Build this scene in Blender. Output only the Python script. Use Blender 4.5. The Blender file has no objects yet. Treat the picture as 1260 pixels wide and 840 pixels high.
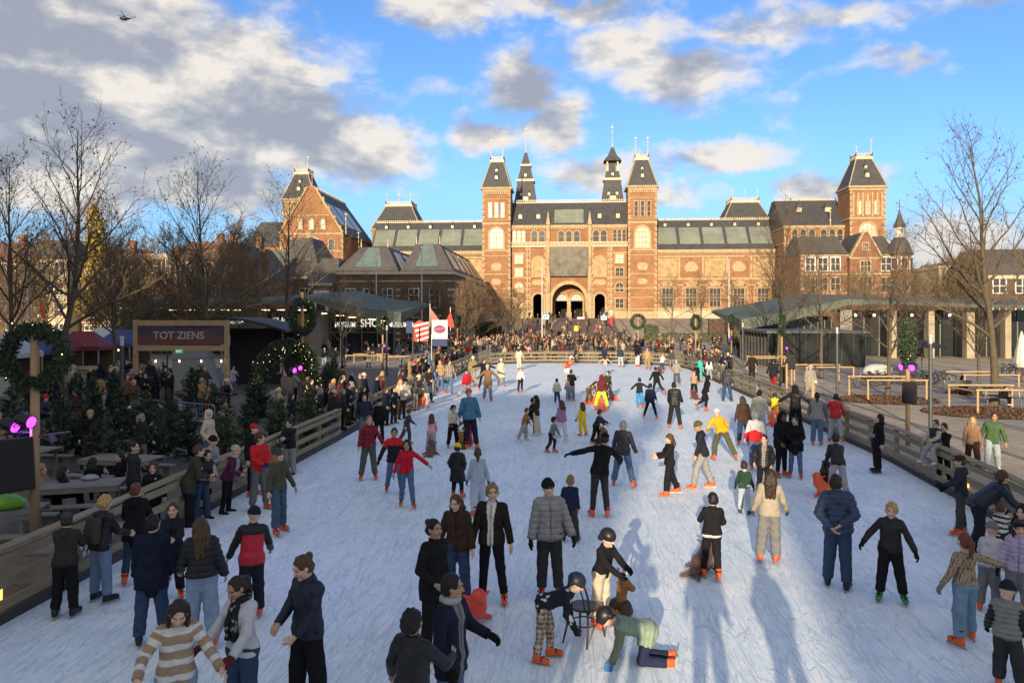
import bpy, bmesh, math, random
import numpy as np
from mathutils import Vector, Matrix, Euler
SC = bpy.context.scene
COL = SC.collection
PI = math.pi
R = math.radians
# ------------------------------------------------------------------ camera
H = 4.5                     # eye height above the ice
F = 930.0                   # focal length in photo pixels (1260 wide)
HZ = 387.0                  # horizon row
YAW = math.atan(70 / 930)
CA, SA = math.cos(YAW), math.sin(YAW)
cam_d = bpy.data.cameras.new('camera')
cam = bpy.data.objects.new('camera', cam_d)
COL.objects.link(cam)
cam_d.sensor_width = 36
cam_d.lens = F / 1260 * 36
cam_d.shift_y = -(420 - HZ) / 1260
cam_d.clip_start = 0.1
cam_d.clip_end = 6000
cam.location = (0, 0, H)
cam.rotation_euler = (R(90), 0, YAW)
SC.camera = cam
# ------------------------------------------------------------------ sun, sky
SUN_EL = R(13.5)
SUN_AZ = R(9)               # the light travels towards +y, and this much to +x
sd = bpy.data.lights.new('sun', 'SUN')
sun = bpy.data.objects.new('sun', sd)
COL.objects.link(sun)
sd.energy = 3.35
sd.angle = R(0.5)
sd.color = (1.0, 0.8, 0.55)
ldir = Vector((math.sin(SUN_AZ) * math.cos(SUN_EL), math.cos(SUN_AZ) * math.cos(SUN_EL), -math.sin(SUN_EL)))
sun.rotation_euler = ldir.to_track_quat('-Z', 'Y').to_euler()
SC.view_settings.view_transform = 'Standard'
SC.view_settings.look = 'None'
SC.view_settings.exposure = 1.08
SC.view_settings.gamma = 1
SC.view_settings.use_curve_mapping = False
SC.cycles.max_bounces = 6
SC.cycles.diffuse_bounces = 3
SC.cycles.glossy_bounces = 2
SC.cycles.transparent_max_bounces = 8
class NT:
 """Short-hand for node trees."""
 def __init__(s, tree):
  s.t = tree
  s.t.nodes.clear()
 def n(s, typ, _props=None, **ins):
  nd = s.t.nodes.new(typ)
  for k, v in (_props or {}).items():
   setattr(nd, k, v)
  for k, v in ins.items():
   key = int(k[1:]) if k[0] == 'i' and k[1:].isdigit() else k.replace('_', ' ')
   s.put(nd.inputs[key], v)
  return nd
 def put(s, sock, v):
  if isinstance(v, bpy.types.NodeSocket):
   s.t.links.new(v, sock)
  elif isinstance(v, bpy.types.Node):
   s.t.links.new(v.outputs[0], sock)
  elif v is not None:
   if isinstance(v, (tuple, list)) and len(v) == 3 and sock.type == 'RGBA':
    v = (*v, 1)
   sock.default_value = v
 def m(s, op, a, b=None, c=None, clamp=False):
  nd = s.t.nodes.new('ShaderNodeMath')
  nd.operation = op
  nd.use_clamp = clamp
  for i, v in enumerate((a, b, c)):
   if v is not None:
    s.put(nd.inputs[i], v)
  return nd.outputs[0]
 def vm(s, op, a, b=None, out=0):
  nd = s.t.nodes.new('ShaderNodeVectorMath')
  nd.operation = op
  s.put(nd.inputs[0], a)
  if b is not None:
   s.put(nd.inputs[3 if op == 'SCALE' else 1], b)
  return nd.outputs[out]
 def mix(s, f, a, b, mode='MIX'):
  nd = s.t.nodes.new('ShaderNodeMix')
  nd.data_type = 'RGBA'
  nd.blend_type = mode
  s.put(nd.inputs[0], f)
  s.put(nd.inputs[6], a)
  s.put(nd.inputs[7], b)
  return nd.outputs[2]
 def ramp(s, f, stops, interp='LINEAR'):
  nd = s.t.nodes.new('ShaderNodeValToRGB')
  cr = nd.color_ramp
  cr.interpolation = interp
  while len(cr.elements) < len(stops):
   cr.elements.new(0.5)
  for e, (p, c) in zip(cr.elements, stops):
   e.position = p
   e.color = (c, c, c, 1) if isinstance(c, (int, float)) else (*c, 1)
  s.put(nd.inputs[0], f)
  return nd.outputs[0]
 def rng(s, v, a, b, c=0.0, d=1.0, smooth=True):
  nd = s.t.nodes.new('ShaderNodeMapRange')
  nd.interpolation_type = 'SMOOTHSTEP' if smooth else 'LINEAR'
  for i, x in enumerate((v, a, b, c, d)):
   s.put(nd.inputs[i], x)
  return nd.outputs[0]
 def noise(s, vec, scale, detail=4, rough=0.55, dist=0.0, out=0):
  nd = s.t.nodes.new('ShaderNodeTexNoise')
  s.put(nd.inputs['Vector'], vec)
  nd.inputs['Scale'].default_value = scale
  nd.inputs['Detail'].default_value = detail
  nd.inputs['Roughness'].default_value = rough
  nd.inputs['Distortion'].default_value = dist
  return nd.outputs[out]
def pxdir(px, py):
 """World direction through a photo pixel (used for clouds far away and for measuring)."""
 u, v = (px - 630) / F, (HZ - py) / F
 return Vector((-SA + u * CA, CA + u * SA, v)).normalized()
CLOUDS = [
 (60, 90, 270, 135, 1.2), (240, 135, 190, 92, 1.15), (400, 185, 125, 55, .95), (120, 195, 250, 60, 1.05), (330, 60, 90, 45, .6),
 (640, 105, 62, 48, .75), (600, 160, 55, 30, .7), (680, 150, 58, 42, .8), (530, 95, 48, 32, .35),
 (770, 55, 95, 46, .75), (850, 95, 90, 48, .8), (910, 50, 110, 36, .55), (560, 10, 110, 26, .65), (700, 8, 120, 22, .7), (1110, 80, 72, 28, .52),
 (1000, 20, 150, 28, .5), (1150, 10, 130, 22, .45),
 (880, 195, 78, 30, .8), (740, 215, 90, 30, .7), (830, 240, 90, 22, .55), (1000, 225, 62, 22, .62), (1085, 215, 45, 17, .4), (800, 215, 50, 28, .4),
 (1160, 300, 110, 45, .6), (1240, 215, 40, 20, .3), (580, 262, 40, 12, .3), (960, 130, 60, 20, .35), (1000, 110, 40, 14, .2),
]
world = bpy.data.worlds.new('World')
SC.world = world
world.use_nodes = True
def build_world():
 t = NT(world.node_tree)
 tc = t.n('ShaderNodeTexCoord').outputs['Generated']
 sky = t.n('ShaderNodeTexSky', dict(sky_type='NISHITA', sun_disc=False, sun_elevation=SUN_EL, sun_rotation=math.atan2(-ldir.x, -ldir.y), altitude=10, air_density=1.0, dust_density=0.35, ozone_density=2.5))
 skyc = sky.outputs[0]
 sep = t.n('ShaderNodeSeparateXYZ', Vector=tc)
 def field(vec, full=True):
  """cloud density in direction vec"""
  w = t.noise(vec, 9.0, 5, 0.6, 0.0, 1)
  wv = t.vm('SCALE', t.vm('SUBTRACT', w, (0.5, 0.5, 0.5)), 0.09)
  v2 = t.vm('ADD', vec, wv)
  tot = None
  for (px, py, a, b, wt) in CLOUDS:
   d = pxdir(px, py)
   u = (px - 630) / F
   rx, ry = a / F * 1.05, b / F * 1.05
   dd = t.vm('SUBTRACT', v2, tuple(d))
   hx = Vector((d.y, -d.x, 0)).normalized()
   vx = hx.cross(d).normalized()
   p = t.m('DIVIDE', t.vm('DOT_PRODUCT', dd, tuple(hx), 1), rx)
   q = t.m('DIVIDE', t.vm('DOT_PRODUCT', dd, tuple(vx), 1), ry)
   r2 = t.m('ADD', t.m('MULTIPLY', p, p), t.m('MULTIPLY', q, q))
   e = t.m('MULTIPLY', t.m('EXPONENT', t.m('MULTIPLY', r2, -1.15)), wt)
   tot = e if tot is None else t.m('MAXIMUM', tot, e)
  return tot
 base = field(tc)
 sc = t.vm('MULTIPLY', tc, (1, 1, 1.9))
 n1 = t.noise(sc, 10.0, 7, 0.58, 0.2)
 n2 = t.noise(t.vm('ADD', sc, (-0.03, 0.0, 0.07)), 10.0, 4, 0.55, 0.2)
 n3 = t.noise(sc, 26.0, 5, 0.6, 0.3)
 back = t.rng(sep.outputs['Y'], 0.55, -0.1, 0.0, 1.0)  # unseen bright clouds behind the camera, added as neutral fill light
 n0 = t.noise(sc, 2.3, 4, 0.5)
 tot = t.m('ADD', base, t.m('MULTIPLY', t.rng(n0, 0.36, 0.5), back))
 dens = t.m('ADD', t.m('MULTIPLY', tot, 1.58), t.m('MULTIPLY', t.m('SUBTRACT', n1, 0.5), 1.7))
 dens = t.m('ADD', dens, t.m('MULTIPLY', t.m('SUBTRACT', n3, 0.5), 0.35))
 cover = t.rng(dens, 0.30, 1.0)
 grad = t.m('SUBTRACT', n1, n2)
 lit = t.m('ADD', t.m('MULTIPLY', grad, 4.2), t.rng(dens, 0.5, 1.9, 0.8, 0.12))
 lit = t.m('ADD', lit, t.m('MULTIPLY', t.m('SUBTRACT', n3, 0.5), 0.35), clamp=True)
 lit = t.m('MULTIPLY', lit, t.rng(sep.outputs['Z'], 0.03, 0.16, 0.8, 1.0))
 lit = t.m('MAXIMUM', lit, t.m('MULTIPLY', back, 0.62))
 cc = t.ramp(lit, [(0.0, (0.275, 0.29, 0.34)), (0.35, (0.36, 0.37, 0.40)), (0.65, (0.50, 0.485, 0.465)), (1.0, (0.68, 0.63, 0.565))])
 cc = t.mix(1.0, cc, (5.4, 5.4, 5.4), 'MULTIPLY')
 skyb = t.mix(1.0, skyc, (0.49, 0.655, 0.90), 'MULTIPLY')
 pale = t.rng(sep.outputs['Z'], 0.0, 0.22, 0.92, 0.0)
 skyb = t.mix(pale, skyb, (1.2, 2.25, 3.4))
 above = t.rng(sep.outputs['Z'], -0.01, 0.02)
 fac = t.m('MULTIPLY', t.m('MULTIPLY', cover, 0.95), above)
 colr = t.mix(fac, skyb, cc)
 bg = t.n('ShaderNodeBackground', Color=colr, Strength=0.12)
 t.n('ShaderNodeOutputWorld', Surface=bg)
build_world()
world.cycles.sampling_method = 'MANUAL'
world.cycles.sample_map_resolution = 256
# ------------------------------------------------------------------ measuring: photo pixel -> place
def G(px, py, z=0.0):
 d = (H - z) * F / (py - HZ)
 u = (px - 630) / F
 return Vector((d * (-SA + u * CA), d * (CA + u * SA), z))
def W(px, py, d):
 u = (px - 630) / F
 return Vector((d * (-SA + u * CA), d * (CA + u * SA), H + (HZ - py) / F * d))
def PY(px, py, y):
 """point on the plane of that world y"""
 u = (px - 630) / F
 return W(px, py, y / (CA + u * SA))
def PX(px, py, x):
 """point on the plane of that world x"""
 u = (px - 630) / F
 return W(px, py, x / (-SA + u * CA))
# ------------------------------------------------------------------ mesh building
class MB:
 def __init__(s):
  s.v, s.f, s.mi = [], [], []
  s.cur = 0
 def add(s, vs, fs):
  o = len(s.v)
  s.v.extend([tuple(p) for p in vs])
  s.f.extend([tuple(i + o for i in f) for f in fs])
  s.mi.extend([s.cur] * len(fs))
  return s
 def box(s, x0, x1, y0, y1, z0, z1, bev=0.0):
  if bev <= 0:
   vs = [(x, y, z) for z in (z0, z1) for y in (y0, y1) for x in (x0, x1)]
   return s.add(vs, [(0, 2, 3, 1), (4, 5, 7, 6), (0, 1, 5, 4), (2, 6, 7, 3), (0, 4, 6, 2), (1, 3, 7, 5)])
  return s.obox(((x0 + x1) / 2, (y0 + y1) / 2, (z0 + z1) / 2), ((x1 - x0) / 2, (y1 - y0) / 2, (z1 - z0) / 2), Matrix.Identity(3), bev)
 def obox(s, c, h, m=None, bev=0.0):
  """box of half sizes h at c, turned by the 3x3 matrix m, optional chamfer"""
  m = m or Matrix.Identity(3)
  c = Vector(c)
  if bev <= 0:
   vs = [c + m @ Vector((x * h[0], y * h[1], z * h[2])) for z in (-1, 1) for y in (-1, 1) for x in (-1, 1)]
   return s.add(vs, [(0, 2, 3, 1), (4, 5, 7, 6), (0, 1, 5, 4), (2, 6, 7, 3), (0, 4, 6, 2), (1, 3, 7, 5)])
  b = min(bev, min(h) * 0.9)
  vs, idx = [], {}
  for sx in (-1, 1):
   for sy in (-1, 1):
    for sz in (-1, 1):
     for ax in range(3):
      p = [sx * (h[0] - b), sy * (h[1] - b), sz * (h[2] - b)]
      p[ax] += (sx, sy, sz)[ax] * b
      idx[(sx, sy, sz, ax)] = len(vs)
      vs.append(c + m @ Vector(p))
  fs = []
  S = (-1, 1)
  for ax in range(3):
   o = [a for a in range(3) if a != ax]
   for sg in S:
    q = []
    for (a, b2) in ((-1, -1), (1, -1), (1, 1), (-1, 1)):
     k = [0, 0, 0]
     k[ax], k[o[0]], k[o[1]] = sg, a, b2
     q.append(idx[(*k, ax)])
    flip = (sg > 0) != (ax != 1)
    fs.append(tuple(q if not flip else q[::-1]))
   for a in S:
    for b2 in S:
     k0, k1 = [0] * 3, [0] * 3
     k0[ax], k1[ax] = -1, 1
     k0[o[0]] = k1[o[0]] = a
     k0[o[1]] = k1[o[1]] = b2
     fs.append((idx[(*k0, o[0])], idx[(*k1, o[0])], idx[(*k1, o[1])], idx[(*k0, o[1])]))
  for sx in S:
   for sy in S:
    for sz in S:
     fs.append(tuple(idx[(sx, sy, sz, a)] for a in range(3)))
  return s.add(vs, fs)
 def beam(s, a, b, w, t, bev=0.0, up=(0, 0, 1)):
  """a bar from a to b, w wide (sideways), t thick (along up)"""
  a, b = Vector(a), Vector(b)
  d = (b - a)
  L = d.length
  d.normalize()
  u = Vector(up)
  x = d.cross(u)
  if x.length < 1e-4:
   x = d.cross(Vector((1, 0, 0)))
  x.normalize()
  u = x.cross(d)
  m = Matrix((x, d, u)).transposed()
  return s.obox((a + b) / 2, (w / 2, L / 2, t / 2), m, bev)
 def tube(s, pts, rad, n=8, cap=True, closed=False):
  pts = [Vector(p) for p in pts]
  k = len(pts)
  if not isinstance(rad, (list, tuple)):
   rad = [rad] * k
  vs, fs = [], []
  prev = None
  for i, p in enumerate(pts):
   if closed:
    d = pts[(i + 1) % k] - pts[i - 1]
   else:
    d = pts[min(i + 1, k - 1)] - pts[max(i - 1, 0)]
   if d.length < 1e-9:
    d = Vector((0, 0, 1))
   d.normalize()
   if prev is None:
    x = d.cross(Vector((0, 0, 1)))
    if x.length < 1e-3:
     x = d.cross(Vector((1, 0, 0)))
   else:
    x = prev - d * prev.dot(d)
   x.normalize()
   prev = x
   y = d.cross(x)
   for j in range(n):
    a = 2 * PI * j / n
    vs.append(p + (x * math.cos(a) + y * math.sin(a)) * rad[i])
  m = k if closed else k - 1
  for i in range(m):
   for j in range(n):
    a, b = i * n + j, i * n + (j + 1) % n
    c, d2 = ((i + 1) % k) * n + (j + 1) % n, ((i + 1) % k) * n + j
    fs.append((a, b, c, d2))
  if cap and not closed:
   fs.append(tuple(range(n - 1, -1, -1)))
   fs.append(tuple((k - 1) * n + j for j in range(n)))
  return s.add(vs, fs)
 def lathe(s, c, prof, n=16, m=None):
  """profile [(r, z)] turned about the z axis of c"""
  c = Vector(c)
  m = m or Matrix.Identity(3)
  vs, fs = [], []
  for (r, z) in prof:
   for j in range(n):
    a = 2 * PI * j / n
    vs.append(c + m @ Vector((r * math.cos(a), r * math.sin(a), z)))
  for i in range(len(prof) - 1):
   for j in range(n):
    fs.append((i * n + j, i * n + (j + 1) % n, (i + 1) * n + (j + 1) % n, (i + 1) * n + j))
  fs.append(tuple(range(n - 1, -1, -1)))
  fs.append(tuple((len(prof) - 1) * n + j for j in range(n)))
  return s.add(vs, fs)
 def prism(s, poly, y0, y1):
  """a polygon [(x, z)] drawn out along y"""
  k = len(poly)
  vs = [(x, y0, z) for x, z in poly] + [(x, y1, z) for x, z in poly]
  fs = [tuple(range(k - 1, -1, -1)), tuple(range(k, 2 * k))]
  for i in range(k):
   j = (i + 1) % k
   fs.append((i, j, k + j, k + i))
  return s.add(vs, fs)
 def prismz(s, poly, z0, z1):
  k = len(poly)
  vs = [(x, y, z0) for x, y in poly] + [(x, y, z1) for x, y in poly]
  fs = [tuple(range(k - 1, -1, -1)), tuple(range(k, 2 * k))]
  for i in range(k):
   j = (i + 1) % k
   fs.append((i, j, k + j, k + i))
  return s.add(vs, fs)
 def frustum(s, c, h0, h1, z0, z1):
  """rectangular frustum: half sizes h0 at z0 to h1 at z1"""
  vs = [(c[0] + a * h[0], c[1] + b * h[1], z) for h, z in ((h0, z0), (h1, z1)) for a, b in ((-1, -1), (1, -1), (1, 1), (-1, 1))]
  return s.add(vs, [(3, 2, 1, 0), (4, 5, 6, 7)] + [(i, (i + 1) % 4, 4 + (i + 1) % 4, 4 + i) for i in range(4)])
 def build(s, name, mat, parent=None, smooth=False, fix=True, **tags):
  me = bpy.data.meshes.new(name)
  me.from_pydata(s.v, [], s.f)
  mats = mat if isinstance(mat, (list, tuple)) else [mat]
  for m_ in mats:
   me.materials.append(m_)
  if len(mats) > 1:
   me.polygons.foreach_set('material_index', s.mi)
  if fix:
   bm = bmesh.new()
   bm.from_mesh(me)
   bmesh.ops.recalc_face_normals(bm, faces=bm.faces)
   bm.to_mesh(me)
   bm.free()
  if smooth:
   me.polygons.foreach_set('use_smooth', [True] * len(me.polygons))
  o = bpy.data.objects.new(name, me)
  COL.objects.link(o)
  if parent:
   o.parent = parent
  for k, v in tags.items():
   o[k] = v
  return o
def empty(name, loc=(0, 0, 0), rz=0.0, parent=None, **tags):
 o = bpy.data.objects.new(name, None)
 o.empty_display_size = 0.2
 COL.objects.link(o)
 o.location = loc
 o.rotation_euler = (0, 0, rz)
 if parent:
  o.parent = parent
 for k, v in tags.items():
  o[k] = v
 return o
KIDS = {}
def copy_tree(o, parent=None, mats=None):
 c = o.copy()
 COL.objects.link(c)
 if parent:
  c.parent = parent
 for ch in list(o.children):
  copy_tree(ch, c)
 return c
def rz(a):
 return Matrix.Rotation(a, 3, 'Z')
# ------------------------------------------------------------------ materials
MATS = {}
def pmat(name, col, rough=0.7, var=0.25, scale=6.0, bump=0.0, bscale=30.0, metal=0.0, spec=0.4, col2=None, obj=True, emit=None, trans=0.0):
 """principled material: base colour with two scales of noise variation and optional bump"""
 if name in MATS:
  return MATS[name]
 m = bpy.data.materials.new(name)
 m.use_nodes = True
 t = NT(m.node_tree)
 tc = t.n('ShaderNodeTexCoord').outputs['Object' if obj else 'Generated']
 n = t.noise(tc, scale, 5, 0.6)
 n2 = t.noise(tc, scale * 7.3, 3, 0.6)
 f = t.m('ADD', t.m('MULTIPLY', n, 0.7), t.m('MULTIPLY', n2, 0.3))
 lo = tuple(c * (1 - var) for c in col)
 hi = tuple(min(1.0, c * (1 + var)) for c in (col2 or col))
 c = t.ramp(f, [(0.3, lo), (0.7, hi)])
 kw = {}
 p = t.n('ShaderNodeBsdfPrincipled', Base_Color=c, Roughness=t.rng(n2, 0.3, 0.7, max(0.02, rough - 0.08), min(1, rough + 0.08)), Metallic=metal)
 p.inputs['Specular IOR Level'].default_value = spec
 if bump:
  b = t.n('ShaderNodeBump', Strength=bump, Distance=0.02, Height=t.noise(tc, bscale, 4, 0.6))
  t.put(p.inputs['Normal'], b.outputs[0])
 if emit:
  t.put(p.inputs['Emission Color'], emit[0])
  p.inputs['Emission Strength'].default_value = emit[1]
 if trans:
  p.inputs['Transmission Weight'].default_value = trans
 t.n('ShaderNodeOutputMaterial', Surface=p)
 MATS[name] = m
 return m
def nodemat(name):
 m = bpy.data.materials.new(name)
 m.use_nodes = True
 MATS[name] = m
 return m, NT(m.node_tree)
def brickmat(name, c1, c2, mortar, scale=1.0, rough=0.85):
 if name in MATS:
  return MATS[name]
 m, t = nodemat(name)
 tc = t.n('ShaderNodeTexCoord').outputs['Object']
 geo = t.n('ShaderNodeNewGeometry').outputs['Normal']
 sx = t.n('ShaderNodeSeparateXYZ', Vector=tc)
 u = t.m('ADD', sx.outputs[0], sx.outputs[1])
 v = t.n('ShaderNodeCombineXYZ', X=u, Y=sx.outputs[2], Z=0.0)
 br = t.n('ShaderNodeTexBrick', Vector=v, Color1=c1, Color2=c2, Mortar=mortar, Scale=1.0, Mortar_Size=0.012)
 br.inputs['Brick Width'].default_value = 0.22 * scale
 br.inputs['Row Height'].default_value = 0.07 * scale
 n = t.noise(tc, 0.35, 6, 0.65)
 n2 = t.noise(tc, 3.0, 4, 0.6)
 c = t.mix(1.0, br.outputs[0], t.ramp(n, [(0.3, (0.7, 0.68, 0.66)), (0.7, (1.15, 1.12, 1.1))]), 'MULTIPLY')
 c = t.mix(1.0, c, t.ramp(n2, [(0.3, (0.8, 0.8, 0.8)), (0.7, (1.12, 1.1, 1.08))]), 'MULTIPLY')
 p = t.n('ShaderNodeBsdfPrincipled', Base_Color=c, Roughness=rough)
 p.inputs['Specular IOR Level'].default_value = 0.2
 t.n('ShaderNodeOutputMaterial', Surface=p)
 return m
# ------------------------------------------------------------------ the ground, the ice
RX0, RX1 = -8.15, 9.75          # the rink between its fences
RY1 = 70.0                      # far end
CORN = 7.0                      # rounded far corners
def ground_z(y):
 """the square is flat and climbs towards the museum passage"""
 if y < 112:
  return 0.0
 t = min(1.0, (y - 112) / 56.0)
 return 3.7 * t * t * (3 - 2 * t)
def rink_outline(off=0.0, y0=-6.0, n=10):
 pts = [(RX0 - off, y0), (8.2 + off, y0), (8.35 + off, 9), (8.7 + off, 12.5), (9.2 + off, 17), (RX1 + off, 24)]
 r = CORN
 for i in range(n + 1):
  a = i / n * PI / 2
  pts.append((RX1 - r + (r + off) * math.cos(a), RY1 - r + (r + off) * math.sin(a)))
 for i in range(n + 1):
  a = PI / 2 + i / n * PI / 2
  pts.append((RX0 + r + (r + off) * math.cos(a), RY1 - r + (r + off) * math.sin(a)))
 return pts
def ground_material():
 m, t = nodemat('ground_earth')
 tc = t.n('ShaderNodeTexCoord').outputs['Object']
 n = t.noise(tc, 0.15, 6, 0.6)
 n2 = t.noise(tc, 2.0, 5, 0.6)
 c = t.ramp(t.m('ADD', t.m('MULTIPLY', n, .5), t.m('MULTIPLY', n2, .5)), [(.35, (.11, .095, .08)), (.65, (.20, .175, .145))])
 t.n('ShaderNodeOutputMaterial', Surface=t.n('ShaderNodeBsdfPrincipled', Base_Color=c, Roughness=.9))
 return m
def paver_material(name, ca, cb, band):
 m, t = nodemat(name)
 tc = t.n('ShaderNodeTexCoord').outputs['Object']
 br = t.n('ShaderNodeTexBrick', Vector=tc, Color1=ca, Color2=cb, Mortar=(.07, .06, .05), Scale=1.0, Mortar_Size=.008)
 br.inputs['Brick Width'].default_value = .6
 br.inputs['Row Height'].default_value = .3
 sx = t.n('ShaderNodeSeparateXYZ', Vector=tc)
 md = t.m('ABSOLUTE', t.m('SUBTRACT', t.m('MODULO', t.m('ADD', sx.outputs[0], 200), 3.6), 1.8))
 isb = t.m('LESS_THAN', md, .16)
 n = t.noise(tc, .5, 6, .65)
 n2 = t.noise(tc, 9, 4, .7)
 c = t.mix(t.m('MULTIPLY', isb, band), br.outputs[0], (.06, .055, .05))
 c = t.mix(1, c, t.ramp(n, [(.3, (.72, .72, .72)), (.7, (1.15, 1.13, 1.1))]), 'MULTIPLY')
 c = t.mix(1, c, t.ramp(n2, [(.3, (.75, .75, .75)), (.7, (1.15, 1.15, 1.15))]), 'MULTIPLY')
 b = t.n('ShaderNodeBump', Strength=.4, Distance=.01, Height=n2)
 p = t.n('ShaderNodeBsdfPrincipled', Base_Color=c, Roughness=.85, Normal=b.outputs[0])
 t.n('ShaderNodeOutputMaterial', Surface=p)
 return m
def ice_material():
 m, t = nodemat('skated_ice')
 tc = t.n('ShaderNodeTexCoord').outputs['Object']
 def lines(scale, rot, stretch, wob, width, seed):
  mp = t.n('ShaderNodeMapping', Vector=tc)
  mp.inputs['Rotation'].default_value = (0, 0, rot)
  mp.inputs['Scale'].default_value = (1, stretch, 1)
  mp.inputs['Location'].default_value = (seed * 3.7, seed * 1.9, seed)
  w = t.noise(mp.outputs[0], scale * .35, 2, .5, 0, 1)
  v = t.vm('ADD', mp.outputs[0], t.vm('SCALE', t.vm('SUBTRACT', w, (.5, .5, .5)), wob))
  vo = t.n('ShaderNodeTexVoronoi', dict(feature='DISTANCE_TO_EDGE', voronoi_dimensions='2D'), Vector=v, Scale=scale)
  vo.inputs['Randomness'].default_value = 1
  gate = t.rng(t.noise(mp.outputs[0], scale * 1.1, 2, .5), .42, .6)
  return t.m('MULTIPLY', t.rng(vo.outputs[0], 0.0, width, 1.0, 0.0), gate)
 def arcs(scale, rot, stretch, width, seed, lv=.5):
  mp = t.n('ShaderNodeMapping', Vector=tc)
  mp.inputs['Rotation'].default_value = (0, 0, rot)
  mp.inputs['Scale'].default_value = (1, stretch, 1)
  mp.inputs['Location'].default_value = (seed * 3.7, seed * 1.9, seed)
  n = t.noise(mp.outputs[0], scale, 1, .25, .05)
  gate = t.rng(t.noise(mp.outputs[0], scale * 1.7, 2, .5), .44, .6)
  return t.m('MULTIPLY', t.rng(t.m('ABSOLUTE', t.m('SUBTRACT', n, lv)), 0.0, width, 1.0, 0.0), gate)
 dark = None
 for k, (s, r, st, wd) in enumerate(((2.4, .3, .12, .008), (3.0, 1.25, .11, .009), (2.6, 2.2, .13, .008), (4.4, .85, .11, .012), (5.0, 2.75, .11, .012), (3.8, 1.75, .13, .010), (4.6, 1.5, .1, .011), (1.2, .1, .1, .005), (1.0, 1.9, .16, .004))):
  for lv in (.46, .56):
   l = arcs(s, r + (lv - .5), st, wd, k + lv * 9, lv)
   dark = l if dark is None else t.m('MAXIMUM', dark, l)
 lite = None
 for k, (s, r, st, wd) in enumerate(((2.6, .6, .15, .02), (3.4, 1.9, .15, .025), (3.0, 2.9, .17, .022), (6.0, 1.2, .2, .04), (5.4, .2, .2, .04))):
  for lv in (.45, .55):
   l = arcs(s, r - (lv - .5), st, wd, 20 + k + lv * 9, lv)
   lite = l if lite is None else t.m('MAXIMUM', lite, l)
 vein = t.m('MULTIPLY', lines(2.2, .7, .3, .7, .03, 2), .6)
 dark = t.m('MAXIMUM', dark, vein)
 big = t.noise(tc, .22, 5, .6)
 mid = t.noise(tc, 1.6, 6, .65)
 fine = t.noise(tc, 22, 4, .7)
 c = t.ramp(t.m('ADD', t.m('MULTIPLY', big, .55), t.m('MULTIPLY', mid, .45)), [(.33, (.57, .70, .80)), (.5, (.71, .82, .89)), (.68, (.87, .92, .95))])
 c = t.mix(1, c, t.ramp(fine, [(.3, (.88, .89, .9)), (.7, (1.1, 1.09, 1.08))]), 'MULTIPLY')
 c = t.mix(t.m('MULTIPLY', lite, .6), c, (.93, .93, .93))
 c = t.mix(t.m('MULTIPLY', dark, .52), c, (.33, .42, .52))
 hgt = t.m('SUBTRACT', t.m('ADD', t.m('MULTIPLY', lite, .5), t.m('MULTIPLY', fine, .35)), t.m('MULTIPLY', dark, .8))
 b = t.n('ShaderNodeBump', Strength=.5, Distance=.008, Height=hgt)
 p = t.n('ShaderNodeBsdfPrincipled', Base_Color=c, Roughness=t.rng(mid, .3, .7, .42, .7), Normal=b.outputs[0])
 p.inputs['Specular IOR Level'].default_value = .3
 t.n('ShaderNodeOutputMaterial', Surface=p)
 return m
def build_ground():
 mb = MB()
 ys = [-260, -60, 0, 60, 112] + [112 + i * 4 for i in range(1, 15)] + [172, 230, 3000]
 xs = [-3000, -300, -60, -15, 0, 15, 60, 300, 3000]
 vs = [(x, y, ground_z(y) - .02) for y in ys for x in xs]
 n = len(xs)
 fs = [(j * n + i, j * n + i + 1, (j + 1) * n + i + 1, (j + 1) * n + i) for j in range(len(ys) - 1) for i in range(n - 1)]
 mb.add(vs, fs).build('ground', ground_material(), kind='structure')
 pv = paver_material('plaza_pavers', (.36, .30, .225), (.44, .37, .28), .6)
 mb = MB()
 ys = [-30, 0, 60, 112] + [112 + i * 4 for i in range(1, 15)]
 xs = [-70, 0, 75]
 vs = [(x, y, ground_z(y) - .008) for y in ys for x in xs]
 fs = [(j * 3 + i, j * 3 + i + 1, (j + 1) * 3 + i + 1, (j + 1) * 3 + i) for j in range(len(ys) - 1) for i in range(2)]
 mb.add(vs, fs).build('plaza_pavement', pv, kind='structure')
 rb = paver_material('passage_pavers', (.165, .115, .095), (.20, .145, .12), 0.0)
 mb = MB()
 ys = [90, 112] + [112 + i * 4 for i in range(1, 15)] + [190]
 vs = [(x, y, ground_z(y) + .004) for y in ys for x in (-9, 9)]
 fs = [(2 * j, 2 * j + 1, 2 * j + 3, 2 * j + 2) for j in range(len(ys) - 1)]
 mb.add(vs, fs).build('passage_road', rb, kind='structure')
 mb = MB()
 vs = [(x, y, .006) for y in (20, 92) for x in (17.5, 31)]
 mb.add(vs, [(0, 1, 3, 2)]).build('cafe_terrace', paver_material('terrace_pavers', (.27, .245, .22), (.33, .30, .27), .35), kind='structure')
 mb = MB()
 mb.add([(x, y, -.001) for y in (4, 62) for x in (-46, -8.9)], [(0, 1, 3, 2)]).build('market_shade_paving', paver_material('market_shade_pavers', (.13, .11, .095), (.17, .145, .12), .3), kind='structure')  # darker pavers paint the shade over the left market ground
 po = rink_outline()
 mb = MB()
 mb.prismz(po, -.004, .03)
 mb.build('ice', ice_material(), kind='structure')
 mb = MB()
 mb.prismz(rink_outline(.55), -.006, .012)
 mb.build('rink_liner', pmat('rink_liner_foil', (.045, .045, .05), .6), kind='structure')
build_ground()
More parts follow.
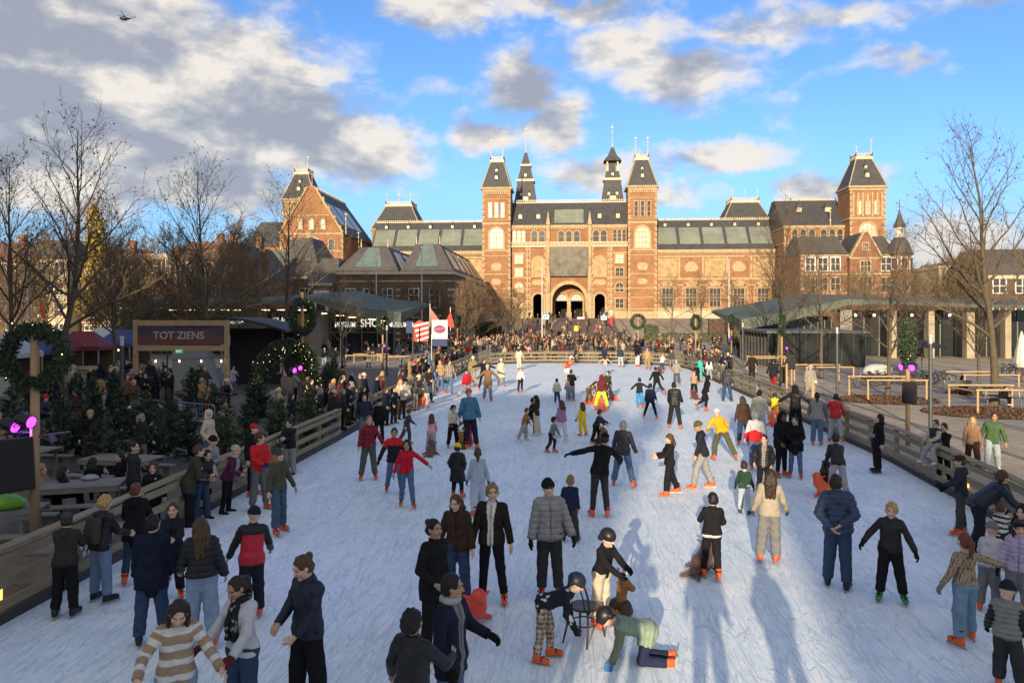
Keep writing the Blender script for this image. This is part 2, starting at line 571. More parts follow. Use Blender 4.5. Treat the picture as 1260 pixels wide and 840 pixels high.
# ------------------------------------------------------------------ the museum
M_BRICK = brickmat('museum_brick', (.36, .155, .073), (.29, .11, .052), (.34, .24, .14))
M_STONE = pmat('cream_stone', (.40, .305, .18), .8, .3, 1.2)
M_STONE2 = pmat('pale_stone', (.50, .42, .31), .85, .2, .9)
M_TILE = pmat('glazed_tile_picture', (.30, .185, .075), .6, .4, 1.1, col2=(.39, .27, .13))
M_SLATE = pmat('slate', (.062, .062, .066), .6, .3, 1.0, bump=.3, bscale=4, spec=.3)
M_SLATE2 = pmat('worn_slate', (.085, .08, .078), .65, .35, .9, bump=.3, bscale=4, spec=.3)
M_GLASSR = pmat('roof_glass', (.19, .215, .17), .25, .35, .35, spec=.6)
M_GLASSV = pmat('green_roof_glass', (.12, .17, .15), .2, .3, .5, spec=.6)
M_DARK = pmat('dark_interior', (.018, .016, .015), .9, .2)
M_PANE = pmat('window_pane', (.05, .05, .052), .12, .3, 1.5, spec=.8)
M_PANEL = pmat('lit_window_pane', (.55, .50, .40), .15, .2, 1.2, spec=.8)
M_LEAD = pmat('lead_grey', (.20, .21, .21), .5, .2)
M_WHITE = pmat('white_paint', (.70, .68, .62), .5, .1)
M_CREST = pmat('gilded_crest', (.52, .44, .29), .5, .2, 3.0)
MD = 170.0                      # the facade stands here
def arch_wall(mb, x0, x1, z0, z1, y, openings, depth, nseg=14):
 """front face of a wall with round-headed openings (xc, half, z_bottom, z_spring), each with reveals going back by depth"""
 xs = x0
 for (xc, hw, zb, zs) in sorted(openings):
  mb.add([(xs, y, z0), (xc - hw, y, z0), (xc - hw, y, z1), (xs, y, z1)], [(0, 1, 2, 3)])
  if zb > z0:
   mb.add([(xc - hw, y, z0), (xc + hw, y, z0), (xc + hw, y, zb), (xc - hw, y, zb)], [(0, 1, 2, 3)])
  arc = [(xc - hw * math.cos(PI * i / nseg), zs + hw * math.sin(PI * i / nseg)) for i in range(nseg + 1)]
  for i in range(nseg):
   a, b = arc[i], arc[i + 1]
   mb.add([(a[0], y, a[1]), (b[0], y, b[1]), (b[0], y, z1), (a[0], y, z1)], [(0, 1, 2, 3)])
  loop = [(xc - hw, zb)] + arc + [(xc + hw, zb)]
  for i in range(len(loop) - 1):
   a, b = loop[i], loop[i + 1]
   mb.add([(a[0], y, a[1]), (b[0], y, b[1]), (b[0], y + depth, b[1]), (a[0], y + depth, a[1])], [(0, 1, 2, 3)])
  xs = xc + hw
 mb.add([(xs, y, z0), (x1, y, z0), (x1, y, z1), (xs, y, z1)], [(0, 1, 2, 3)])
def arch_band(mb, xc, r0, r1, zs, y0, y1, n=16, legs=None):
 """a raised round arch band between the radii, standing on legs down to z"""
 def ring(r):
  p = [(xc - r * math.cos(PI * i / n), zs + r * math.sin(PI * i / n)) for i in range(n + 1)]
  if legs is not None:
   p = [(xc - r, legs)] + p + [(xc + r, legs)]
  return p
 a, b = ring(r0), ring(r1)
 for i in range(len(a) - 1):
  q = [a[i], a[i + 1], b[i + 1], b[i]]
  vs = [(x, y0, z) for x, z in q] + [(x, y1, z) for x, z in q]
  mb.add(vs, [(0, 1, 2, 3), (4, 7, 6, 5), (0, 4, 5, 1), (1, 5, 6, 2), (2, 6, 7, 3), (3, 7, 4, 0)])
def window(parent, xc, y, z0, z1, hw, arch=False, pane=None, frame=None, bars=(2, 2), proud=.18, fw=.22, sill=True):
 """a window standing on a wall that faces -y: stone surround, bars, and its pane as a sub-part"""
 mb = MB()
 yf = y - proud
 zs = z1 - hw if arch else z1
 if arch:
  arch_band(mb, xc, hw, hw + fw, zs, yf, y + .02, 12, z0)
 else:
  mb.box(xc - hw - fw, xc - hw, yf, y + .02, z0, z1)
  mb.box(xc + hw, xc + hw + fw, yf, y + .02, z0, z1)
  mb.box(xc - hw - fw, xc + hw + fw, yf, y + .02, z1, z1 + fw)
 if sill:
  mb.box(xc - hw - fw * 1.3, xc + hw + fw * 1.3, yf - .08, y + .02, z0 - fw * .8, z0)
 for i in range(1, bars[0]):
  x = xc - hw + 2 * hw * i / bars[0]
  mb.box(x - .06, x + .06, y - .1, y - .035, z0, z1 - (hw * .25 if arch else 0))
 for i in range(1, bars[1]):
  z = z0 + (z1 - z0) * i / bars[1]
  w_ = hw if z <= zs else math.sqrt(max(.01, hw * hw - (z - zs) ** 2))
  mb.box(xc - w_, xc + w_, y - .095, y - .04, z - .05, z + .05)
 f = mb.build('window', frame or M_STONE, parent)
 pb = MB()
 if arch:
  pts = [(xc - hw, z0)] + [(xc - hw * math.cos(PI * i / 12), zs + hw * math.sin(PI * i / 12)) for i in range(13)] + [(xc + hw, z0)]
  pb.prism(pts, y - .03, y - .012)
 else:
  pb.box(xc - hw, xc + hw, y - .03, y - .012, z0, z1)
 pb.build('pane', pane or M_PANE, f)
 return f
def quoins(mb, x, y, z0, z1, s=1, w=.55, h=.42, gap=.42):
 """alternating long and short corner stones, to one side of x"""
 z = z0
 k = 0
 while z < z1 - .1:
  ww = w if k % 2 else w * .6
  mb.box(min(x, x + s * ww), max(x, x + s * ww), y - .06, y + .05, z, min(z + h, z1))
  z += h + (gap if k % 2 else .05)
  k += 1
def crest(mb, x0, x1, y, z, h=.8, step=.55):
 """an openwork ridge crest along x: rail, spikes and balls"""
 mb.box(x0, x1, y - .1, y + .1, z, z + h * .28)
 mb.box(x0, x1, y - .06, y + .06, z + h * .62, z + h * .74)
 n = max(1, int((x1 - x0) / step))
 for i in range(n + 1):
  x = x0 + (x1 - x0) * i / n
  mb.box(x - .07, x + .07, y - .07, y + .07, z + h * .28, z + h)
def finial(mb, x, y, z, h):
 mb.lathe((x, y, z), [(.16, 0), (.10, h * .15), (.2, h * .22), (.2, h * .27), (.08, h * .33), (.06, h * .6), (.16, h * .66), (.14, h * .72), (.05, h * .76), (.03, h)], 6)
 mb.box(x - .3, x + .3, y - .03, y + .03, z + h * .86, z + h * .9)
def dormer(parent, x, y, z, w=.55, h=1.3, dep=1.6, pane=None):
 """a small roof dormer facing -y with its own pointed roof"""
 mb = MB()
 mb.cur = 0
 mb.box(x - w, x + w, y, y + dep, z, z + h)
 mb.cur = 1
 mb.frustum((x, y + dep / 2), (w + .15, dep / 2 + .12), (.05, dep / 2 - .3), z + h, z + h + w * 2.2)
 mb.tube([(x, y + .3, z + h + w * 2), (x, y + .3, z + h + w * 2 + .6)], .05, 5)
 o = mb.build('dormer', [M_CREST, M_SLATE], parent)
 MB().box(x - w * .62, x + w * .62, y - .04, y - .01, z + h * .15, z + h * .85).build('pane', pane or M_PANEL, o)
 return o
def steep_roof(parent, cx, cy, hx, hy, z0, z1, tx, ty, name='tower_roof'):
 """truncated steep pyramid with an eave gutter and a crested flat top"""
 mb = MB()
 mb.cur = 0
 mb.frustum((cx, cy), (hx, hy), (tx, ty), z0, z1)
 mb.cur = 1
 mb.box(cx - hx - .25, cx + hx + .25, cy - hy - .25, cy + hy + .25, z0 - .45, z0 - .02)
 for (a, b) in ((-1, -1), (1, -1), (1, 1), (-1, 1)):
  mb.tube([(cx + a * hx, cy + b * hy, z0), (cx + a * tx, cy + b * ty, z1)], .13, 5)
 o = mb.build(name, [M_SLATE, M_STONE], parent)
 c = MB()
 h = (z1 - z0) * .24
 c.box(cx - tx - .12, cx + tx + .12, cy - ty - .12, cy + ty + .12, z1, z1 + h * .25)
 for yy in (cy - ty, cy + ty):
  crest(c, cx - tx, cx + tx, yy, z1 + h * .25, h * .75, .5)
 for xx in (cx - tx, cx + tx):
  c.box(xx - .07, xx + .07, cy - ty, cy + ty, z1 + h * .6, z1 + h * .72)
  n = max(1, int(2 * ty / .5))
  for i in range(n + 1):
   yq = cy - ty + 2 * ty * i / n
   c.box(xx - .07, xx + .07, yq - .07, yq + .07, z1 + h * .25, z1 + h)
 c.build('roof_crest', M_CREST, parent)
 return o
def build_museum():
 root = empty('museum_building', (0, MD, 0), label='large red brick museum with cream stone bands, steep slate tower roofs and arched passage', category='building')
 root.location = (0, 0, 0)
 B = 1.0
 # ---------------- centre block
 y = MD
 mb = MB()
 arch_wall(mb, -13.05, 13.05, B, 24.6, y, [(0, 3.7, B, 7.6), (-6.9, 1.15, B, 8.0), (6.9, 1.15, B, 8.0)], 2.2)
 mb.box(-13.05, 13.05, y + 12, y + 14, B, 24.6)
 mb.box(-13.05, -12.9, y, y + 12, B, 24.6)
 mb.box(12.9, 13.05, y, y + 12, B, 24.6)
 mb.build('centre_wall', M_BRICK, root, fix=False)
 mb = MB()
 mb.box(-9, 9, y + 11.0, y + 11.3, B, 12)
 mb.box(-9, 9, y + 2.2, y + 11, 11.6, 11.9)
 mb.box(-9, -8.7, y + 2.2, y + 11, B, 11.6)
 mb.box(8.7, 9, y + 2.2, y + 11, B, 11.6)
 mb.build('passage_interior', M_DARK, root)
 mb = MB()
 arch_wall(mb, -3.7, 3.7, B, 11.6, y + 3.6, [(-1.72, 1.42, B, 7.9), (1.72, 1.42, B, 7.9)], .7)
 ia = mb.build('inner_arch_wall', M_BRICK, root, fix=False)
 mb = MB()
 mb.box(-.42, .42, y + 3.2, y + 3.62, B, 7.6)
 mb.box(-.6, .6, y + 3.1, y + 3.7, B, 5.0)
 for sx in (-1.72, 1.72):
  arch_band(mb, sx, 1.42, 1.72, 7.9, y + 3.5, y + 3.64, 12, B)
 mb.build('stone_trim', M_STONE, ia)
 for sx in (-1.72, 1.72):
  mb = MB()
  pts = [(sx - 1.42 * math.cos(PI * i / 12), 7.75 + 1.42 * math.sin(PI * i / 12)) for i in range(13)]
  mb.prism(pts, y + 3.9, y + 3.95)
  o = mb.build('arch_glazing', M_PANEL, root)
  mb = MB()
  for i in range(5):
   x = sx - 1.1 + .55 * i
   mb.box(x - .04, x + .04, y + 3.82, y + 3.89, 7.75, 7.75 + math.sqrt(max(.05, 1.42 ** 2 - (x - sx) ** 2)))
  mb.box(sx - 1.42, sx + 1.42, y + 3.8, y + 3.89, 7.6, 7.8)
  mb.build('glazing_bar', M_LEAD, o)
 mb = MB()
 arch_band(mb, 0, 3.7, 4.2, 7.6, y - .25, y + .3, 24, B)
 arch_band(mb, 0, 4.2, 4.45, 7.6, y - .14, y + .3, 24)
 for sx in (-6.9, 6.9):
  arch_band(mb, sx, 1.15, 1.55, 8.0, y - .2, y + .3, 16, B)
  arch_band(mb, sx, 1.25, 1.5, 16.2, y - .12, y + .1, 14, 13.2)
  mb.box(sx - 1.6, sx + 1.6, y - .2, y + .05, 12.9, 13.2)
  mb.box(sx - 1.1, sx + 1.1, y - .12, y + .05, 11.1, 12.3)
  mb.box(sx - 1.4, sx + 1.4, y - .08, y + .05, 11.4, 12.0)
 for z, h in ((24.0, .6), (19.65, .35), (18.2, .25), (12.6, .22), (10.2, .22), (8.1, .2), (5.6, .22)):
  for (xa, xb) in ((-13.0, -9.7), (-8.9, -8.35), (-5.4, -4.75), (4.75, 5.4), (8.35, 8.9), (9.7, 13.0)) if z < 19 else ((-13.0, 13.0),):
   mb.box(xa, xb, y - .16, y + .05, z, z + h)
 for i in range(47):                      # dentils under the cornice
  x = -12.7 + 25.4 * i / 46
  mb.box(x - .13, x + .13, y - .3, y, 23.55, 24.0)
 for sx in (-1, 1):                       # quoined pilasters
  for px_ in (9.3, 8.62, 5.1):
   quoins(mb, sx * px_, y, 5.6, 19.6, sx, .5)
  mb.box(sx * 9.3 - .12, sx * 9.3 + .12, y - .2, y + .05, B, 19.6)
 for (xa, xb) in ((-13.0, -8.45), (-5.35, -4.45), (4.45, 5.35), (8.45, 13.0)):
  mb.box(xa, xb, y - .12, y + .05, B, 5.4)
 mb.build('stone_trim', M_STONE, root)
 for sx in (-6.9, 6.9):                   # blind niches with tile pictures
  mb = MB()
  mb.prism([(sx - 1.25, 13.2)] + [(sx - 1.25 * math.cos(PI * i / 12), 16.2 + 1.25 * math.sin(PI * i / 12)) for i in range(13)] + [(sx + 1.25, 13.2)], y - .05, y + .02)
  mb.build('tile_niche', M_TILE, root)
 mb = MB()
 mb.box(-13, 13, y - .45, y - .15, 19.6, 19.8)
 mb.box(-13, 13, y - .42, y - .18, 20.6, 20.78)
 for i in range(84):
  x = -12.9 + 25.8 * i / 83
  mb.box(x - .09, x + .09, y - .38, y - .22, 19.8, 20.6)
 mb.build('balustrade', M_CREST, root)
 for sx in (-4.65, 4.65):
  mb = MB()
  mb.box(sx - .42, sx + .42, y - .75, y + .05, B, 13.5)
  mb.box(sx - .34, sx + .34, y - .62, y + .05, 13.5, 21.5)
  mb.box(sx - .5, sx + .5, y - .85, y + .05, 13.3, 13.7)
  mb.box(sx - .45, sx + .45, y - .75, y + .05, 21.5, 22.0)
  mb.frustum((sx, y - .3), (.4, .4), (.3, .3), 22, 24.6)
  mb.frustum((sx, y - .3), (.48, .48), (.04, .04), 24.6, 27.6)
  mb.lathe((sx, y - .95, 9.4), [(.1, 0), (.28, .3), (.22, 1.0), (.26, 1.5), (.14, 1.75), (.17, 2.0), (.02, 2.2)], 8)
  mb.lathe((sx, y - .8, 15.4), [(.1, 0), (.26, .3), (.2, 1.0), (.24, 1.5), (.13, 1.75), (.16, 2.0), (.02, 2.2)], 8)
  mb.build('pinnacle', M_STONE, root)
 m, t = nodemat('banner_print')
 tc = t.n('ShaderNodeTexCoord').outputs['Object']
 n = t.noise(tc, .55, 5, .6, .6)
 sx_ = t.n('ShaderNodeSeparateXYZ', Vector=tc)
 c = t.ramp(t.m('ADD', n, t.m('MULTIPLY', t.m('SUBTRACT', sx_.outputs[2], 16), .012)), [(.3, (.04, .045, .03)), (.45, (.10, .09, .06)), (.6, (.16, .14, .11)), (.72, (.08, .11, .06))])
 t.n('ShaderNodeOutputMaterial', Surface=t.n('ShaderNodeBsdfPrincipled', Base_Color=c, Roughness=.6))
 MB().box(-4.2, 4.2, y - .98, y - .86, 13.05, 19.7).build('facade_banner', m, root)
 for x in (-1.75, 0, 1.75):
  window(root, x, y, 20.85, 23.2, .6, True, M_PANE, bars=(1, 2))
 for x in (-7.75, -6.05, 6.05, 7.75):
  window(root, x, y, 20.85, 23.3, .62, True, M_PANE, bars=(1, 2))
 for sg in (-1, 1):
  for k in range(3):
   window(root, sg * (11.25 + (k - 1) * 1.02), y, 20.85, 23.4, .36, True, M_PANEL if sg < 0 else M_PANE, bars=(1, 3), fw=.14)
  for (za, zb, ar) in ((16.0, 18.0, False), (13.1, 14.9, False), (9.6, 11.6, True), (6.0, 8.0, False)):
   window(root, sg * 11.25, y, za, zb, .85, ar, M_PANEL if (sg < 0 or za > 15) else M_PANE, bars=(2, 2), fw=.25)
 mb = MB()
 zr, zb_ = 30.2, 24.6
 mb.add([(-13.05, y + .2, zb_), (13.05, y + .2, zb_), (13.05, y + 4.6, zr), (-13.05, y + 4.6, zr), (-13.05, y + 14, zb_), (13.05, y + 14, zb_), (13.05, y + 7, zr), (-13.05, y + 7, zr)],
     [(0, 1, 2, 3), (3, 2, 6, 7), (7, 6, 5, 4), (1, 5, 6, 2), (0, 3, 7, 4)])
 ro = mb.build('roof', M_SLATE, root)
 mb = MB()
 crest(mb, -13.05, 13.05, y + 4.6, zr, .85, .5)
 mb.build('roof_crest', M_CREST, ro)
 k = (4.4 / (zr - zb_))
 sl = lambda z: y + .2 + (z - zb_) * k
 mb = MB()
 vs = [(-3.3, sl(25.1) - .12, 25.1), (3.3, sl(25.1) - .12, 25.1), (3.3, sl(28.5) - .12, 28.5), (-3.3, sl(28.5) - .12, 28.5)]
 vs += [(a, b + .3, c_) for a, b, c_ in vs]
 mb.add(vs, [(0, 1, 2, 3), (0, 4, 5, 1), (1, 5, 6, 2), (2, 6, 7, 3), (3, 7, 4, 0)])
 mb.build('roof_light', M_GLASSR, ro)
 for x in (-11, -6.9, 6.9, 11):
  dormer(root, x, sl(26.2) - .35, 26.2, .42, 1.0, 1.3)
 # ---------------- four great towers: two in front, two slender spires behind
 for sg in (-1, 1):
  cx = sg * 16.2
  tw = MB()
  tw.box(cx - 3.15, cx + 3.15, y - 1.4, y + 4.9, B, 32.6)
  t_ = tw.build('tower', M_BRICK, root)
  yf = y - 1.4
  mb = MB()
  for s2 in (-1, 1):
   quoins(mb, cx + s2 * 3.17, yf, 2, 32.2, -s2, .6, .42, .42)
  for z, h in ((32.0, .6), (24.6, .5), (18.6, .35), (17.5, .2), (13.4, .25), (10.2, .22), (8.2, .2), (5.6, .25), (25.6, .15), (30.2, .15)):
   mb.box(cx - 3.2, cx + 3.2, yf - .14, yf + .04, z, z + h)
  for i in range(13):
   x = cx - 2.9 + 5.8 * i / 12
   mb.box(x - .14, x + .14, yf - .22, yf, 31.4, 32.0)
  mb.box(cx - 3.25, cx + 3.25, yf - .12, yf + .04, B, 5.2)
  for z0_, z1_ in ((14.3, 16.0), (11.2, 12.5)):
   mb.box(cx - .85, cx + .85, yf - .1, yf + .03, z0_, z1_)
   mb.box(cx - 1.1, cx + 1.1, yf - .07, yf + .03, z0_ + .3, z1_ - .3)
  mb.build('stone_trim', M_STONE, t_)
  for k in (-1, 0, 1):
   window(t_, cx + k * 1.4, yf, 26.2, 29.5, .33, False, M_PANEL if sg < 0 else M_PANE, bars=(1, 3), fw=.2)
  window(t_, cx, yf, 19.3, 23.9, 1.5, True, M_PANEL, bars=(4, 4), fw=.4)
  steep_roof(root, cx, y + 1.75, 3.3, 3.3, 33.0, 38.9, 1.5, 1.5)
  for dx in (-1.35, 1.35):
   f_ = MB()
   finial(f_, cx + dx, y + .35, 40.0, 4.4)
   f_.build('finial', M_CREST, root)
  k2 = 1.8 / 5.9
  dormer(root, cx, y - 1.55 + 2.0 * k2 - .5, 34.8, .32, .8, .9)
  dormer(root, cx, y - 1.55 + 3.7 * k2 - .4, 36.6, .25, .6, .7)
  sx = sg * 10.9
  sy = y + 22
  sp = MB()
  sp.cur = 0
  sp.box(sx - 2.9, sx + 2.9, sy - 2.9, sy + 2.9, 20, 31)
  sp.cur = 1
  sp.frustum((sx, sy), (3.0, 3.0), (2.0, 2.0), 31, 38)
  sp.cur = 2
  sp.box(sx - 2.25, sx + 2.25, sy - 2.25, sy + 2.25, 38, 38.6)
  sp.cur = 1
  if sg < 0:
   sp.frustum((sx, sy), (1.95, 1.95), (1.15, 1.15), 38.6, 42.0)
   sp.cur = 2
   sp.box(sx - 1.4, sx + 1.4, sy - 1.4, sy + 1.4, 42.0, 42.5)
   sp.cur = 1
   sp.frustum((sx, sy), (1.15, 1.15), (.3, .3), 42.5, 45.6)
  else:
   sp.frustum((sx, sy), (1.95, 1.95), (1.55, 1.55), 38.6, 40.4)
   sp.cur = 2
   for a in (-1, 1):
    for b in (-1, 1):
     sp.box(sx + a * 1.3 - .2, sx + a * 1.3 + .2, sy + b * 1.3 - .2, sy + b * 1.3 + .2, 40.4, 43.0)
   sp.cur = 1
   sp.box(sx - .8, sx + .8, sy - .8, sy + .8, 40.4, 43)
   sp.frustum((sx, sy), (2.2, 2.2), (1.5, 1.5), 42.9, 44.0)
   sp.frustum((sx, sy), (1.3, 1.3), (.3, .3), 44.0, 46.6)
  sp.cur = 2
  finial(sp, sx, sy, 45.4, 7.2)
  s_ = sp.build('spire', [M_BRICK, M_SLATE, M_CREST], root)
  for z, dx in ((34.2, -1.0), (34.2, 1.0), (39.2, 0)):
   kk = (z - 31) / 7 * 1.0
   dormer(s_, sx + dx, sy - 3.0 + kk - .3, z, .32, .8, .9) if z < 36 else dormer(s_, sx + dx, sy - 2.0, z, .3, .8, .9)
  dormer(s_, sx, sy - 3.2, 33.0, .8, 1.0, 1.0)
 # ---------------- long wings
 for sg in (-1, 1):
  xa, xb = (19.35, 45.5) if sg > 0 else (-45.5, -19.35)
  wy = y + 1.2
  mb = MB()
  mb.box(xa, xb, wy, wy + 13, B, 19.0)
  w_ = mb.build('wing_wall', M_BRICK, root)
  mb = MB()
  mb.box(xa, xb, wy - .3, wy + .05, 18.3, 19.0)
  mb.box(xa, xb, wy - .12, wy + .04, 17.3, 17.65)
  mb.box(xa, xb, wy - .12, wy + .04, 12.2, 12.7)
  mb.box(xa, xb, wy - .1, wy + .04, 10.9, 11.2)
  mb.box(xa, xb, wy - .1, wy + .04, 8.2, 8.4)
  mb.box(xa, xb, wy - .35, wy + .05, B, 6.0)
  for i in range(48):
   x = xa + .3 + (xb - xa - .6) * i / 47
   mb.box(x - .12, x + .12, wy - .2, wy, 17.95, 18.3)
  n = 5
  span = (xb - xa) / n
  for i in range(n + 1):
   x = xa + span * i
   if 0 < i < n:
    mb.box(x - .2, x + .2, wy - .12, wy + .04, 12.7, 17.3)
  for i in range(n):
   xc = xa + span * (i + .5)
   if i % 2:
    mb.box(xc - 1.15, xc + 1.15, wy - .12, wy + .03, 14.1, 15.9)
    mb.box(xc - .7, xc + .7, wy - .1, wy + .03, 15.9, 16.3)
    mb.box(xc - 1.45, xc + 1.45, wy - .08, wy + .03, 14.5, 15.5)
   for s2 in (-1, 1):
    quoins(mb, xc + s2 * 1.75, wy, 6.2, 10.6, s2, .4)
   arch_band(mb, xc, 1.35, 1.75, 10.35, wy - .1, wy + .03, 12)
  mb.build('stone_trim', M_STONE, w_)
  for i in range(n):
   xc = xa + span * (i + .5)
   if i % 2 == 0:
    MB().box(xc - span / 2 + .35, xc + span / 2 - .35, wy - .06, wy - .01, 12.9, 17.1).build('tile_picture', M_TILE, w_)
   window(root, xc, wy, 6.3, 10.3, 1.15, False, M_PANE, bars=(3, 3), fw=.2, frame=M_STONE)
   MB().prism([(xc - 1.3 * math.cos(PI * j / 10), 10.62 + 1.1 * math.sin(PI * j / 10)) for j in range(11)], wy - .07, wy + .02).build('tile_lunette', M_TILE, w_)
  MB().box(xa, xb, wy - 1.2, wy - .4, B, 5.2).build('plinth', M_STONE2, root)
  zr, ze = 26.2, 19.0
  mb = MB()
  mb.add([(xa, wy - .1, ze), (xb, wy - .1, ze), (xb, wy + 5.5, zr), (xa, wy + 5.5, zr), (xb, wy + 13, ze), (xa, wy + 13, ze), (xb, wy + 7.5, zr), (xa, wy + 7.5, zr)],
      [(0, 1, 2, 3), (3, 2, 6, 7), (7, 6, 4, 5), (1, 4, 6, 2), (0, 3, 7, 5)])
  ro = mb.build('roof', M_SLATE, root)
  c = MB()
  crest(c, xa, xb, wy + 5.5, zr, .6, .5)
  c.build('roof_crest', M_CREST, ro)
  k = 5.6 / (zr - ze)
  sl = lambda z: wy - .1 + (z - ze) * k
  n = 5
  for i in range(n):
   x0_, x1_ = xa + span * i + .35, xa + span * (i + 1) - .35
   vs = [(x0_, sl(20.3) - .14, 20.3), (x1_, sl(20.3) - .14, 20.3), (x1_, sl(24.4) - .14, 24.4), (x0_, sl(24.4) - .14, 24.4)]
   vs += [(a, b + .3, c_) for a, b, c_ in vs]
   g = MB().add(vs, [(0, 1, 2, 3), (0, 4, 5, 1), (1, 5, 6, 2), (2, 6, 7, 3), (3, 7, 4, 0)]).build('roof_light', M_GLASSR, ro)
   b = MB()
   for j in range(1, 9):
    x = x0_ + (x1_ - x0_) * j / 9
    b.beam((x, sl(20.3) - .17, 20.3), (x, sl(24.4) - .17, 24.4), .05, .06)
   for z in (21.6, 23):
    b.beam((x0_, sl(z) - .17, z), (x1_, sl(z) - .17, z), .05, .06)
   b.build('glazing_bar', M_LEAD, g)
   dormer(root, (x0_ + x1_) / 2, sl(24.7) - .25, 24.7, .3, .7, .8)
 # ---------------- hipped roofs that rise behind the wings
 for sg, cx in ((1, 42.6), (-1, -42.6)):
  mb = MB()
  mb.box(cx - 6, cx + 6, MD + 14, MD + 26, B, 25.5)
  mb.build('rear_block', M_BRICK, root)
  steep_roof(root, cx, MD + 20, 6.2, 6.0, 25.8, 31.6, 3.3, 3.0, 'rear_roof')
  f_ = MB()
  for dx in (-3, 0, 3):
   finial(f_, cx + dx, MD + 17.2, 32.6, 2.4)
  f_.build('finial', M_CREST, root)
 # ---------------- right corner pavilion
 yy = MD - 4
 mb = MB()
 mb.box(46.0, 59.0, yy, yy + 16, B, 23.6)
 blk = mb.build('corner_block', M_BRICK, root)
 mb = MB()
 for z, h in ((23.0, .6), (19.6, .3), (17.4, .25), (12.8, .3), (9.0, .25)):
  mb.box(45.9, 59.0, yy - .16, yy + .04, z, z + h)
  mb.box(45.82, 46.02, yy - .1, yy + 16, z + .002, z + h - .002)
 quoins(mb, 46.0, yy, 2, 23, 1)
 mb.build('stone_trim', M_STONE, blk)
 for x in (48.2, 50.0, 51.8, 54.2, 56, 57.6):
  window(blk, x, yy, 20.2, 22.7, .55, True, M_PANE, bars=(1, 2), fw=.2)
 for x in (48.6, 52.2, 55.8):
  window(blk, x, yy, 13.6, 17.0, .9, True, M_PANE, bars=(2, 3), fw=.3)
 mb = MB()
 mb.prism([(yy - .3, 23.6), (yy + 6.5, 29.8), (yy + 8.5, 29.8), (yy + 16, 23.6)], 45.6, 59.2)
 mb.v = [(b, a, c_) for a, b, c_ in mb.v]
 ro = mb.build('roof', M_SLATE, root)
 c = MB()
 crest(c, 45.8, 59, yy + 6.5, 29.8, .6, .5)
 c.build('roof_crest', M_CREST, ro)
 dormer(root, 50, yy + 2.7, 26.8, .5, 1.0, 1.3)
 dormer(root, 56, yy + 2.7, 26.8, .5, 1.0, 1.3)
 f_ = MB()
 finial(f_, 55.6, yy - .2, 23.6, 4.0)
 f_.build('finial', M_CREST, root)
 for (cx, cyy, nm) in ((62.2, MD - 3.5, 'r'), (-62.5, MD + 4.5, 'l')):
  tw = MB()
  tw.box(cx - 3.6, cx + 3.6, cyy - 3.6, cyy + 3.6, B, 31.0)
  t_ = tw.build('corner_tower', M_BRICK, root)
  mb = MB()
  for z, h in ((30.4, .6), (24.4, .4), (20.2, .3)):
   mb.box(cx - 3.66, cx + 3.66, cyy - 3.75, cyy - 3.56, z, z + h)
   mb.box(cx - 3.75, cx - 3.56, cyy - 3.6, cyy + 3.6, z, z + h - .003)
  for s2 in (-1, 1):
   quoins(mb, cx + s2 * 3.62, cyy - 3.6, 14, 30.3, -s2, .6)
  for i in range(7):
   x = cx - 2.9 + 5.8 * i / 6
   mb.box(x - .16, x + .16, cyy - 3.7, cyy - 3.58, 25.0, 30.0)
  mb.build('stone_trim', M_STONE, t_)
  for k in (-1, 0, 1):
   window(t_, cx + k * 1.75, cyy - 3.6, 25.4, 28.2, .4, False, M_PANEL, bars=(1, 2), fw=.16)
  window(t_, cx, cyy - 3.6, 20.9, 23.6, 1.6, True, M_PANEL, bars=(4, 2), fw=.35)
  steep_roof(root, cx, cyy, 3.8, 3.8, 31.4, 37.3, 1.65, 1.65)
  f_ = MB()
  finial(f_, cx + 1.5, cyy - 1.5, 38.4, 3.4)
  finial(f_, cx - 1.5, cyy - 1.5, 38.4, 1.8)
  f_.build('finial', M_CREST, root)
  dormer(root, cx, cyy - 3.8 + 1.8 * .36 - .4, 33.2, .38, .9, .9)
  dormer(root, cx, cyy - 3.8 + 3.7 * .36 - .3, 35.1, .28, .7, .7)
 # ---------------- left corner pavilion: a gable towards the square, ridge going back
 gx, hw, gz, ge, gy = -57.0, 7.2, 33.0, 22.4, MD - 6
 mb = MB()
 mb.prism([(gx - hw, B), (gx + hw, B), (gx + hw, ge), (gx + .7, gz - .6), (gx + .7, gz), (gx - .7, gz), (gx - .7, gz - .6), (gx - hw, ge)], gy, gy + .9)
 mb.box(gx - hw + .05, gx + hw - .05, gy + .9, gy + 26, B, ge)
 gb = mb.build('gable_block', M_BRICK, root)
 mb = MB()
 for s2 in (-1, 1):
  mb.beam((gx + s2 * hw, gy + .1, ge + .2), (gx + s2 * .8, gy + .1, gz - .2), .9, .35)
  quoins(mb, gx + s2 * hw, gy, 2, ge, -s2)
  for k in range(5):
   xx, zz = gx + s2 * (hw - (hw - .8) * (k + .5) / 5), ge + (gz - ge) * (k + .5) / 5
   mb.box(xx - .22, xx + .22, gy - .2, gy + .2, zz, zz + .75)
 for z, h in ((22.2, .4), (18.4, .3), (14.0, .3), (26.4, .22)):
  w2 = hw if z < ge else hw * (gz - z) / (gz - ge) - .4
  mb.box(gx - w2, gx + w2, gy - .12, gy + .03, z, z + h)
 arch_band(mb, gx, 1.6, 2.0, 20.2, gy - .14, gy + .03, 14, 18.7)
 finial(mb, gx, gy + .4, gz, 3.0)
 mb.build('stone_trim', M_STONE, gb)
 for x in (-2.6, 0, 2.6):
  window(gb, gx + x, gy, 23.4, 25.6, .45, True, M_PANEL, bars=(1, 2))
 window(gb, gx, gy, 18.8, 21.6, 1.4, True, M_PANEL, bars=(4, 2))
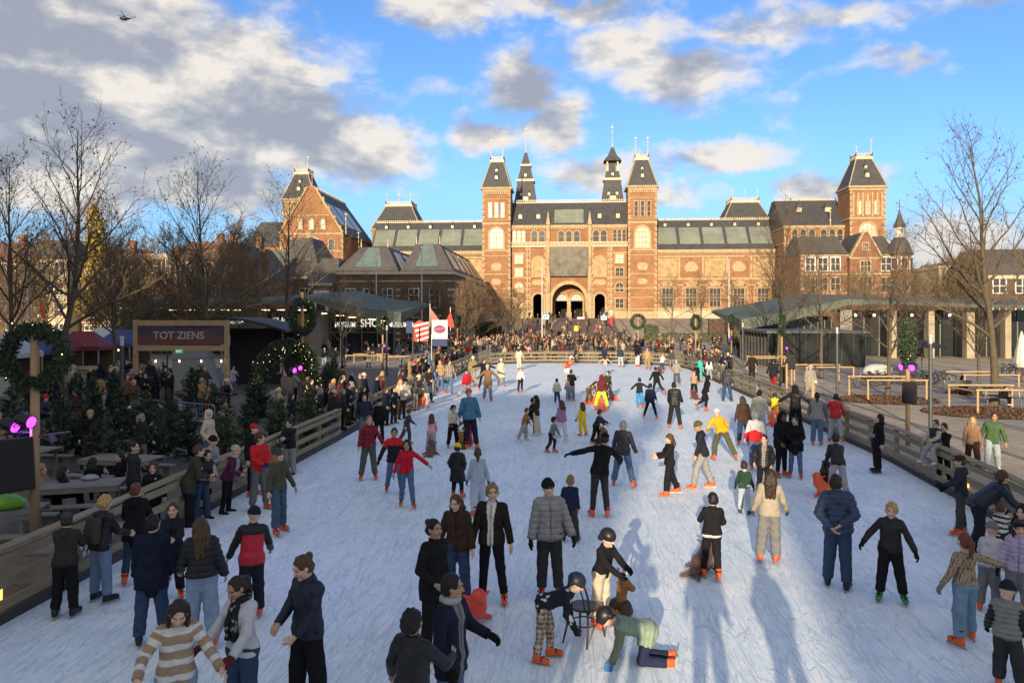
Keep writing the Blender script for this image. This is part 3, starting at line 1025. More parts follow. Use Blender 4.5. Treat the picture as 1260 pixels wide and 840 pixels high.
 for x in (-4.6, 4.6):
  window(gb, gx + x, gy, 18.9, 21.2, .6, True, M_PANE, bars=(1, 2))
 mb = MB()
 mb.add([(gx - hw - .3, gy + .5, ge - .2), (gx, gy + .5, gz - .5), (gx + hw + .3, gy + .5, ge - .2), (gx - hw - .3, gy + 26, ge - .2), (gx, gy + 26, gz - .5), (gx + hw + .3, gy + 26, ge - .2)],
     [(0, 1, 4, 3), (1, 2, 5, 4), (0, 2, 1), (3, 4, 5), (0, 3, 5, 2)])
 ro = mb.build('roof', M_SLATE, root)
 s = (gz - ge) / hw
 for (ya, yb) in ((3, 8.5), (9.5, 15), (16, 21)):
  zz = lambda xo: gz - .5 - (xo) * (gz - ge - .3) / (hw + .3)
  vs = [(gx + 2.0, gy + ya, zz(2.0) + .14), (gx + 5.6, gy + ya, zz(5.6) + .14), (gx + 5.6, gy + yb, zz(5.6) + .14), (gx + 2.0, gy + yb, zz(2.0) + .14)]
  vs += [(a, b, c_ - .25) for a, b, c_ in vs]
  MB().add(vs, [(0, 1, 2, 3), (0, 4, 5, 1), (1, 5, 6, 2), (2, 6, 7, 3), (3, 7, 4, 0)]).build('roof_light', M_GLASSV, ro)
 c = MB()
 c.box(gx - .08, gx + .08, gy + 1, gy + 26, gz - .5, gz - .05)
 for i in range(40):
  yq = gy + 1 + i * .63
  c.box(gx - .06, gx + .06, yq - .07, yq + .07, gz - .05, gz + .35)
 c.build('roof_crest', M_CREST, ro)
 f_ = MB()
 finial(f_, gx + hw + .3, gy + 1, ge, 5.0)
 finial(f_, gx + hw + 1.2, gy + 8, 19, 5.0)
 f_.build('finial', M_CREST, root)
 MB().box(-73.5, -64.4, MD - 2, MD + 12, B, 20).build('corner_block', M_BRICK, root)
 mb = MB()
 mb.frustum((-69, MD + 5), (4.9, 7.2), (2.5, 4), 20, 26)
 mb.build('roof', M_SLATE, root)
build_museum()
# ------------------------------------------------------------------ other buildings
BR_BROWN = brickmat('brown_brick', (.20, .115, .075), (.165, .09, .06), (.20, .16, .12))
BR_RED = brickmat('red_brick', (.31, .125, .07), (.26, .10, .055), (.28, .2, .14))
BR_DARK = brickmat('dark_brick', (.15, .085, .06), (.12, .07, .05), (.16, .13, .1))
CONC = pmat('concrete', (.27, .25, .22), .85, .18, .8, bump=.2, bscale=9)
GREEN_GLASS = pmat('frosted_green_glass', (.105, .125, .10), .7, .3, .6, spec=.2)
DARK_GLASS = pmat('dark_shop_glass', (.022, .026, .027), .08, .3, .4, spec=.7)
ROOFT = pmat('roof_tile', (.16, .085, .06), .8, .25, 1.4)
CREAMW = pmat('cream_render', (.52, .44, .30), .8, .12, .8)
WARM_LAMP = pmat('warm_lamp', (.9, .8, .6), .5, .02, emit=((1.0, .78, .45), 2.5))
def win(parent, xc, y, z0, z1, hw, bars=(2, 3), frame=None, fw=.14):
 return window(parent, xc, y, z0, z1, hw, False, M_PANE, frame or M_WHITE, bars, .08, fw)
def skylight(parent, vs, th=.2, mat=None):
 vs = [Vector(v) for v in vs]
 nrm = (vs[1] - vs[0]).cross(vs[3] - vs[0]).normalized()
 a = [v + nrm * .08 for v in vs]
 b = [v - nrm * th for v in vs]
 return MB().add(a + b, [(0, 1, 2, 3), (7, 6, 5, 4), (0, 4, 5, 1), (1, 5, 6, 2), (2, 6, 7, 3), (3, 7, 4, 0)]).build('roof_light', mat or M_GLASSV, parent)
def build_school():
 root = empty('museum_annex', label='low brown brick annex with hipped slate roofs and green skylights left of the passage', category='building')
 y0, y1 = 114.0, 157.0
 mb = MB()
 mb.box(-35.8, -17.5, y0, y1, -.1, 11.0)
 w = mb.build('wall', BR_BROWN, root)
 mb = MB()
 mb.box(-35.9, -17.3, y0 - .3, y0 + .05, 10.6, 11.0)
 mb.box(-17.55, -17.2, y0 - .298, y1, 10.602, 11.0)
 mb.box(-35.9, -17.38, y0 - .12, y0 + .03, 9.5, 9.7)
 mb.box(-17.53, -17.37, y0 - .12, y1, 9.5, 9.7)
 z = .5
 while z < 9:
  mb.box(-18.4, -17.44, y0 - .06, y0 + .6, z, z + .4)
  mb.box(-26.4, -25.7, y0 - .06, y0 + .05, z, z + .4)
  z += .95
 mb.build('stone_trim', M_STONE2, root)
 for x in (-33.5, -30.6, -27.7, -23.6, -20.4):
  win(root, x, y0, .9, 4.0, .75)
  win(root, x, y0, 5.6, 8.4, .7)
 for k in range(9):
  yy = y0 + 3.2 + k * 4.5
  f = MB()
  for zz in (1.0, 5.6):
   f.box(-17.52, -17.4, yy - .8, yy + .8, zz, zz + 3.0)
  o = f.build('window', M_WHITE, root)
  p = MB()
  for zz in (1.0, 5.6):
   for s in (-1, 1):
    p.box(-17.42, -17.38, yy + s * .38 - .32, yy + s * .38 + .32, zz + .12, zz + 2.88)
  p.build('pane', M_PANE, o)
 for (xa, xb, ta, tb, zt) in ((-25.8, -17.4, -24.0, -20.3, 15.6), (-36.0, -25.9, -32.9, -28.6, 15.2)):
  mb = MB()
  ye, yb = y0 - .2, y1
  yt, yu = y0 + 4.0, y1 - 4
  vs = [(xa, ye, 11), (xb, ye, 11), (xb, yb, 11), (xa, yb, 11), (ta, yt, zt), (tb, yt, zt), (tb, yu, zt), (ta, yu, zt)]
  mb.add(vs, [(0, 1, 5, 4), (1, 2, 6, 5), (2, 3, 7, 6), (3, 0, 4, 7), (4, 5, 6, 7)])
  ro = mb.build('roof', M_SLATE2, root)
  P = lambda u, v: Vector(vs[0]).lerp(Vector(vs[1]), u).lerp(Vector(vs[4]).lerp(Vector(vs[5]), u), v)
  skylight(ro, [P(.26, .2), P(.74, .2), P(.70, .97), P(.30, .97)])
  Q = lambda u, v: Vector(vs[1]).lerp(Vector(vs[2]), u).lerp(Vector(vs[5]).lerp(Vector(vs[6]), u), v)
  for k in range(5):
   skylight(ro, [Q(.08 + k * .18, .15), Q(.2 + k * .18, .15), Q(.2 + k * .18, .85), Q(.08 + k * .18, .85)], mat=M_GLASSR)
  for p in (vs[4], vs[5]):
   q = MB()
   q.tube([p, (p[0], p[1], p[2] + 1.3)], [.12, .04], 6)
   q.build('finial', M_CREST, ro)
 MB().box(-39.5, -35.9, 113, 128, -.1, 9.2).build('wall', BR_BROWN, root)
 MB().box(-39.7, -35.95, 112.7, 113.05, 8.9, 9.3).build('stone_trim', M_STONE2, root)
 mb = MB()
 mb.add([(-40, 112.8, 9.3), (-35.2, 112.8, 9.3), (-35.2, 128, 9.3), (-40, 128, 9.3), (-39, 117, 13.4), (-36.2, 117, 13.4), (-36.2, 126, 13.4), (-39, 126, 13.4)], [(0, 1, 5, 4), (1, 2, 6, 5), (2, 3, 7, 6), (3, 0, 4, 7), (4, 5, 6, 7)])
 mb.build('roof', M_SLATE2, root)
 mb = MB()
 mb.box(-38.9, -36.5, 112.75, 113.02, 4.6, 8.2)
 d = mb.build('portal', M_WHITE, root)
 MB().box(-38.4, -37.0, 112.7, 112.74, 4.7, 7.6).build('pane', M_PANE, d)
 root2 = empty('library_wing', label='long two storey brown brick wing with weathered green roof behind the shop pavilion', category='building')
 MB().box(-56, -39.6, 118, 132, -.1, 10.6).build('wall', BR_BROWN, root2)
 MB().box(-56.2, -39.65, 117.75, 118.05, 10.2, 10.65).build('stone_trim', M_STONE2, root2)
 mb = MB()
 mb.prism([(117.7, 10.6), (124, 15.2), (132.3, 10.6)], -56.3, -47)
 mb.v = [(b, a, c) for a, b, c in mb.v]
 mb.build('roof', pmat('verdigris_roof', (.13, .155, .125), .7, .3, .7), root2)
 mb = MB()
 mb.add([(-47, 117.7, 10.6), (-39.4, 117.7, 10.6), (-39.4, 132, 10.6), (-47, 132, 10.6), (-45.6, 122, 17.2), (-42.4, 122, 17.2), (-42.4, 128, 17.2), (-45.6, 128, 17.2)], [(0, 1, 5, 4), (1, 2, 6, 5), (2, 3, 7, 6), (3, 0, 4, 7), (4, 5, 6, 7)])
 mb.build('roof', M_SLATE2, root2)
 for x in (-54, -51, -48, -45, -42):
  win(root2, x, 118, 5.4, 8.6, .8)
  win(root2, x, 118, 1.0, 4.0, .8)
 root3 = empty('gable_house', label='narrow red brick house with a stepped gable and small chimneys behind the bare trees', category='house')
 mb = MB()
 xa, xb, yy = -49.5, -42.2, 100
 xm = (xa + xb) / 2
 pts = [(xa, -.1), (xb, -.1), (xb, 9.7)]
 for k in range(5):
  x = xb - (xb - xm - .6) * (k + 1) / 5
  pts += [(x + .0, 9.7 + k * 1.1), (x, 9.7 + (k + 1) * 1.1)]
 pts += [(xm - (x - xm), 9.7 + 5 * 1.1)]
 for k in range(4, -1, -1):
  x = xb - (xb - xm - .6) * (k) / 5
  x2 = xb - (xb - xm - .6) * (k + 1) / 5
  pts += [(2 * xm - x2, 9.7 + k * 1.1), (2 * xm - x, 9.7 + k * 1.1)]
 mb.prism(pts, yy, yy + .6)
 mb.box(xa + .1, xb - .1, yy + .6, yy + 14, -.1, 9.6)
 mb.build('wall', BR_RED, root3)
 mb = MB()
 mb.prism([(xa, 9.6), (xm, 14.4), (xb, 9.6)], yy + .6, yy + 14)
 ro = mb.build('roof', M_SLATE2, root3)
 MB().box(xb - 1.4, xb - .6, yy + 4, yy + 5, 9.8, 13.8).build('chimney', BR_RED, ro)
 MB().box(xm - .4, xm + .4, yy + 9, yy + 10, 13, 16).build('chimney', BR_RED, ro)
 for x in (xa + 1.4, xm, xb - 1.4):
  win(root3, x, yy, 6.2, 8.4, .5, (2, 2))
  win(root3, x, yy, 2.2, 4.6, .5, (2, 2))
 win(root3, xm, yy, 10.6, 12.4, .5, (2, 2))
def townhouse(x0, x1, y, h, wallm, roofm, label, floors=4, flat=False, wx=3, name='townhouse', depth=12):
 root = empty(name, label=label, category='house')
 xm = (x0 + x1) / 2
 MB().box(x0, x1, y, y + depth, -.1, h).build('wall', wallm, root)
 mb = MB()
 if flat:
  mb.box(x0 - .2, x1 + .2, y - .3, y + depth, h, h + .5)
  ro = mb.build('roof', M_STONE2, root)
 else:
  mb.add([(x0 - .2, y - .3, h), (x1 + .2, y - .3, h), (x1 + .2, y + depth, h), (x0 - .2, y + depth, h), (x0 + 1.0, y + 3.4, h + 3.6), (x1 - 1.0, y + 3.4, h + 3.6), (x1 - 1, y + depth - 3, h + 3.6), (x0 + 1, y + depth - 3, h + 3.6)],
      [(0, 1, 5, 4), (1, 2, 6, 5), (2, 3, 7, 6), (3, 0, 4, 7), (4, 5, 6, 7)])
  ro = mb.build('roof', roofm, root)
 MB().box(xm + 1.2, xm + 2.2, y + 5, y + 6, h, h + (2.2 if flat else 5.2)).build('chimney', BR_RED, ro)
 st = h / floors
 for f in range(floors):
  for i in range(wx):
   x = x0 + (x1 - x0) * (i + .5) / wx
   win(root, x, y, f * st + .9, f * st + st - .5, min(.75, (x1 - x0) / wx * .3), (2, 2))
 mb = MB()
 mb.box(x0 - .1, x1 + .1, y - .25, y + .02, h - .5, h - .02)
 for f in range(1, floors):
  mb.box(x0, x1, y - .1, y + .02, f * st - .06, f * st + .1)
 mb.build('stone_trim', M_STONE2, root)
 return root
def build_villa():
 root = empty('director_villa', label='red brick villa with a steep front gable and a pointed corner turret beside the museum', category='house')
 y = 140.0
 MB().box(41.7, 59.6, y, y + 12, -.1, 15.4).build('wall', BR_RED, root)
 mb = MB()
 for z in (4.6, 8.2, 11.6, 15.0):
  mb.box(41.6, 59.7, y - .12, y + .03, z, z + .3)
 for k in range(16):
  mb.box(41.66, 42.3, y - .06, y + .2, .6 + k * .92, 1.0 + k * .92)
 mb.build('stone_trim', M_STONE, root)
 for (xa, xb) in ((41.5, 50.0), (55.2, 58.4)):
  mb = MB()
  mb.add([(xa, y - .3, 15.4), (xb, y - .3, 15.4), (xb, y + 12, 15.4), (xa, y + 12, 15.4), (xa + .8, y + 4, 18.9), (xb - .6, y + 4, 18.9), (xb - .6, y + 8, 18.9), (xa + .8, y + 8, 18.9)], [(0, 1, 5, 4), (1, 2, 6, 5), (2, 3, 7, 6), (3, 0, 4, 7), (4, 5, 6, 7)])
  mb.build('roof', M_SLATE2, root)
 gx, hw = 52.6, 2.7
 mb = MB()
 mb.prism([(gx - hw, -.1), (gx + hw, -.1), (gx + hw, 14.6), (gx + .35, 19.2), (gx - .35, 19.2), (gx - hw, 14.6)], y - 1.2, y + .4)
 g = mb.build('gable', BR_RED, root)
 mb = MB()
 for s in (-1, 1):
  mb.beam((gx + s * (hw + .15), y - 1.2, 14.5), (gx + s * .3, y - 1.2, 19.3), .7, .3)
 for z in (8.2, 11.6, 14.4):
  mb.box(gx - hw, gx + hw, y - 1.32, y - 1.17, z, z + .28)
 mb.build('stone_trim', M_STONE, g)
 mb = MB()
 mb.prism([(gx - hw - .2, 14.3), (gx, 19.3), (gx + hw + .2, 14.3)], y + .4, y + 9)
 mb.build('roof', M_SLATE2, root)
 for (x, z0, z1, hw_, yy) in ((gx, 12.2, 14.0, .8, y - 1.2), (gx, 8.8, 11.2, 1.0, y - 1.2), (gx, 5.0, 7.6, 1.0, y - 1.2), (gx, 16, 17.2, .4, y - 1.2)):
  window(root, x, yy, z0, z1, hw_, False, M_PANE, M_STONE, (3, 2), .12, .2)
 for x in (43.4, 45.6, 47.8):
  window(root, x, y, 12.4, 14.7, .75, False, M_PANE, M_WHITE, (2, 2), .12, .2)
  window(root, x, y, 8.9, 11.1, .75, False, M_PANE, M_STONE, (2, 2), .12, .2)
  window(root, x, y, 5.0, 7.6, .75, False, M_PANE, M_STONE, (2, 2), .12, .2)
 window(root, 56.6, y, 12.4, 14.7, .8, False, M_PANE, M_WHITE, (2, 2), .12, .2)
 window(root, 56.6, y, 8.6, 11.1, .8, False, M_PANE, M_STONE, (2, 2), .12, .2)
 mb = MB()
 mb.cur = 0
 mb.lathe((59.2, y + .6, 0), [(2.1, -.1), (2.1, 15.2)], 8)
 mb.cur = 1
 mb.lathe((59.2, y + .6, 0), [(2.5, 15.2), (1.5, 17.6), (.95, 18.3)], 8)
 mb.cur = 2
 mb.lathe((59.2, y + .6, 0), [(.75, 18.3), (.75, 20.2)], 8)
 mb.cur = 1
 mb.lathe((59.2, y + .6, 0), [(1.15, 20.2), (.5, 21.8), (.05, 23.4)], 8)
 mb.tube([(59.2, y + .6, 23.2), (59.2, y + .6, 25.2)], .06, 5)
 t = mb.build('turret', [BR_RED, M_SLATE2, M_WHITE], root)
 for a in (-2.36, -1.57, -.785):
  cx, cy = 59.2 + 2.0 * math.cos(a), y + .6 + 2.0 * math.sin(a)
  f = MB()
  f.obox((cx, cy, 13.6), (.07, .6, 1.1), rz(a))
  f.obox((cx, cy, 9.6), (.07, .55, 1.1), rz(a))
  o = f.build('window', M_WHITE, t)
  p = MB()
  for zz in (13.6, 9.6):
   for s in (-1, 1):
    p.obox(Vector((cx, cy, zz)) + rz(a) @ Vector((.08, s * .27, 0)), (.02, .22, .95), rz(a))
  p.build('pane', M_PANE, o)
def text_mesh(parent, name, body, loc, size, mat, rot=(PI / 2, 0, 0), depth=.04, align='CENTER', sx=1.0, bold=0.0):
 cu = bpy.data.curves.new(name, 'FONT')
 cu.body = body
 cu.size = size
 cu.extrude = depth / 2
 cu.offset = bold
 cu.align_x = align
 cu.align_y = 'CENTER'
 cu.resolution_u = 3
 tmp = bpy.data.objects.new(name, cu)
 COL.objects.link(tmp)
 bpy.context.view_layer.update()
 me = bpy.data.meshes.new_from_object(tmp.evaluated_get(bpy.context.evaluated_depsgraph_get()))
 bpy.data.objects.remove(tmp)
 bpy.data.curves.remove(cu)
 me.name = name
 me.materials.clear()
 me.materials.append(mat)
 o = bpy.data.objects.new(name, me)
 COL.objects.link(o)
 o.location = loc
 o.rotation_euler = rot
 o.scale = (sx, 1, 1)
 if parent:
  o.parent = parent
 return o
SIGN_WHITE = pmat('sign_white', (.8, .78, .72), .5, .05, emit=((1, .95, .85), .35))
def build_pavilions():
 root = empty('shop_pavilion', label='glass fronted museum shop pavilion under a folded green glass canopy', category='pavilion')
 y = 83.0
 for pts in ([(-52, 5.7), (-40, 5.6), (-33, 6.0), (-27.6, 6.45), (-22.5, 5.3), (-17.9, 4.75)],):
  mb = MB()
  n = len(pts)
  vs = []
  for (x, z) in pts:
   vs += [(x, y - 3.2, z), (x, y + 13, z + 1.2), (x, y - 3.5, z - (.35 + .75 * max(0, min(1, (x + 30) / 8)))), (x, y + 13, z + .9)]
  fs = []
  for i in range(n - 1):
   a, b = 4 * i, 4 * i + 4
   fs += [(a, b, b + 1, a + 1), (a + 2, a + 3, b + 3, b + 2), (a, a + 2, b + 2, b), (a + 1, b + 1, b + 3, a + 3)]
  fs += [(0, 1, 3, 2), (4 * n - 4, 4 * n - 2, 4 * n - 1, 4 * n - 3)]
  mb.add(vs, fs)
  ro = mb.build('canopy', GREEN_GLASS, root)
  mb = MB()
  for i in range(n - 1):
   for k in range(7):
    a = Vector(vs[4 * i]).lerp(Vector(vs[4 * i + 4]), k / 7)
    b = Vector(vs[4 * i + 2]).lerp(Vector(vs[4 * i + 6]), k / 7)
    mb.beam(a + Vector((0, -.05, 0)), b + Vector((0, -.05, 0)), .05, .05)
  mb.build('glazing_bar', M_LEAD, ro)
 mb = MB()
 mb.box(-28.7, -27.2, y - 1.5, y + 9, -.05, 4.9)
 mb.build('pillar', CONC, root)
 mb = MB()
 mb.box(-36.2, -34.6, y - 1, y + 9, -.05, 5.2)
 mb.build('pillar', CONC, root)
 mb = MB()
 mb.box(-27.2, -19.6, y + 1.2, y + 1.3, 0, 4.6)
 mb.box(-34.6, -28.7, y + 1.2, y + 1.3, 0, 4.9)
 mb.box(-52, -36.2, y + 1.2, y + 1.3, 0, 5)
 g = mb.build('shop_front', DARK_GLASS, root)
 mb = MB()
 for x in (-27.0, -25.2, -23.4, -21.6, -19.7, -34.4, -32.5, -30.6, -28.8, -50, -47, -44, -41, -38):
  mb.box(x - .05, x + .05, y + 1.1, y + 1.2, 0, 4.5)
 mb.box(-27.2, -19.6, y + 1.1, y + 1.2, 2.45, 2.55)
 mb.build('mullion', M_LEAD, g)
 MB().box(-30.3, -28.75, y - .6, y - .5, 0, 4.6).build('yellow_panel', pmat('yellow_flower_panel', (.45, .26, .02), .6, .75, 4.5), root)
 text_mesh(root, 'shop_sign', 'MUSEUM', (-25.3, y + 1.0, 3.35), .85, SIGN_WHITE, sx=.72, bold=.01)
 text_mesh(root, 'shop_sign', 'SHOP', (-22.2, y + 1.0, 3.5), 1.25, SIGN_WHITE, sx=.85, bold=.015)
 text_mesh(root, 'shop_sign', 'MUSEUM', (-19.2, y + 1.0, 3.35), .8, SIGN_WHITE, sx=.72, bold=.01)
 text_mesh(root, 'shop_sign', 'SHOP', (-32.4, y + 1.0, 3.7), 1.25, SIGN_WHITE, sx=.85, bold=.015)
 text_mesh(root, 'shop_sign', 'MUSEUM', (-38.3, y + 1.0, 3.7), .8, SIGN_WHITE, sx=.72, bold=.01)
 for k in range(16):
  x = -45 + k * 1.65 + random.uniform(-.3, .3)
  yy = y - 2 + random.uniform(0, 2.5)
  z = 5.0 if x < -29 else 4.6 - .12 * (x + 27)
  mb = MB()
  mb.box(x - .45, x + .45, yy - .05, yy + .05, z - .02, z + .05)
  mb.build('ceiling_lamp', WARM_LAMP, root)
 root = empty('cafe_pavilion', label='low cafe pavilion with concrete pillars under a long pale green glass canopy', category='pavilion')
 pts = [(17.8, 4.0), (22.5, 4.9), (28.6, 6.1), (33, 5.9), (41, 5.55), (52, 5.4), (66, 5.2)]
 mb = MB()
 n = len(pts)
 vs = []
 for (x, z) in pts:
  vs += [(x, y - 3.2, z), (x, y + 13, z + 1.0), (x, y - 3.5, z - (.35 + .75 * max(0, min(1, (31 - x) / 8)))), (x, y + 13, z + .7)]
 fs = []
 for i in range(n - 1):
  a, b = 4 * i, 4 * i + 4
  fs += [(a, b, b + 1, a + 1), (a + 2, a + 3, b + 3, b + 2), (a, a + 2, b + 2, b), (a + 1, b + 1, b + 3, a + 3)]
 fs += [(0, 1, 3, 2), (4 * n - 4, 4 * n - 2, 4 * n - 1, 4 * n - 3)]
 mb.add(vs, fs)
 ro = mb.build('canopy', GREEN_GLASS, root)
 mb = MB()
 for i in range(n - 1):
  for k in range(7):
   a = Vector(vs[4 * i]).lerp(Vector(vs[4 * i + 4]), k / 7)
   b = Vector(vs[4 * i + 2]).lerp(Vector(vs[4 * i + 6]), k / 7)
   mb.beam(a + Vector((0, -.05, 0)), b + Vector((0, -.05, 0)), .05, .05)
 mb.build('glazing_bar', M_LEAD, ro)
 for (xa, xb) in ((28.3, 29.5), (33.4, 34.0), (37.2, 37.8), (41, 41.8), (44.8, 45.4), (48.5, 49.3), (53, 53.8), (57.5, 58.3)):
  MB().box(xa, xb, y - 1.6, y - .7, -.05, 5.0).build('pillar', CONC if xa < 30 else pmat('worn_stone', (.34, .29, .21), .8, .3, .8), root)
 mb = MB()
 mb.box(20.2, 28.3, y + 1.2, y + 1.3, 0, 4.3)
 mb.box(29.5, 66, y + 2.2, y + 2.3, 0, 5)
 g = mb.build('cafe_front', DARK_GLASS, root)
 mb = MB()
 for k in range(12):
  x = 20.4 + k * .72
  mb.box(x - .04, x + .04, y + 1.1, y + 1.2, 0, 4.2)
 for k in range(22):
  x = 30.5 + k * 1.6
  mb.box(x - .05, x + .05, y + 2.1, y + 2.2, 0, 4.9)
 mb.build('mullion', M_LEAD, g)
 mb = MB()
 mb.box(23.2, 24.8, y + .8, y + 1.0, 0, 2.7)
 mb.box(26.4, 27.0, y + .8, y + 1.0, 0, 2.9)
 mb.build('wooden_door', pmat('warm_oak', (.36, .19, .07), .5, .25, 3), root)
 for k in range(9):
  x = 30 + k * 1.9
  MB().lathe((x, y - 1.2, 4.3), [(.04, .3), (.14, .2), (.14, .05), (.03, 0)], 8).build('hanging_lamp', WARM_LAMP, root)
 root = empty('glass_kiosk', label='low dark glass enclosure with flat grey roof at the end of the cafe', category='kiosk')
 MB().box(17.2, 25.2, 66.5, 77.5, 0, 2.9).build('glass_wall', DARK_GLASS, root)
 MB().box(16.9, 25.5, 66.2, 77.8, 2.9, 3.1).build('roof', pmat('zinc', (.10, .105, .10), .6, .2), root)
 mb = MB()
 for k in range(9):
  x = 17.25 + k * .99
  mb.box(x - .03, x + .03, 66.42, 66.5, 0, 2.9)
 for k in range(10):
  yy = 66.6 + k * 1.2
  mb.box(17.12, 17.2, yy - .03, yy + .03, 0, 2.9)
 mb.build('mullion', pmat('dark_mullion', (.05, .052, .05), .5), root)
def build_far():
 townhouse(-104, -93, 122, 13.5, BR_DARK, ROOFT, 'dark brick house at the far left edge behind the bare trees', 4, wx=3)
 townhouse(-92.5, -84, 121, 13.8, CREAMW, M_SLATE2, 'cream fronted house with tall windows behind the leftmost trees', 4, wx=3)
 townhouse(-83.5, -75, 124, 12.5, BR_BROWN, ROOFT, 'brown brick house behind the yellow leaved poplar', 4, wx=3)
 townhouse(-74.5, -65.5, 122, 14.2, BR_DARK, M_SLATE2, 'dark brick apartment house with a pale flat parapet behind the trees', 4, True, 4)
 townhouse(-65, -57.5, 120, 13.2, BR_RED, ROOFT, 'red brick house with tiled roof between the flat roofed block and the stepped gable', 4, wx=3)
 townhouse(62, 68, 132, 12.2, CREAMW, M_SLATE2, 'pale cream flat roofed building beyond the cafe on the right', 4, True, 3)
 townhouse(68.6, 80, 140, 10.5, BR_BROWN, ROOFT, 'brown brick house half hidden behind the trees right of the cream building', 3, wx=4)
 r = townhouse(54, 68, 102, 9.6, BR_DARK, M_SLATE2, 'dark brick house with a big grey roof and orange chimney at the right edge', 3, wx=5)
build_school()
build_villa()
build_pavilions()
build_far()
# ------------------------------------------------------------------ unseen houses added outside the view to shade the square
townhouse(-62, -31, 6, 33, BR_DARK, M_SLATE2, 'tall dark brick apartment block left of the square outside the view', 9, True, 10, 'shade_block', 16)  # added unseen block, only shades the left side of the square
for (xa, xb, hh, lab) in ((-74, -58, 27, 'first'), (-58, -40.5, 29.5, 'second'), (-40.5, -29, 29.5, 'third'), (-28.2, -22.3, 23, 'fourth'), (-21.3, -15.6, 24.5, 'fifth'), (-14.9, -12.9, 23, 'sixth'), (-7.6, -2.9, 22.5, 'seventh')):  # heights and gaps shaped for shade and sun stripes on the ice
 townhouse(xa, xb, -72, hh, BR_BROWN, ROOFT, lab + ' brown brick house of the row behind the photographer', 7, True, max(2, int((xb - xa) / 3)), 'shade_house', 12)  # added unseen houses, only there to shade the square and ice
# ------------------------------------------------------------------ trees and greenery
BARK = pmat('plane_bark', (.105, .085, .055), .85, .35, 5.0, bump=.5, bscale=14)
TWIG = pmat('twig_bark', (.12, .088, .058), .85, .3, 3.0)
TWIG_B = pmat('brown_twigs', (.19, .135, .08), .85, .3, 1.0)
def fast_tubes(segs, n):
 """segs: list of (points, radii); returns verts and faces of open n-sided tubes"""
 vs, fs = [], []
 ang = [(math.cos(2 * PI * j / n), math.sin(2 * PI * j / n)) for j in range(n)]
 for pts, rad in segs:
  o = len(vs)
  d = (pts[-1] - pts[0])
  x = d.cross(Vector((.3, .2, 1)))
  if x.length < 1e-6:
   x = Vector((1, 0, 0))
  x.normalize()
  y = d.normalized().cross(x)
  for p, r in zip(pts, rad):
   for c, s in ang:
    vs.append((p.x + (x.x * c + y.x * s) * r, p.y + (x.y * c + y.y * s) * r, p.z + (x.z * c + y.z * s) * r))
  for i in range(len(pts) - 1):
   for j in range(n):
    a, b = o + i * n + j, o + i * n + (j + 1) % n
    fs.append((a, b, b + n, a + n))
 return vs, fs
def branch(rnd, p, d, L, k, wob, up):
 """a wandering line from p towards d"""
 pts = [p.copy()]
 d = d.normalized()
 for i in range(k):
  d = (d + Vector((rnd.gauss(0, wob), rnd.gauss(0, wob), rnd.gauss(0, wob) + up))).normalized()
  p = p + d * (L / k)
  pts.append(p.copy())
 return pts
def along(pts, t):
 f = t * (len(pts) - 1)
 i = min(int(f), len(pts) - 2)
 return pts[i].lerp(pts[i + 1], f - i), (pts[i + 1] - pts[i]).normalized()
def side_dir(rnd, d, ang):
 a = rnd.uniform(0, 2 * PI)
 x = d.cross(Vector((0, 0, 1)))
 if x.length < .05:
  x = Vector((1, 0, 0))
 x.normalize()
 y = d.cross(x)
 return d * math.cos(ang) + (x * math.cos(a) + y * math.sin(a)) * math.sin(ang)
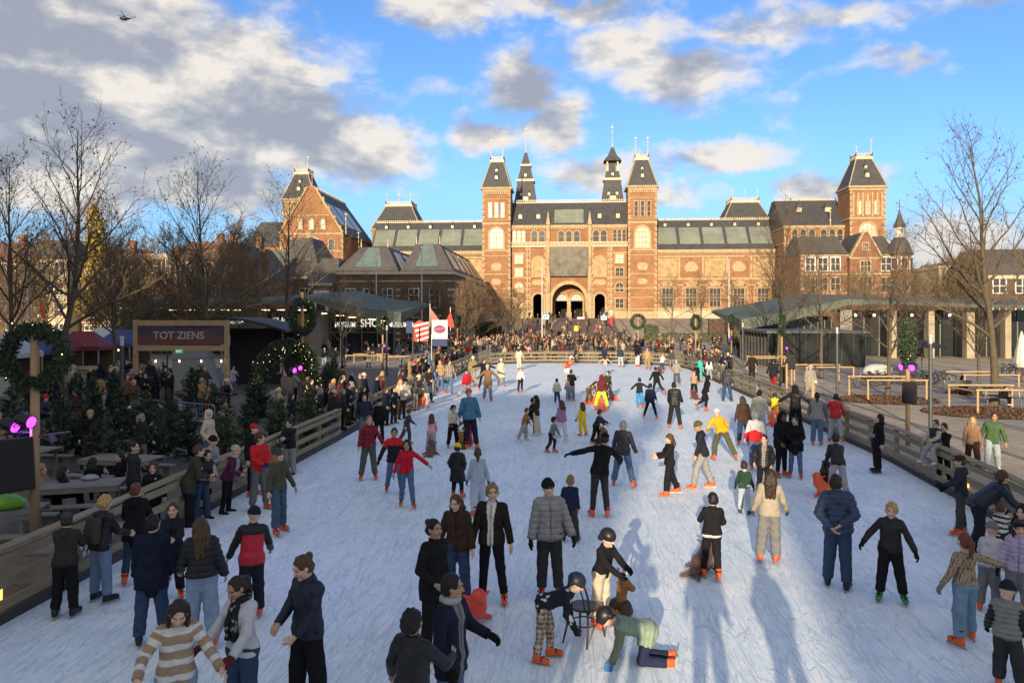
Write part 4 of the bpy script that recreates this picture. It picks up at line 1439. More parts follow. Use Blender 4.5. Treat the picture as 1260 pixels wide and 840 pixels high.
def bare_tree(name, seed, h, r0, limbs, start, balls, tw, dense=1.0, bark=None, twig=None, spread=1.0):
 """a leafless plane tree: leader, rising limbs, branches and twigs; returns trunk and crown meshes"""
 rnd = random.Random(seed)
 lead = branch(rnd, Vector((0, 0, -.05)), Vector((0, 0, 1)), h * .97, 14, .045, .05)
 lr = [r0 * (1 - .93 * (i / 14) ** .9) for i in range(15)]
 lr[0] *= 1.25
 T, L2, L3, L4 = [(lead, lr)], [], [], []
 ball = []
 for i in range(limbs):
  t = start + (0.97 - start) * (i + rnd.random() * .7) / limbs
  p, d = along(lead, t)
  a = 2.4 * i + rnd.uniform(-.4, .4)
  el = R(rnd.uniform(18, 48)) + t * .35
  dd = Vector((math.cos(a) * math.cos(el), math.sin(a) * math.cos(el), math.sin(el)))
  L = h * (.43 - .30 * ((t - start) / (1 - start)) ** 1.2) * rnd.uniform(.8, 1.15) * spread
  pts = branch(rnd, p, dd, L, 7, .11, .085)
  r = max(.018, r0 * (1 - .93 * t ** .9) * .55)
  T.append((pts, [r * (1 - .8 * j / 7) for j in range(8)]))
  nb = max(3, int((5 + L * 1.5) * dense))
  for b in range(nb):
   t2 = .18 + .82 * (b + rnd.random()) / nb
   p2, d2 = along(pts, min(.99, t2))
   l2 = L * .45 * (1.1 - .7 * t2) * rnd.uniform(.6, 1.2) + .25
   q = branch(rnd, p2, side_dir(rnd, d2, R(rnd.uniform(30, 60))) + Vector((0, 0, .25)), l2, 4, .13, .07)
   r2 = max(.010, r * .42 * (1 - .5 * t2))
   L2.append((q, [r2, r2 * .8, r2 * .62, r2 * .45, r2 * .3]))
   nc = max(2, int((2 + l2 * 3.0) * dense))
   for c in range(nc):
    t3 = .2 + .8 * (c + rnd.random()) / nc
    p3, d3 = along(q, min(.99, t3))
    l3 = rnd.uniform(.25, .75) * (.5 + .5 * l2)
    w = branch(rnd, p3, side_dir(rnd, d3, R(rnd.uniform(25, 60))) + Vector((0, 0, .18)), l3, 2, .16, .05)
    L3.append((w, [tw, tw * .75, tw * .45]))
    for e in range(int(2 * dense + rnd.random())):
     p4, d4 = along(w, rnd.uniform(.3, .95))
     x = side_dir(rnd, d4, R(rnd.uniform(25, 60))) * rnd.uniform(.12, .4)
     L4.append(([p4, p4 + x], [tw * .65, tw * .35]))
    if rnd.random() < balls:
     ball.append(w[-1] - Vector((0, 0, .1)))
 m1 = MB()
 m1.add(*fast_tubes(T, 7))
 m2 = MB()
 m2.add(*fast_tubes(L2, 4))
 m2.add(*fast_tubes(L3, 3))
 m2.add(*fast_tubes(L4, 3))
 for p in ball:
  s = rnd.uniform(.035, .065)
  m2.add([p + Vector(v) * s for v in ((1, 0, 0), (-1, 0, 0), (0, 1, 0), (0, -1, 0), (0, 0, 1.2), (0, 0, -1.2))], [(0, 2, 4), (2, 1, 4), (1, 3, 4), (3, 0, 4), (2, 0, 5), (1, 2, 5), (3, 1, 5), (0, 3, 5)])
 t_ = m1.build('trunk', bark or BARK, smooth=True, fix=False)
 c_ = m2.build('crown', twig or TWIG, fix=False)
 return t_, c_
def tree_thing(name, meshes, loc, rot, sc, label, group=None, cat='tree'):
 e = empty(name, loc, rot, label=label, category=cat)
 if group:
  e['group'] = group
 e.scale = (sc, sc, sc)
 for m in meshes:
  o = m if m.parent is None and not m.get('used') else m.copy()
  if o is not m:
   COL.objects.link(o)
  o['used'] = 1
  o.parent = e
 return e
def unuse():
 for o in COL.objects:
  if 'used' in o:
   del o['used']
def build_trees():
 A = bare_tree('plane', 3, 15.5, .24, 22, .24, .2, .0085, .78)
 Bt = bare_tree('plane', 8, 15.5, .20, 22, .26, .2, .0085, .82)
 Ct = bare_tree('plane', 21, 13.0, .19, 22, .22, .14, .0085, 1.0)
 D = bare_tree('plane', 33, 12.0, .22, 32, .14, .0, .024, .95, twig=TWIG_B, spread=1.1)
 E = bare_tree('plane', 47, 11.0, .20, 30, .12, .0, .024, .95, twig=TWIG_B, spread=1.2)
 PT = 'bare plane trees around the rink'
 k = 0
 near = [
  (73, 487, 112, A, .3, 'tallest bare plane tree with seed balls, rising over the big wreath at the left'),
  (257, 466, 172, Bt, 1.2, 'bare plane tree whose trunk stands in front of the TOT ZIENS portal'),
  (143, 462, 238, Ct, 2.2, 'slim bare plane tree between the two tall ones on the left'),
  (14, 470, 176, Ct, .9, 'bare plane tree cut by the left edge of the picture'),
  (352, 452, 212, Bt, 4.0, 'thin bare plane tree in front of the left museum gable'),
  (1223, 497, 122, A, 3.3, 'tallest bare plane tree on the right with seed balls in its top'),
  (1205, 478, 300, Ct, 2.6, 'smaller bare plane tree just behind the tallest one on the right'),
  (1092, 486, 268, Ct, 5.1, 'bare plane tree in a mulch bed beside the parked bicycles'),
  (1011, 465, 262, Bt, .2, 'bare plane tree with pale trunk in front of the wooden cafe door'),
  (957, 452, 244, Ct, 4.4, 'thin bare plane tree by the glass kiosk in front of the corner tower'),
  (420, 447, 330, Ct, 1.0, 'small bare tree in front of the shop letters'),
 ]
 for (px, by, ty, ms, rt, lab) in near:
  p = G(px, by)
  d = H * F / (by - HZ)
  h = H + (HZ - ty) / F * d
  hm = {id(A): 17.2, id(Bt): 16.6, id(Ct): 13.8}[id(ms)]
  tree_thing('plane_tree', ms, p, rt, h / hm, lab, PT)
 for (px, ty, y, ms, lab) in ((826, 338, 128, Bt, 'slim bare tree at the left end of the row before the right museum wing'), (864, 336, 130, Ct, 'slim bare tree second in the row before the right museum wing'), (905, 338, 128, A, 'slim bare tree third in the row before the right museum wing'), (940, 342, 126, Bt, 'slim bare tree at the right end of the row before the museum wing'),
       (612, 352, 118, Ct, 'brown bare tree before the shaded foot of the left museum tower'), (590, 346, 112, D, 'dense brown bare tree at the corner of the brick annex'), (572, 350, 104, E, 'dense brown bare tree before the annex side wall'), (632, 358, 122, E, 'low brown bare tree left of the passage arches'),
       (540, 345, 106, D, 'dense brown bare tree before the annex front near its right corner'), (500, 350, 104, E, 'dense brown bare tree before the middle of the annex front'), (466, 345, 106, D, 'dense brown bare tree before the left part of the annex front')):
  u = (px - 630) / F
  d = y / (CA + u * SA)
  p = W(px, HZ, d)
  hm = {id(A): 15.5, id(Bt): 15.5, id(Ct): 13.0, id(D): 12.0, id(E): 11.0}[id(ms)]
  h = H + (HZ - ty) / F * d - ground_z(y)
  tree_thing('bare_tree', ms, (p.x, y, ground_z(y)), k * 1.3, h / hm, lab, 'bare trees in front of the museum')
  k += 1
 rnd = random.Random(5)
 for i in range(26):
  left = i < 18
  if left:
   px = -20 + (i % 9) * 40 + rnd.uniform(-12, 12)
   y = 78 if i < 9 else 100
   ty = rnd.uniform(285, 325)
  else:
   j = i - 18
   px = 1000 + j * 36 + rnd.uniform(-10, 10)
   y = 118 if j < 4 else 108
   ty = rnd.uniform(335, 352) if j < 4 else rnd.uniform(308, 330)
  y += rnd.uniform(-4, 4)
  if left and i % 9 in (2, 3) and (i < 9 or i % 9 == 3):
   continue
  u = (px - 630) / F
  d = y / (CA + u * SA)
  p = W(px, HZ, d)
  ms, hm = ((D, 12.0), (E, 11.0))[i % 2]
  h = H + (HZ - ty) / F * d
  tree_thing('bare_tree', ms, (p.x, y, 0), rnd.uniform(0, 6), h / hm, 'dense brown bare tree in the belt behind the ' + ('market stalls on the left' if left else 'cafe on the right'), 'brown trees behind the ' + ('market' if left else 'cafe'))
 unuse()
def leaf_cloud(rnd, pts, size, mb, flat=.5, bend=None):
 vs, fs = [], []
 for p in pts:
  s = size * rnd.uniform(.6, 1.4)
  a = Vector((rnd.gauss(0, 1), rnd.gauss(0, 1), rnd.gauss(0, 1)))
  if a.length < .1:
   a = Vector((1, 0, 0))
  a.normalize()
  b = a.cross(Vector((rnd.gauss(0, 1), rnd.gauss(0, 1), rnd.gauss(0, 1)))).normalized()
  o = len(vs)
  vs += [p - a * s, p - b * s * flat, p + a * s, p + b * s * flat]
  fs.append((o, o + 1, o + 2, o + 3))
 mb.add(vs, fs)
def needle_mat(name, c, tr=.0):
 return pmat(name, c, .6, .45, 2.5, spec=.3)
FIR = needle_mat('fir_needles', (.030, .052, .026))
FIR2 = needle_mat('fir_needles_grey', (.045, .066, .038))
FIRT = needle_mat('fir_tips', (.07, .10, .045))
LITE = pmat('fairy_light', (.9, .75, .4), .4, .02, emit=((1.0, .72, .35), 3.0))
def fir_meshes(seed, h, w, mat):
 """a small fir: stem, whorls of drooping boughs carrying needle blades"""
 rnd = random.Random(seed)
 st = MB()
 st.tube([(0, 0, -.02), (0, 0, h * .5), (0, 0, h)], [.05 * h / 2, .03 * h / 2, .006], 6)
 cr = MB()
 segs = []
 vs, fs = [], []
 nl = int(h / .13)
 for i in range(nl):
  t = i / nl
  z = h * (.08 + .9 * t)
  L = w * (1 - t) ** .85 * rnd.uniform(.85, 1.1) + .06
  nb = 9 if t < .7 else 6
  for b in range(nb):
   a = rnd.uniform(0, 2 * PI)
   l = L * rnd.uniform(.7, 1.1)
   d = Vector((math.cos(a), math.sin(a), .15 + .5 * t))
   q = branch(rnd, Vector((0, 0, z)), d, l, 4, .06, -.03 + .09)
   segs.append((q, [.012, .01, .008, .006, .004]))
   for c in range(max(4, int(l / .045))):
    p, dd = along(q, min(.99, .1 + .9 * rnd.random()))
    for s in (-1, 1):
     n = side_dir(rnd, dd, R(rnd.uniform(35, 65)))
     ll = rnd.uniform(.07, .15)
     wv = dd.cross(n).normalized() * rnd.uniform(.012, .026)
     o = len(vs)
     vs += [p - wv, p + n * ll * .6 - wv * .8, p + n * ll, p + n * ll * .6 + wv * .8, p + wv]
     fs.append((o, o + 1, o + 2, o + 3, o + 4))
 cr.add(vs, fs)
 cr.add(*fast_tubes(segs, 3))
 return st.build('stem', BARK, fix=False), cr.build('boughs', mat, fix=False)
def garland_pts(rnd, line, rad, n):
 out = []
 for i in range(n):
  p, d = along(line, rnd.random() * .9999)
  a = Vector((rnd.gauss(0, 1), rnd.gauss(0, 1), rnd.gauss(0, 1)))
  a = (a - d * a.dot(d))
  out.append(p + a.normalized() * rad * rnd.random() ** .5)
 return out
def wreath_mesh(seed, rad, thick, n, closed=True, stand=None):
 rnd = random.Random(seed)
 if stand:
  line = stand
 else:
  line = [Vector((rad * math.cos(2 * PI * i / 32), 0, rad * math.sin(2 * PI * i / 32))) for i in range(33)]
 vs, fs = [], []
 for i in range(n):
  p, d = along(line, rnd.random() * .9999)
  a = Vector((rnd.gauss(0, 1), rnd.gauss(0, 1), rnd.gauss(0, 1)))
  a = (a - d * a.dot(d) * .6).normalized()
  c = p + a * thick * rnd.random() ** .6 * .8
  n_ = (a + Vector((rnd.gauss(0, .5), rnd.gauss(0, .5), rnd.gauss(0, .5)))).normalized()
  ll = rnd.uniform(.06, .13) * (thick / .2) ** .5
  w = n_.cross(Vector((rnd.gauss(0, 1), rnd.gauss(0, 1), rnd.gauss(0, 1)))).normalized() * ll * .2
  o = len(vs)
  vs += [c - w, c + n_ * ll * .6 - w, c + n_ * ll, c + n_ * ll * .6 + w, c + w]
  fs.append((o, o + 1, o + 2, o + 3, o + 4))
 mb = MB().add(vs, fs)
 mb.tube(line[:-1] if not stand else line, thick * .55, 7, closed=not stand)
 return mb, line, rnd
def build_green():
 rnd = random.Random(9)
 e = empty('poplar', (-63.8, 98, 0), label='tall poplar with yellow autumn leaves behind the leftmost bare trees', category='tree')
 tr = MB()
 segs = []
 lead = branch(rnd, Vector((0, 0, -.1)), Vector((0, 0, 1)), 19.5, 12, .02, .05)
 segs.append((lead, [.35 * (1 - i / 13) for i in range(13)]))
 lp = []
 for i in range(70):
  t = .1 + .88 * i / 70
  p, d = along(lead, t)
  a = rnd.uniform(0, 2 * PI)
  L = 5.4 * (1.05 - t) ** .7 * rnd.uniform(.6, 1.1)
  q = branch(rnd, p, Vector((math.cos(a), math.sin(a), 1.5)), L, 5, .1, .15)
  segs.append((q, [.07, .055, .04, .03, .02, .01]))
  for j in range(int(62 * (L / 3))):
   pp, _ = along(q, .15 + .85 * rnd.random() ** .7 * .99)
   lp.append(pp + Vector((rnd.gauss(0, .32), rnd.gauss(0, .32), rnd.gauss(0, .4))))
 tr.add(*fast_tubes(segs, 5))
 tr.build('trunk', BARK, e, fix=False)
 mb = MB()
 leaf_cloud(rnd, lp, .23, mb, .7)
 mb.build('crown', pmat('yellow_leaves', (.40, .29, .05), .6, .5, .35), e, fix=False)
 rnd = random.Random(10)
 e = empty('evergreen_tree', (64.5, 140, 0), label='round dark green tree behind the pale cream building', category='tree')
 MB().tube([(0, 0, -.1), (0, 0, 10)], [.3, .15], 6).build('trunk', BARK, e)
 mb = MB()
 pts = []
 for i in range(1500):
  v = Vector((rnd.gauss(0, 1), rnd.gauss(0, 1), rnd.gauss(0, 1))).normalized() * rnd.random() ** .4
  pts.append(Vector((v.x * 2.7, v.y * 2.5, 11.2 + v.z * 2.6)))
 leaf_cloud(rnd, pts, .2, mb, .7)
 mb.build('crown', FIRT, e, fix=False)
 f1, f2, f3 = fir_meshes(1, 2.2, .95, FIR), fir_meshes(2, 2.2, .85, FIR2), fir_meshes(3, 1.6, .75, FIRT)
 FG = 'little fir trees set out between the tables'
 firs = [(112, 560, 2.5, f1, 'big dark fir behind the picnic table under the large wreath'), (75, 568, 2.2, f2, 'dark fir at the left of the big dark fir, behind the seated people'), (180, 575, 2.3, f1, 'dark fir to the right of the big dark fir, by the bald man'),
   (150, 545, 2.0, f2, 'fir half hidden behind the dark lamp column'), (278, 572, 1.75, f3, 'lighter green little fir close behind the left rink fence'), (236, 502, 2.0, f1, 'dark fir under the TOT ZIENS portal beside the plane trunk'),
   (316, 520, 2.1, f1, 'dark fir right of the portal, beside the garland arch'), (345, 552, 1.7, f3, 'little fir with a few lights beneath the loudspeaker at the garland arch'), (378, 548, 1.9, f3, 'little fir pressed against the fence by the garland arch'), (402, 490, 2.0, f2, 'lone fir in the paved yard in front of the shop'), (410, 470, 1.6, f3, 'small fir behind the lone fir in the shop yard'), (206, 548, 2.0, f2, 'fir in the middle of the terrace left of the barrier end'), (232, 566, 1.7, f1, 'fir beside the barrier end, nearer the left fence'), (48, 535, 2.4, f1, 'tall dark fir right behind the pole of the big left wreath'), (94, 530, 2.3, f2, 'dark fir between the two big firs at the left'), (262, 530, 1.9, f2, 'fir behind the little green fir by the fence'), (303, 556, 1.6, f1, 'fir at the foot of the garland arch on its left'), (128, 590, 2.0, f2, 'fir behind the shaded picnic table'), (14, 560, 2.3, f2, 'dark fir behind the loudspeaker at the left edge'), (140, 500, 1.9, f2, 'fir far back in the market by the seated crowd')]
 for (px, by, h, ms, lab) in firs:
  p = G(px, by)
  hm = 1.6 if ms is f3 else 2.2
  tree_thing('fir_tree', ms, p, px * .7, h / hm, lab, FG)
 unuse()
 for (xa, xb, y, h, c, lab, nm) in ((22.5, 34, 124, 3.4, (.085, .045, .03), 'tall clipped copper brown hedge before the right museum wing', 'hedge'), (14.5, 44, 119, 1.5, (.05, .06, .03), 'long low green hedge behind the crowd on the right', 'hedge'), (-15.5, -11, 124, 3.0, (.03, .05, .022), 'dark green clipped bush left of the passage ramp', 'hedge'), (12, 14.4, 122, 2.6, (.04, .06, .025), 'small green bush beside the wreath right of the ramp', 'bush')):
  mb = MB()
  pts = []
  for i in range(int((xb - xa) * h * 42)):
   pts.append(Vector((rnd.uniform(xa, xb), y + rnd.uniform(-.1, 1.3), ground_z(y) + h * rnd.random() ** .8)))
  leaf_cloud(rnd, pts, .15, mb, .6)
  mb.box(xa + .1, xb - .1, y + .2, y + 1.2, ground_z(y) - .1, ground_z(y) + h - .15)
  mb.build(nm, pmat('leaf_' + lab[:12].replace(' ', '_'), c, .7, .5, 1.5), fix=False, label=lab, category='hedge')
build_trees()
build_green()
# ------------------------------------------------------------------ things around the rink
def woodmat(name, c1, c2, rough=.75):
 m, t = nodemat(name)
 tc = t.n('ShaderNodeTexCoord').outputs['Object']
 n = t.noise(t.vm('MULTIPLY', tc, (1.2, 1.2, 22)), 1.6, 5, .6, .4)
 n2 = t.noise(tc, 1.1, 4, .6)
 n3 = t.noise(tc, 9, 3, .6)
 f = t.m('ADD', t.m('MULTIPLY', n, .55), t.m('ADD', t.m('MULTIPLY', n2, .3), t.m('MULTIPLY', n3, .15)))
 c = t.ramp(f, [(.32, c1), (.66, c2)])
 knots = t.n('ShaderNodeTexVoronoi', Vector=t.vm('MULTIPLY', tc, (1, 1, 2.2)), Scale=1.7)
 c = t.mix(t.rng(knots.outputs[0], .02, .06, .7, 0), c, tuple(x * .3 for x in c1))
 b = t.n('ShaderNodeBump', Strength=.3, Distance=.006, Height=n)
 p = t.n('ShaderNodeBsdfPrincipled', Base_Color=c, Roughness=rough, Normal=b.outputs[0])
 p.inputs['Specular IOR Level'].default_value = .25
 t.n('ShaderNodeOutputMaterial', Surface=p)
 return m
W_FENCE = woodmat('weathered_pine', (.17, .14, .085), (.33, .27, .165))
W_FRESH = woodmat('fresh_pine', (.35, .24, .125), (.52, .375, .215))
W_GREY = woodmat('grey_boards', (.15, .14, .125), (.27, .25, .22))
W_ROUND = woodmat('round_pole', (.32, .20, .10), (.47, .32, .18))
BLACKP = pmat('black_plastic', (.02, .02, .021), .5, .2)
STEELD = pmat('dark_grey_steel', (.075, .085, .085), .4, .2, 2, metal=.3)
STEEL = pmat('galvanised_steel', (.38, .38, .37), .4, .2, 4, metal=.7)
SNOWW = pmat('white_lacquer', (.55, .54, .5), .5, .1)
def fence(label, pts, step=2.05, group=None):
 """a run of rink fence: posts, a broad cap board and three rails on the ice side, a dark kick board"""
 root = empty('rink_fence', pts[0], label=label, category='fence')
 o0 = Vector(pts[0])
 pts = [Vector(p) - o0 for p in pts]
 L = [0]
 for a, b in zip(pts, pts[1:]):
  L.append(L[-1] + (b - a).length)
 n = max(1, round(L[-1] / step))
 def at(s):
  for i in range(len(pts) - 1):
   if s <= L[i + 1] + 1e-6:
    t = (s - L[i]) / max(1e-6, L[i + 1] - L[i])
    return pts[i].lerp(pts[i + 1], t)
  return pts[-1]
 st = [at(L[-1] * i / n) for i in range(n + 1)]
 ctr = Vector((.8, 20, 0)) - o0
 rnd = random.Random(int(abs(o0.x * 100)) + n)
 rails = [MB() for _ in range(5)]
 for i, p in enumerate(st):
  d = (st[min(i + 1, n)] - st[max(i - 1, 0)]).normalized()
  nrm = Vector((-d.y, d.x, 0))
  if nrm.dot(ctr - p) < 0:
   nrm = -nrm
  m = Matrix((d, nrm, Vector((0, 0, 1)))).transposed()
  mb = MB()
  mb.obox(p + Vector((0, 0, .53)), (.05, .055, .55), m, .006)
  mb.build('post', W_FENCE, root)
  if i < n:
   q = st[i + 1]
   dd = (q - p).normalized()
   off = nrm * .078
   jz = lambda: rnd.uniform(-.008, .008)
   g = dd * .004
   rails[0].beam(p + Vector((0, 0, 1.105)) + off * .3 + g, q + Vector((0, 0, 1.105)) + off * .3 - g, .21, .045, .006)
   for k, z in enumerate((.955, .62, .30)):
    rails[k + 1].beam(p + off + g + Vector((0, 0, z + jz())), q + off - g + Vector((0, 0, z + jz())), .04, .15, .005)
   rails[4].beam(p + off + g + Vector((0, 0, .09)), q + off - g + Vector((0, 0, .09)), .03, .17)
 rails[0].build('cap_board', W_FENCE, root)
 for k in (1, 2, 3):
  rails[k].build('rail', W_FENCE, root)
 rails[4].build('kick_board', pmat('dark_kick_board', (.05, .045, .045), .7), root)
 return root, st, ctr
def snowflake(p, face, s=.2):
 """white wooden snowflake hung on a rail"""
 mb = MB()
 x = Vector((-face.y, face.x, 0))
 for k in range(3):
  a = k * PI / 3
  d = x * math.cos(a) + Vector((0, 0, 1)) * math.sin(a)
  mb.beam(-d * s, d * s, .012, .03, up=x * -math.sin(a) + Vector((0, 0, 1)) * math.cos(a))
  for sg in (-1, 1):
   for e in (-1, 1):
    b = a + e * .7
    d2 = x * math.cos(b) + Vector((0, 0, 1)) * math.sin(b)
    mb.beam(d * sg * s * .5, d * sg * s * .5 + d2 * sg * s * .38, .012, .025, up=x * -math.sin(b) + Vector((0, 0, 1)) * math.cos(b))
 o = mb.build('snowflake_ornament', SNOWW)
 o.location = p
 return o
def build_fences():
 xl, xr = RX0 - .1, RX1 + .1
 z = .0
 f1, s1, c1 = fence('weathered plank fence along the left side of the ice in the foreground', [(xl, 5.4, z), (xl, 26.6, z)])
 f2, s2, c2 = fence('plank fence on the left beyond the gap where spectators stand in clusters', [(xl, 31, z), (xl, RY1 - CORN, z)])
 r = CORN
 arc1 = [(RX0 + r - (r + .1) * math.cos(i / 8 * PI / 2), RY1 - r + (r + .1) * math.sin(i / 8 * PI / 2), z) for i in range(9)]
 arc2 = [(RX1 - r + (r + .1) * math.sin(i / 8 * PI / 2), RY1 - r + (r + .1) * math.cos(i / 8 * PI / 2), z) for i in range(9)]
 f3, s3, c3 = fence('sunlit yellow plank fence across the far end of the rink with rounded corners', arc1 + arc2)
 f4, s4, c4 = fence('plank fence along the right side of the ice beside the paved square', [(xr, RY1 - CORN, z), (xr, 24, z), (9.3, 17, z), (8.8, 12.5, z), (8.45, 9.0, z)])
 lab = 'white wooden snowflake hung on the inside of the '
 spots = []
 for k, y in enumerate((12.2, 20.4, 36, 46, 56)):
  spots.append((Vector((xl + .13, y, .62)), Vector((1, 0, 0)), lab + 'left fence'))
 for k, y in enumerate((21, 30, 40, 50)):
  spots.append((Vector((xr - .13 - (.24 if k == 0 else 0), y, .62)), Vector((-1, 0, 0)), lab + 'right fence'))
 for x in (-3.5, .8, 5):
  spots.append((Vector((x, RY1 - .02, .62)), Vector((0, -1, 0)), lab + 'far fence'))
 for p, f, l in spots:
  o = snowflake(p, f, .2)
  o['label'], o['category'], o['group'] = l, 'ornament', 'snowflakes on the rink fence'
def lamp_post(p, h, label):
 root = empty('lamp_post', p, label=label, category='lamp post')
 MB().lathe((0, 0, 0), [(.1, 0), (.1, .12), (.075, .14), (.07, h - .35)], 12).build('pole', STEELD, root, smooth=False)
 MB().lathe((0, 0, h - .35), [(.062, 0), (.062, .26), (.075, .27), (.075, .35)], 12).build('lamp_head', pmat('lamp_lens', (.5, .5, .48), .3, .1), root)
 root['group'] = 'slim lamp posts along the rink'
def stage_light(p, aim, name_label, power=70, vis=True):
 """a small LED stage light: yoke, can, lit lens and its own spot lamp"""
 root = empty('stage_light', p, label=name_label, category='stage light')
 root['group'] = 'purple stage lights on the posts'
 aim = Vector(aim) - Vector(p)
 m = aim.to_track_quat('Z', 'Y').to_matrix()
 MB().lathe((0, 0, 0), [(.06, -.2), (.11, -.14), (.12, .1), (.125, .12)], 12, m).build('can', BLACKP, root)
 MB().lathe(m @ Vector((0, 0, .122)), [(.105, 0), (.10, .012)], 12, m).build('lens', pmat('purple_led', (.5, .05, .8), .4, .05, emit=((.50, .02, 1.0), 4.5)), root)
 mb = MB()
 mb.tube([m @ Vector((-.14, 0, 0)), m @ Vector((-.15, -.1, -.1)), m @ Vector((0, -.18, -.2)), m @ Vector((.15, -.1, -.1)), m @ Vector((.14, 0, 0))], .014, 5)
 mb.build('yoke', STEELD, root)
 if power:
  ld = bpy.data.lights.new('stage_light_lamp', 'SPOT')
  ld.energy = power
  ld.color = (.42, .12, 1.0)
  ld.spot_size = R(75)
  ld.spot_blend = .9
  ld.shadow_soft_size = .1
  lo = bpy.data.objects.new('stage_light_lamp', ld)
  COL.objects.link(lo)
  lo.parent = root
  lo.location = m @ Vector((0, 0, .2))
  lo.rotation_euler = aim.to_track_quat('-Z', 'Y').to_euler()
def speaker(p, rz_, tilt, label, s=1.0):
 root = empty('loudspeaker', p, label=label, category='loudspeaker')
 root['group'] = 'loudspeakers on the posts'
 m = Matrix.Rotation(rz_, 3, 'Z') @ Matrix.Rotation(tilt, 3, 'X')
 c = Vector((0, 0, 0))
 w, d, h = .27 * s, .27 * s, .42 * s
 vs = []
 for z in (-h, h):
  vs += [(-w, -d, z), (w, -d, z), (w * .7, d, z), (-w * .7, d, z)]
 MB().add([m @ Vector(v) for v in vs], [(3, 2, 1, 0), (4, 5, 6, 7)] + [(i, (i + 1) % 4, 4 + (i + 1) % 4, 4 + i) for i in range(4)]).build('cabinet', pmat('speaker_grey', (.03, .03, .031), .7, .25, 5, bump=.3, bscale=60), root)
 g = MB()
 g.obox(m @ Vector((0, -d - .012, 0)), (w * .92, .012, h * .94), m, .008)
 g.build('grille', pmat('speaker_grille', (.018, .018, .019), .8, .3, 40), root)
 b = MB()
 b.tube([m @ Vector((-w * .5, d * .2, h)), m @ Vector((-w * .4, d * .3, h + .08)), m @ Vector((w * .4, d * .3, h + .08)), m @ Vector((w * .5, d * .2, h))], .015, 5)
 b.build('bracket', STEELD, root)
def wreath_post(p, h, wz, wrad, label, rot=0.0, post=None, rad=.075, garland=True):
 """round pole; its wreath is hung on it as a thing of its own"""
 o = MB().tube([(0, 0, -.05), (0, 0, h)], [rad, rad * .93], 10).build('wooden_post', post or W_ROUND, smooth=True)
 o.location = p
 o['label'], o['category'], o['group'] = 'wooden pole of the ' + label, 'post', 'wooden wreath poles'
 mb, line, rnd = wreath_mesh(int(p[0] * 37 + p[1] * 11) & 255, wrad, .21 * wrad / .63, int(2600))
 root = empty('wreath', (p[0], p[1], wz), rot, label=label, category='wreath')
 root['group'] = 'green wreaths on poles'
 root.location = Vector((p[0], p[1], wz)) + rz(rot) @ Vector((0, -.02, 0))
 mb.build('fir_sprigs', FIR if rnd.random() < .6 else FIR2, root, fix=False)
 lt = MB()
 for i in range(16):
  q, d = along(line, rnd.random() * .999)
  q = q + Vector((rnd.gauss(0, .1), rnd.gauss(0, .1), rnd.gauss(0, .1)))
  lt.lathe(q, [(.004, -.01), (.012, 0), (.004, .01)], 5)
 lt.build('light_string', LITE, root)
 return root
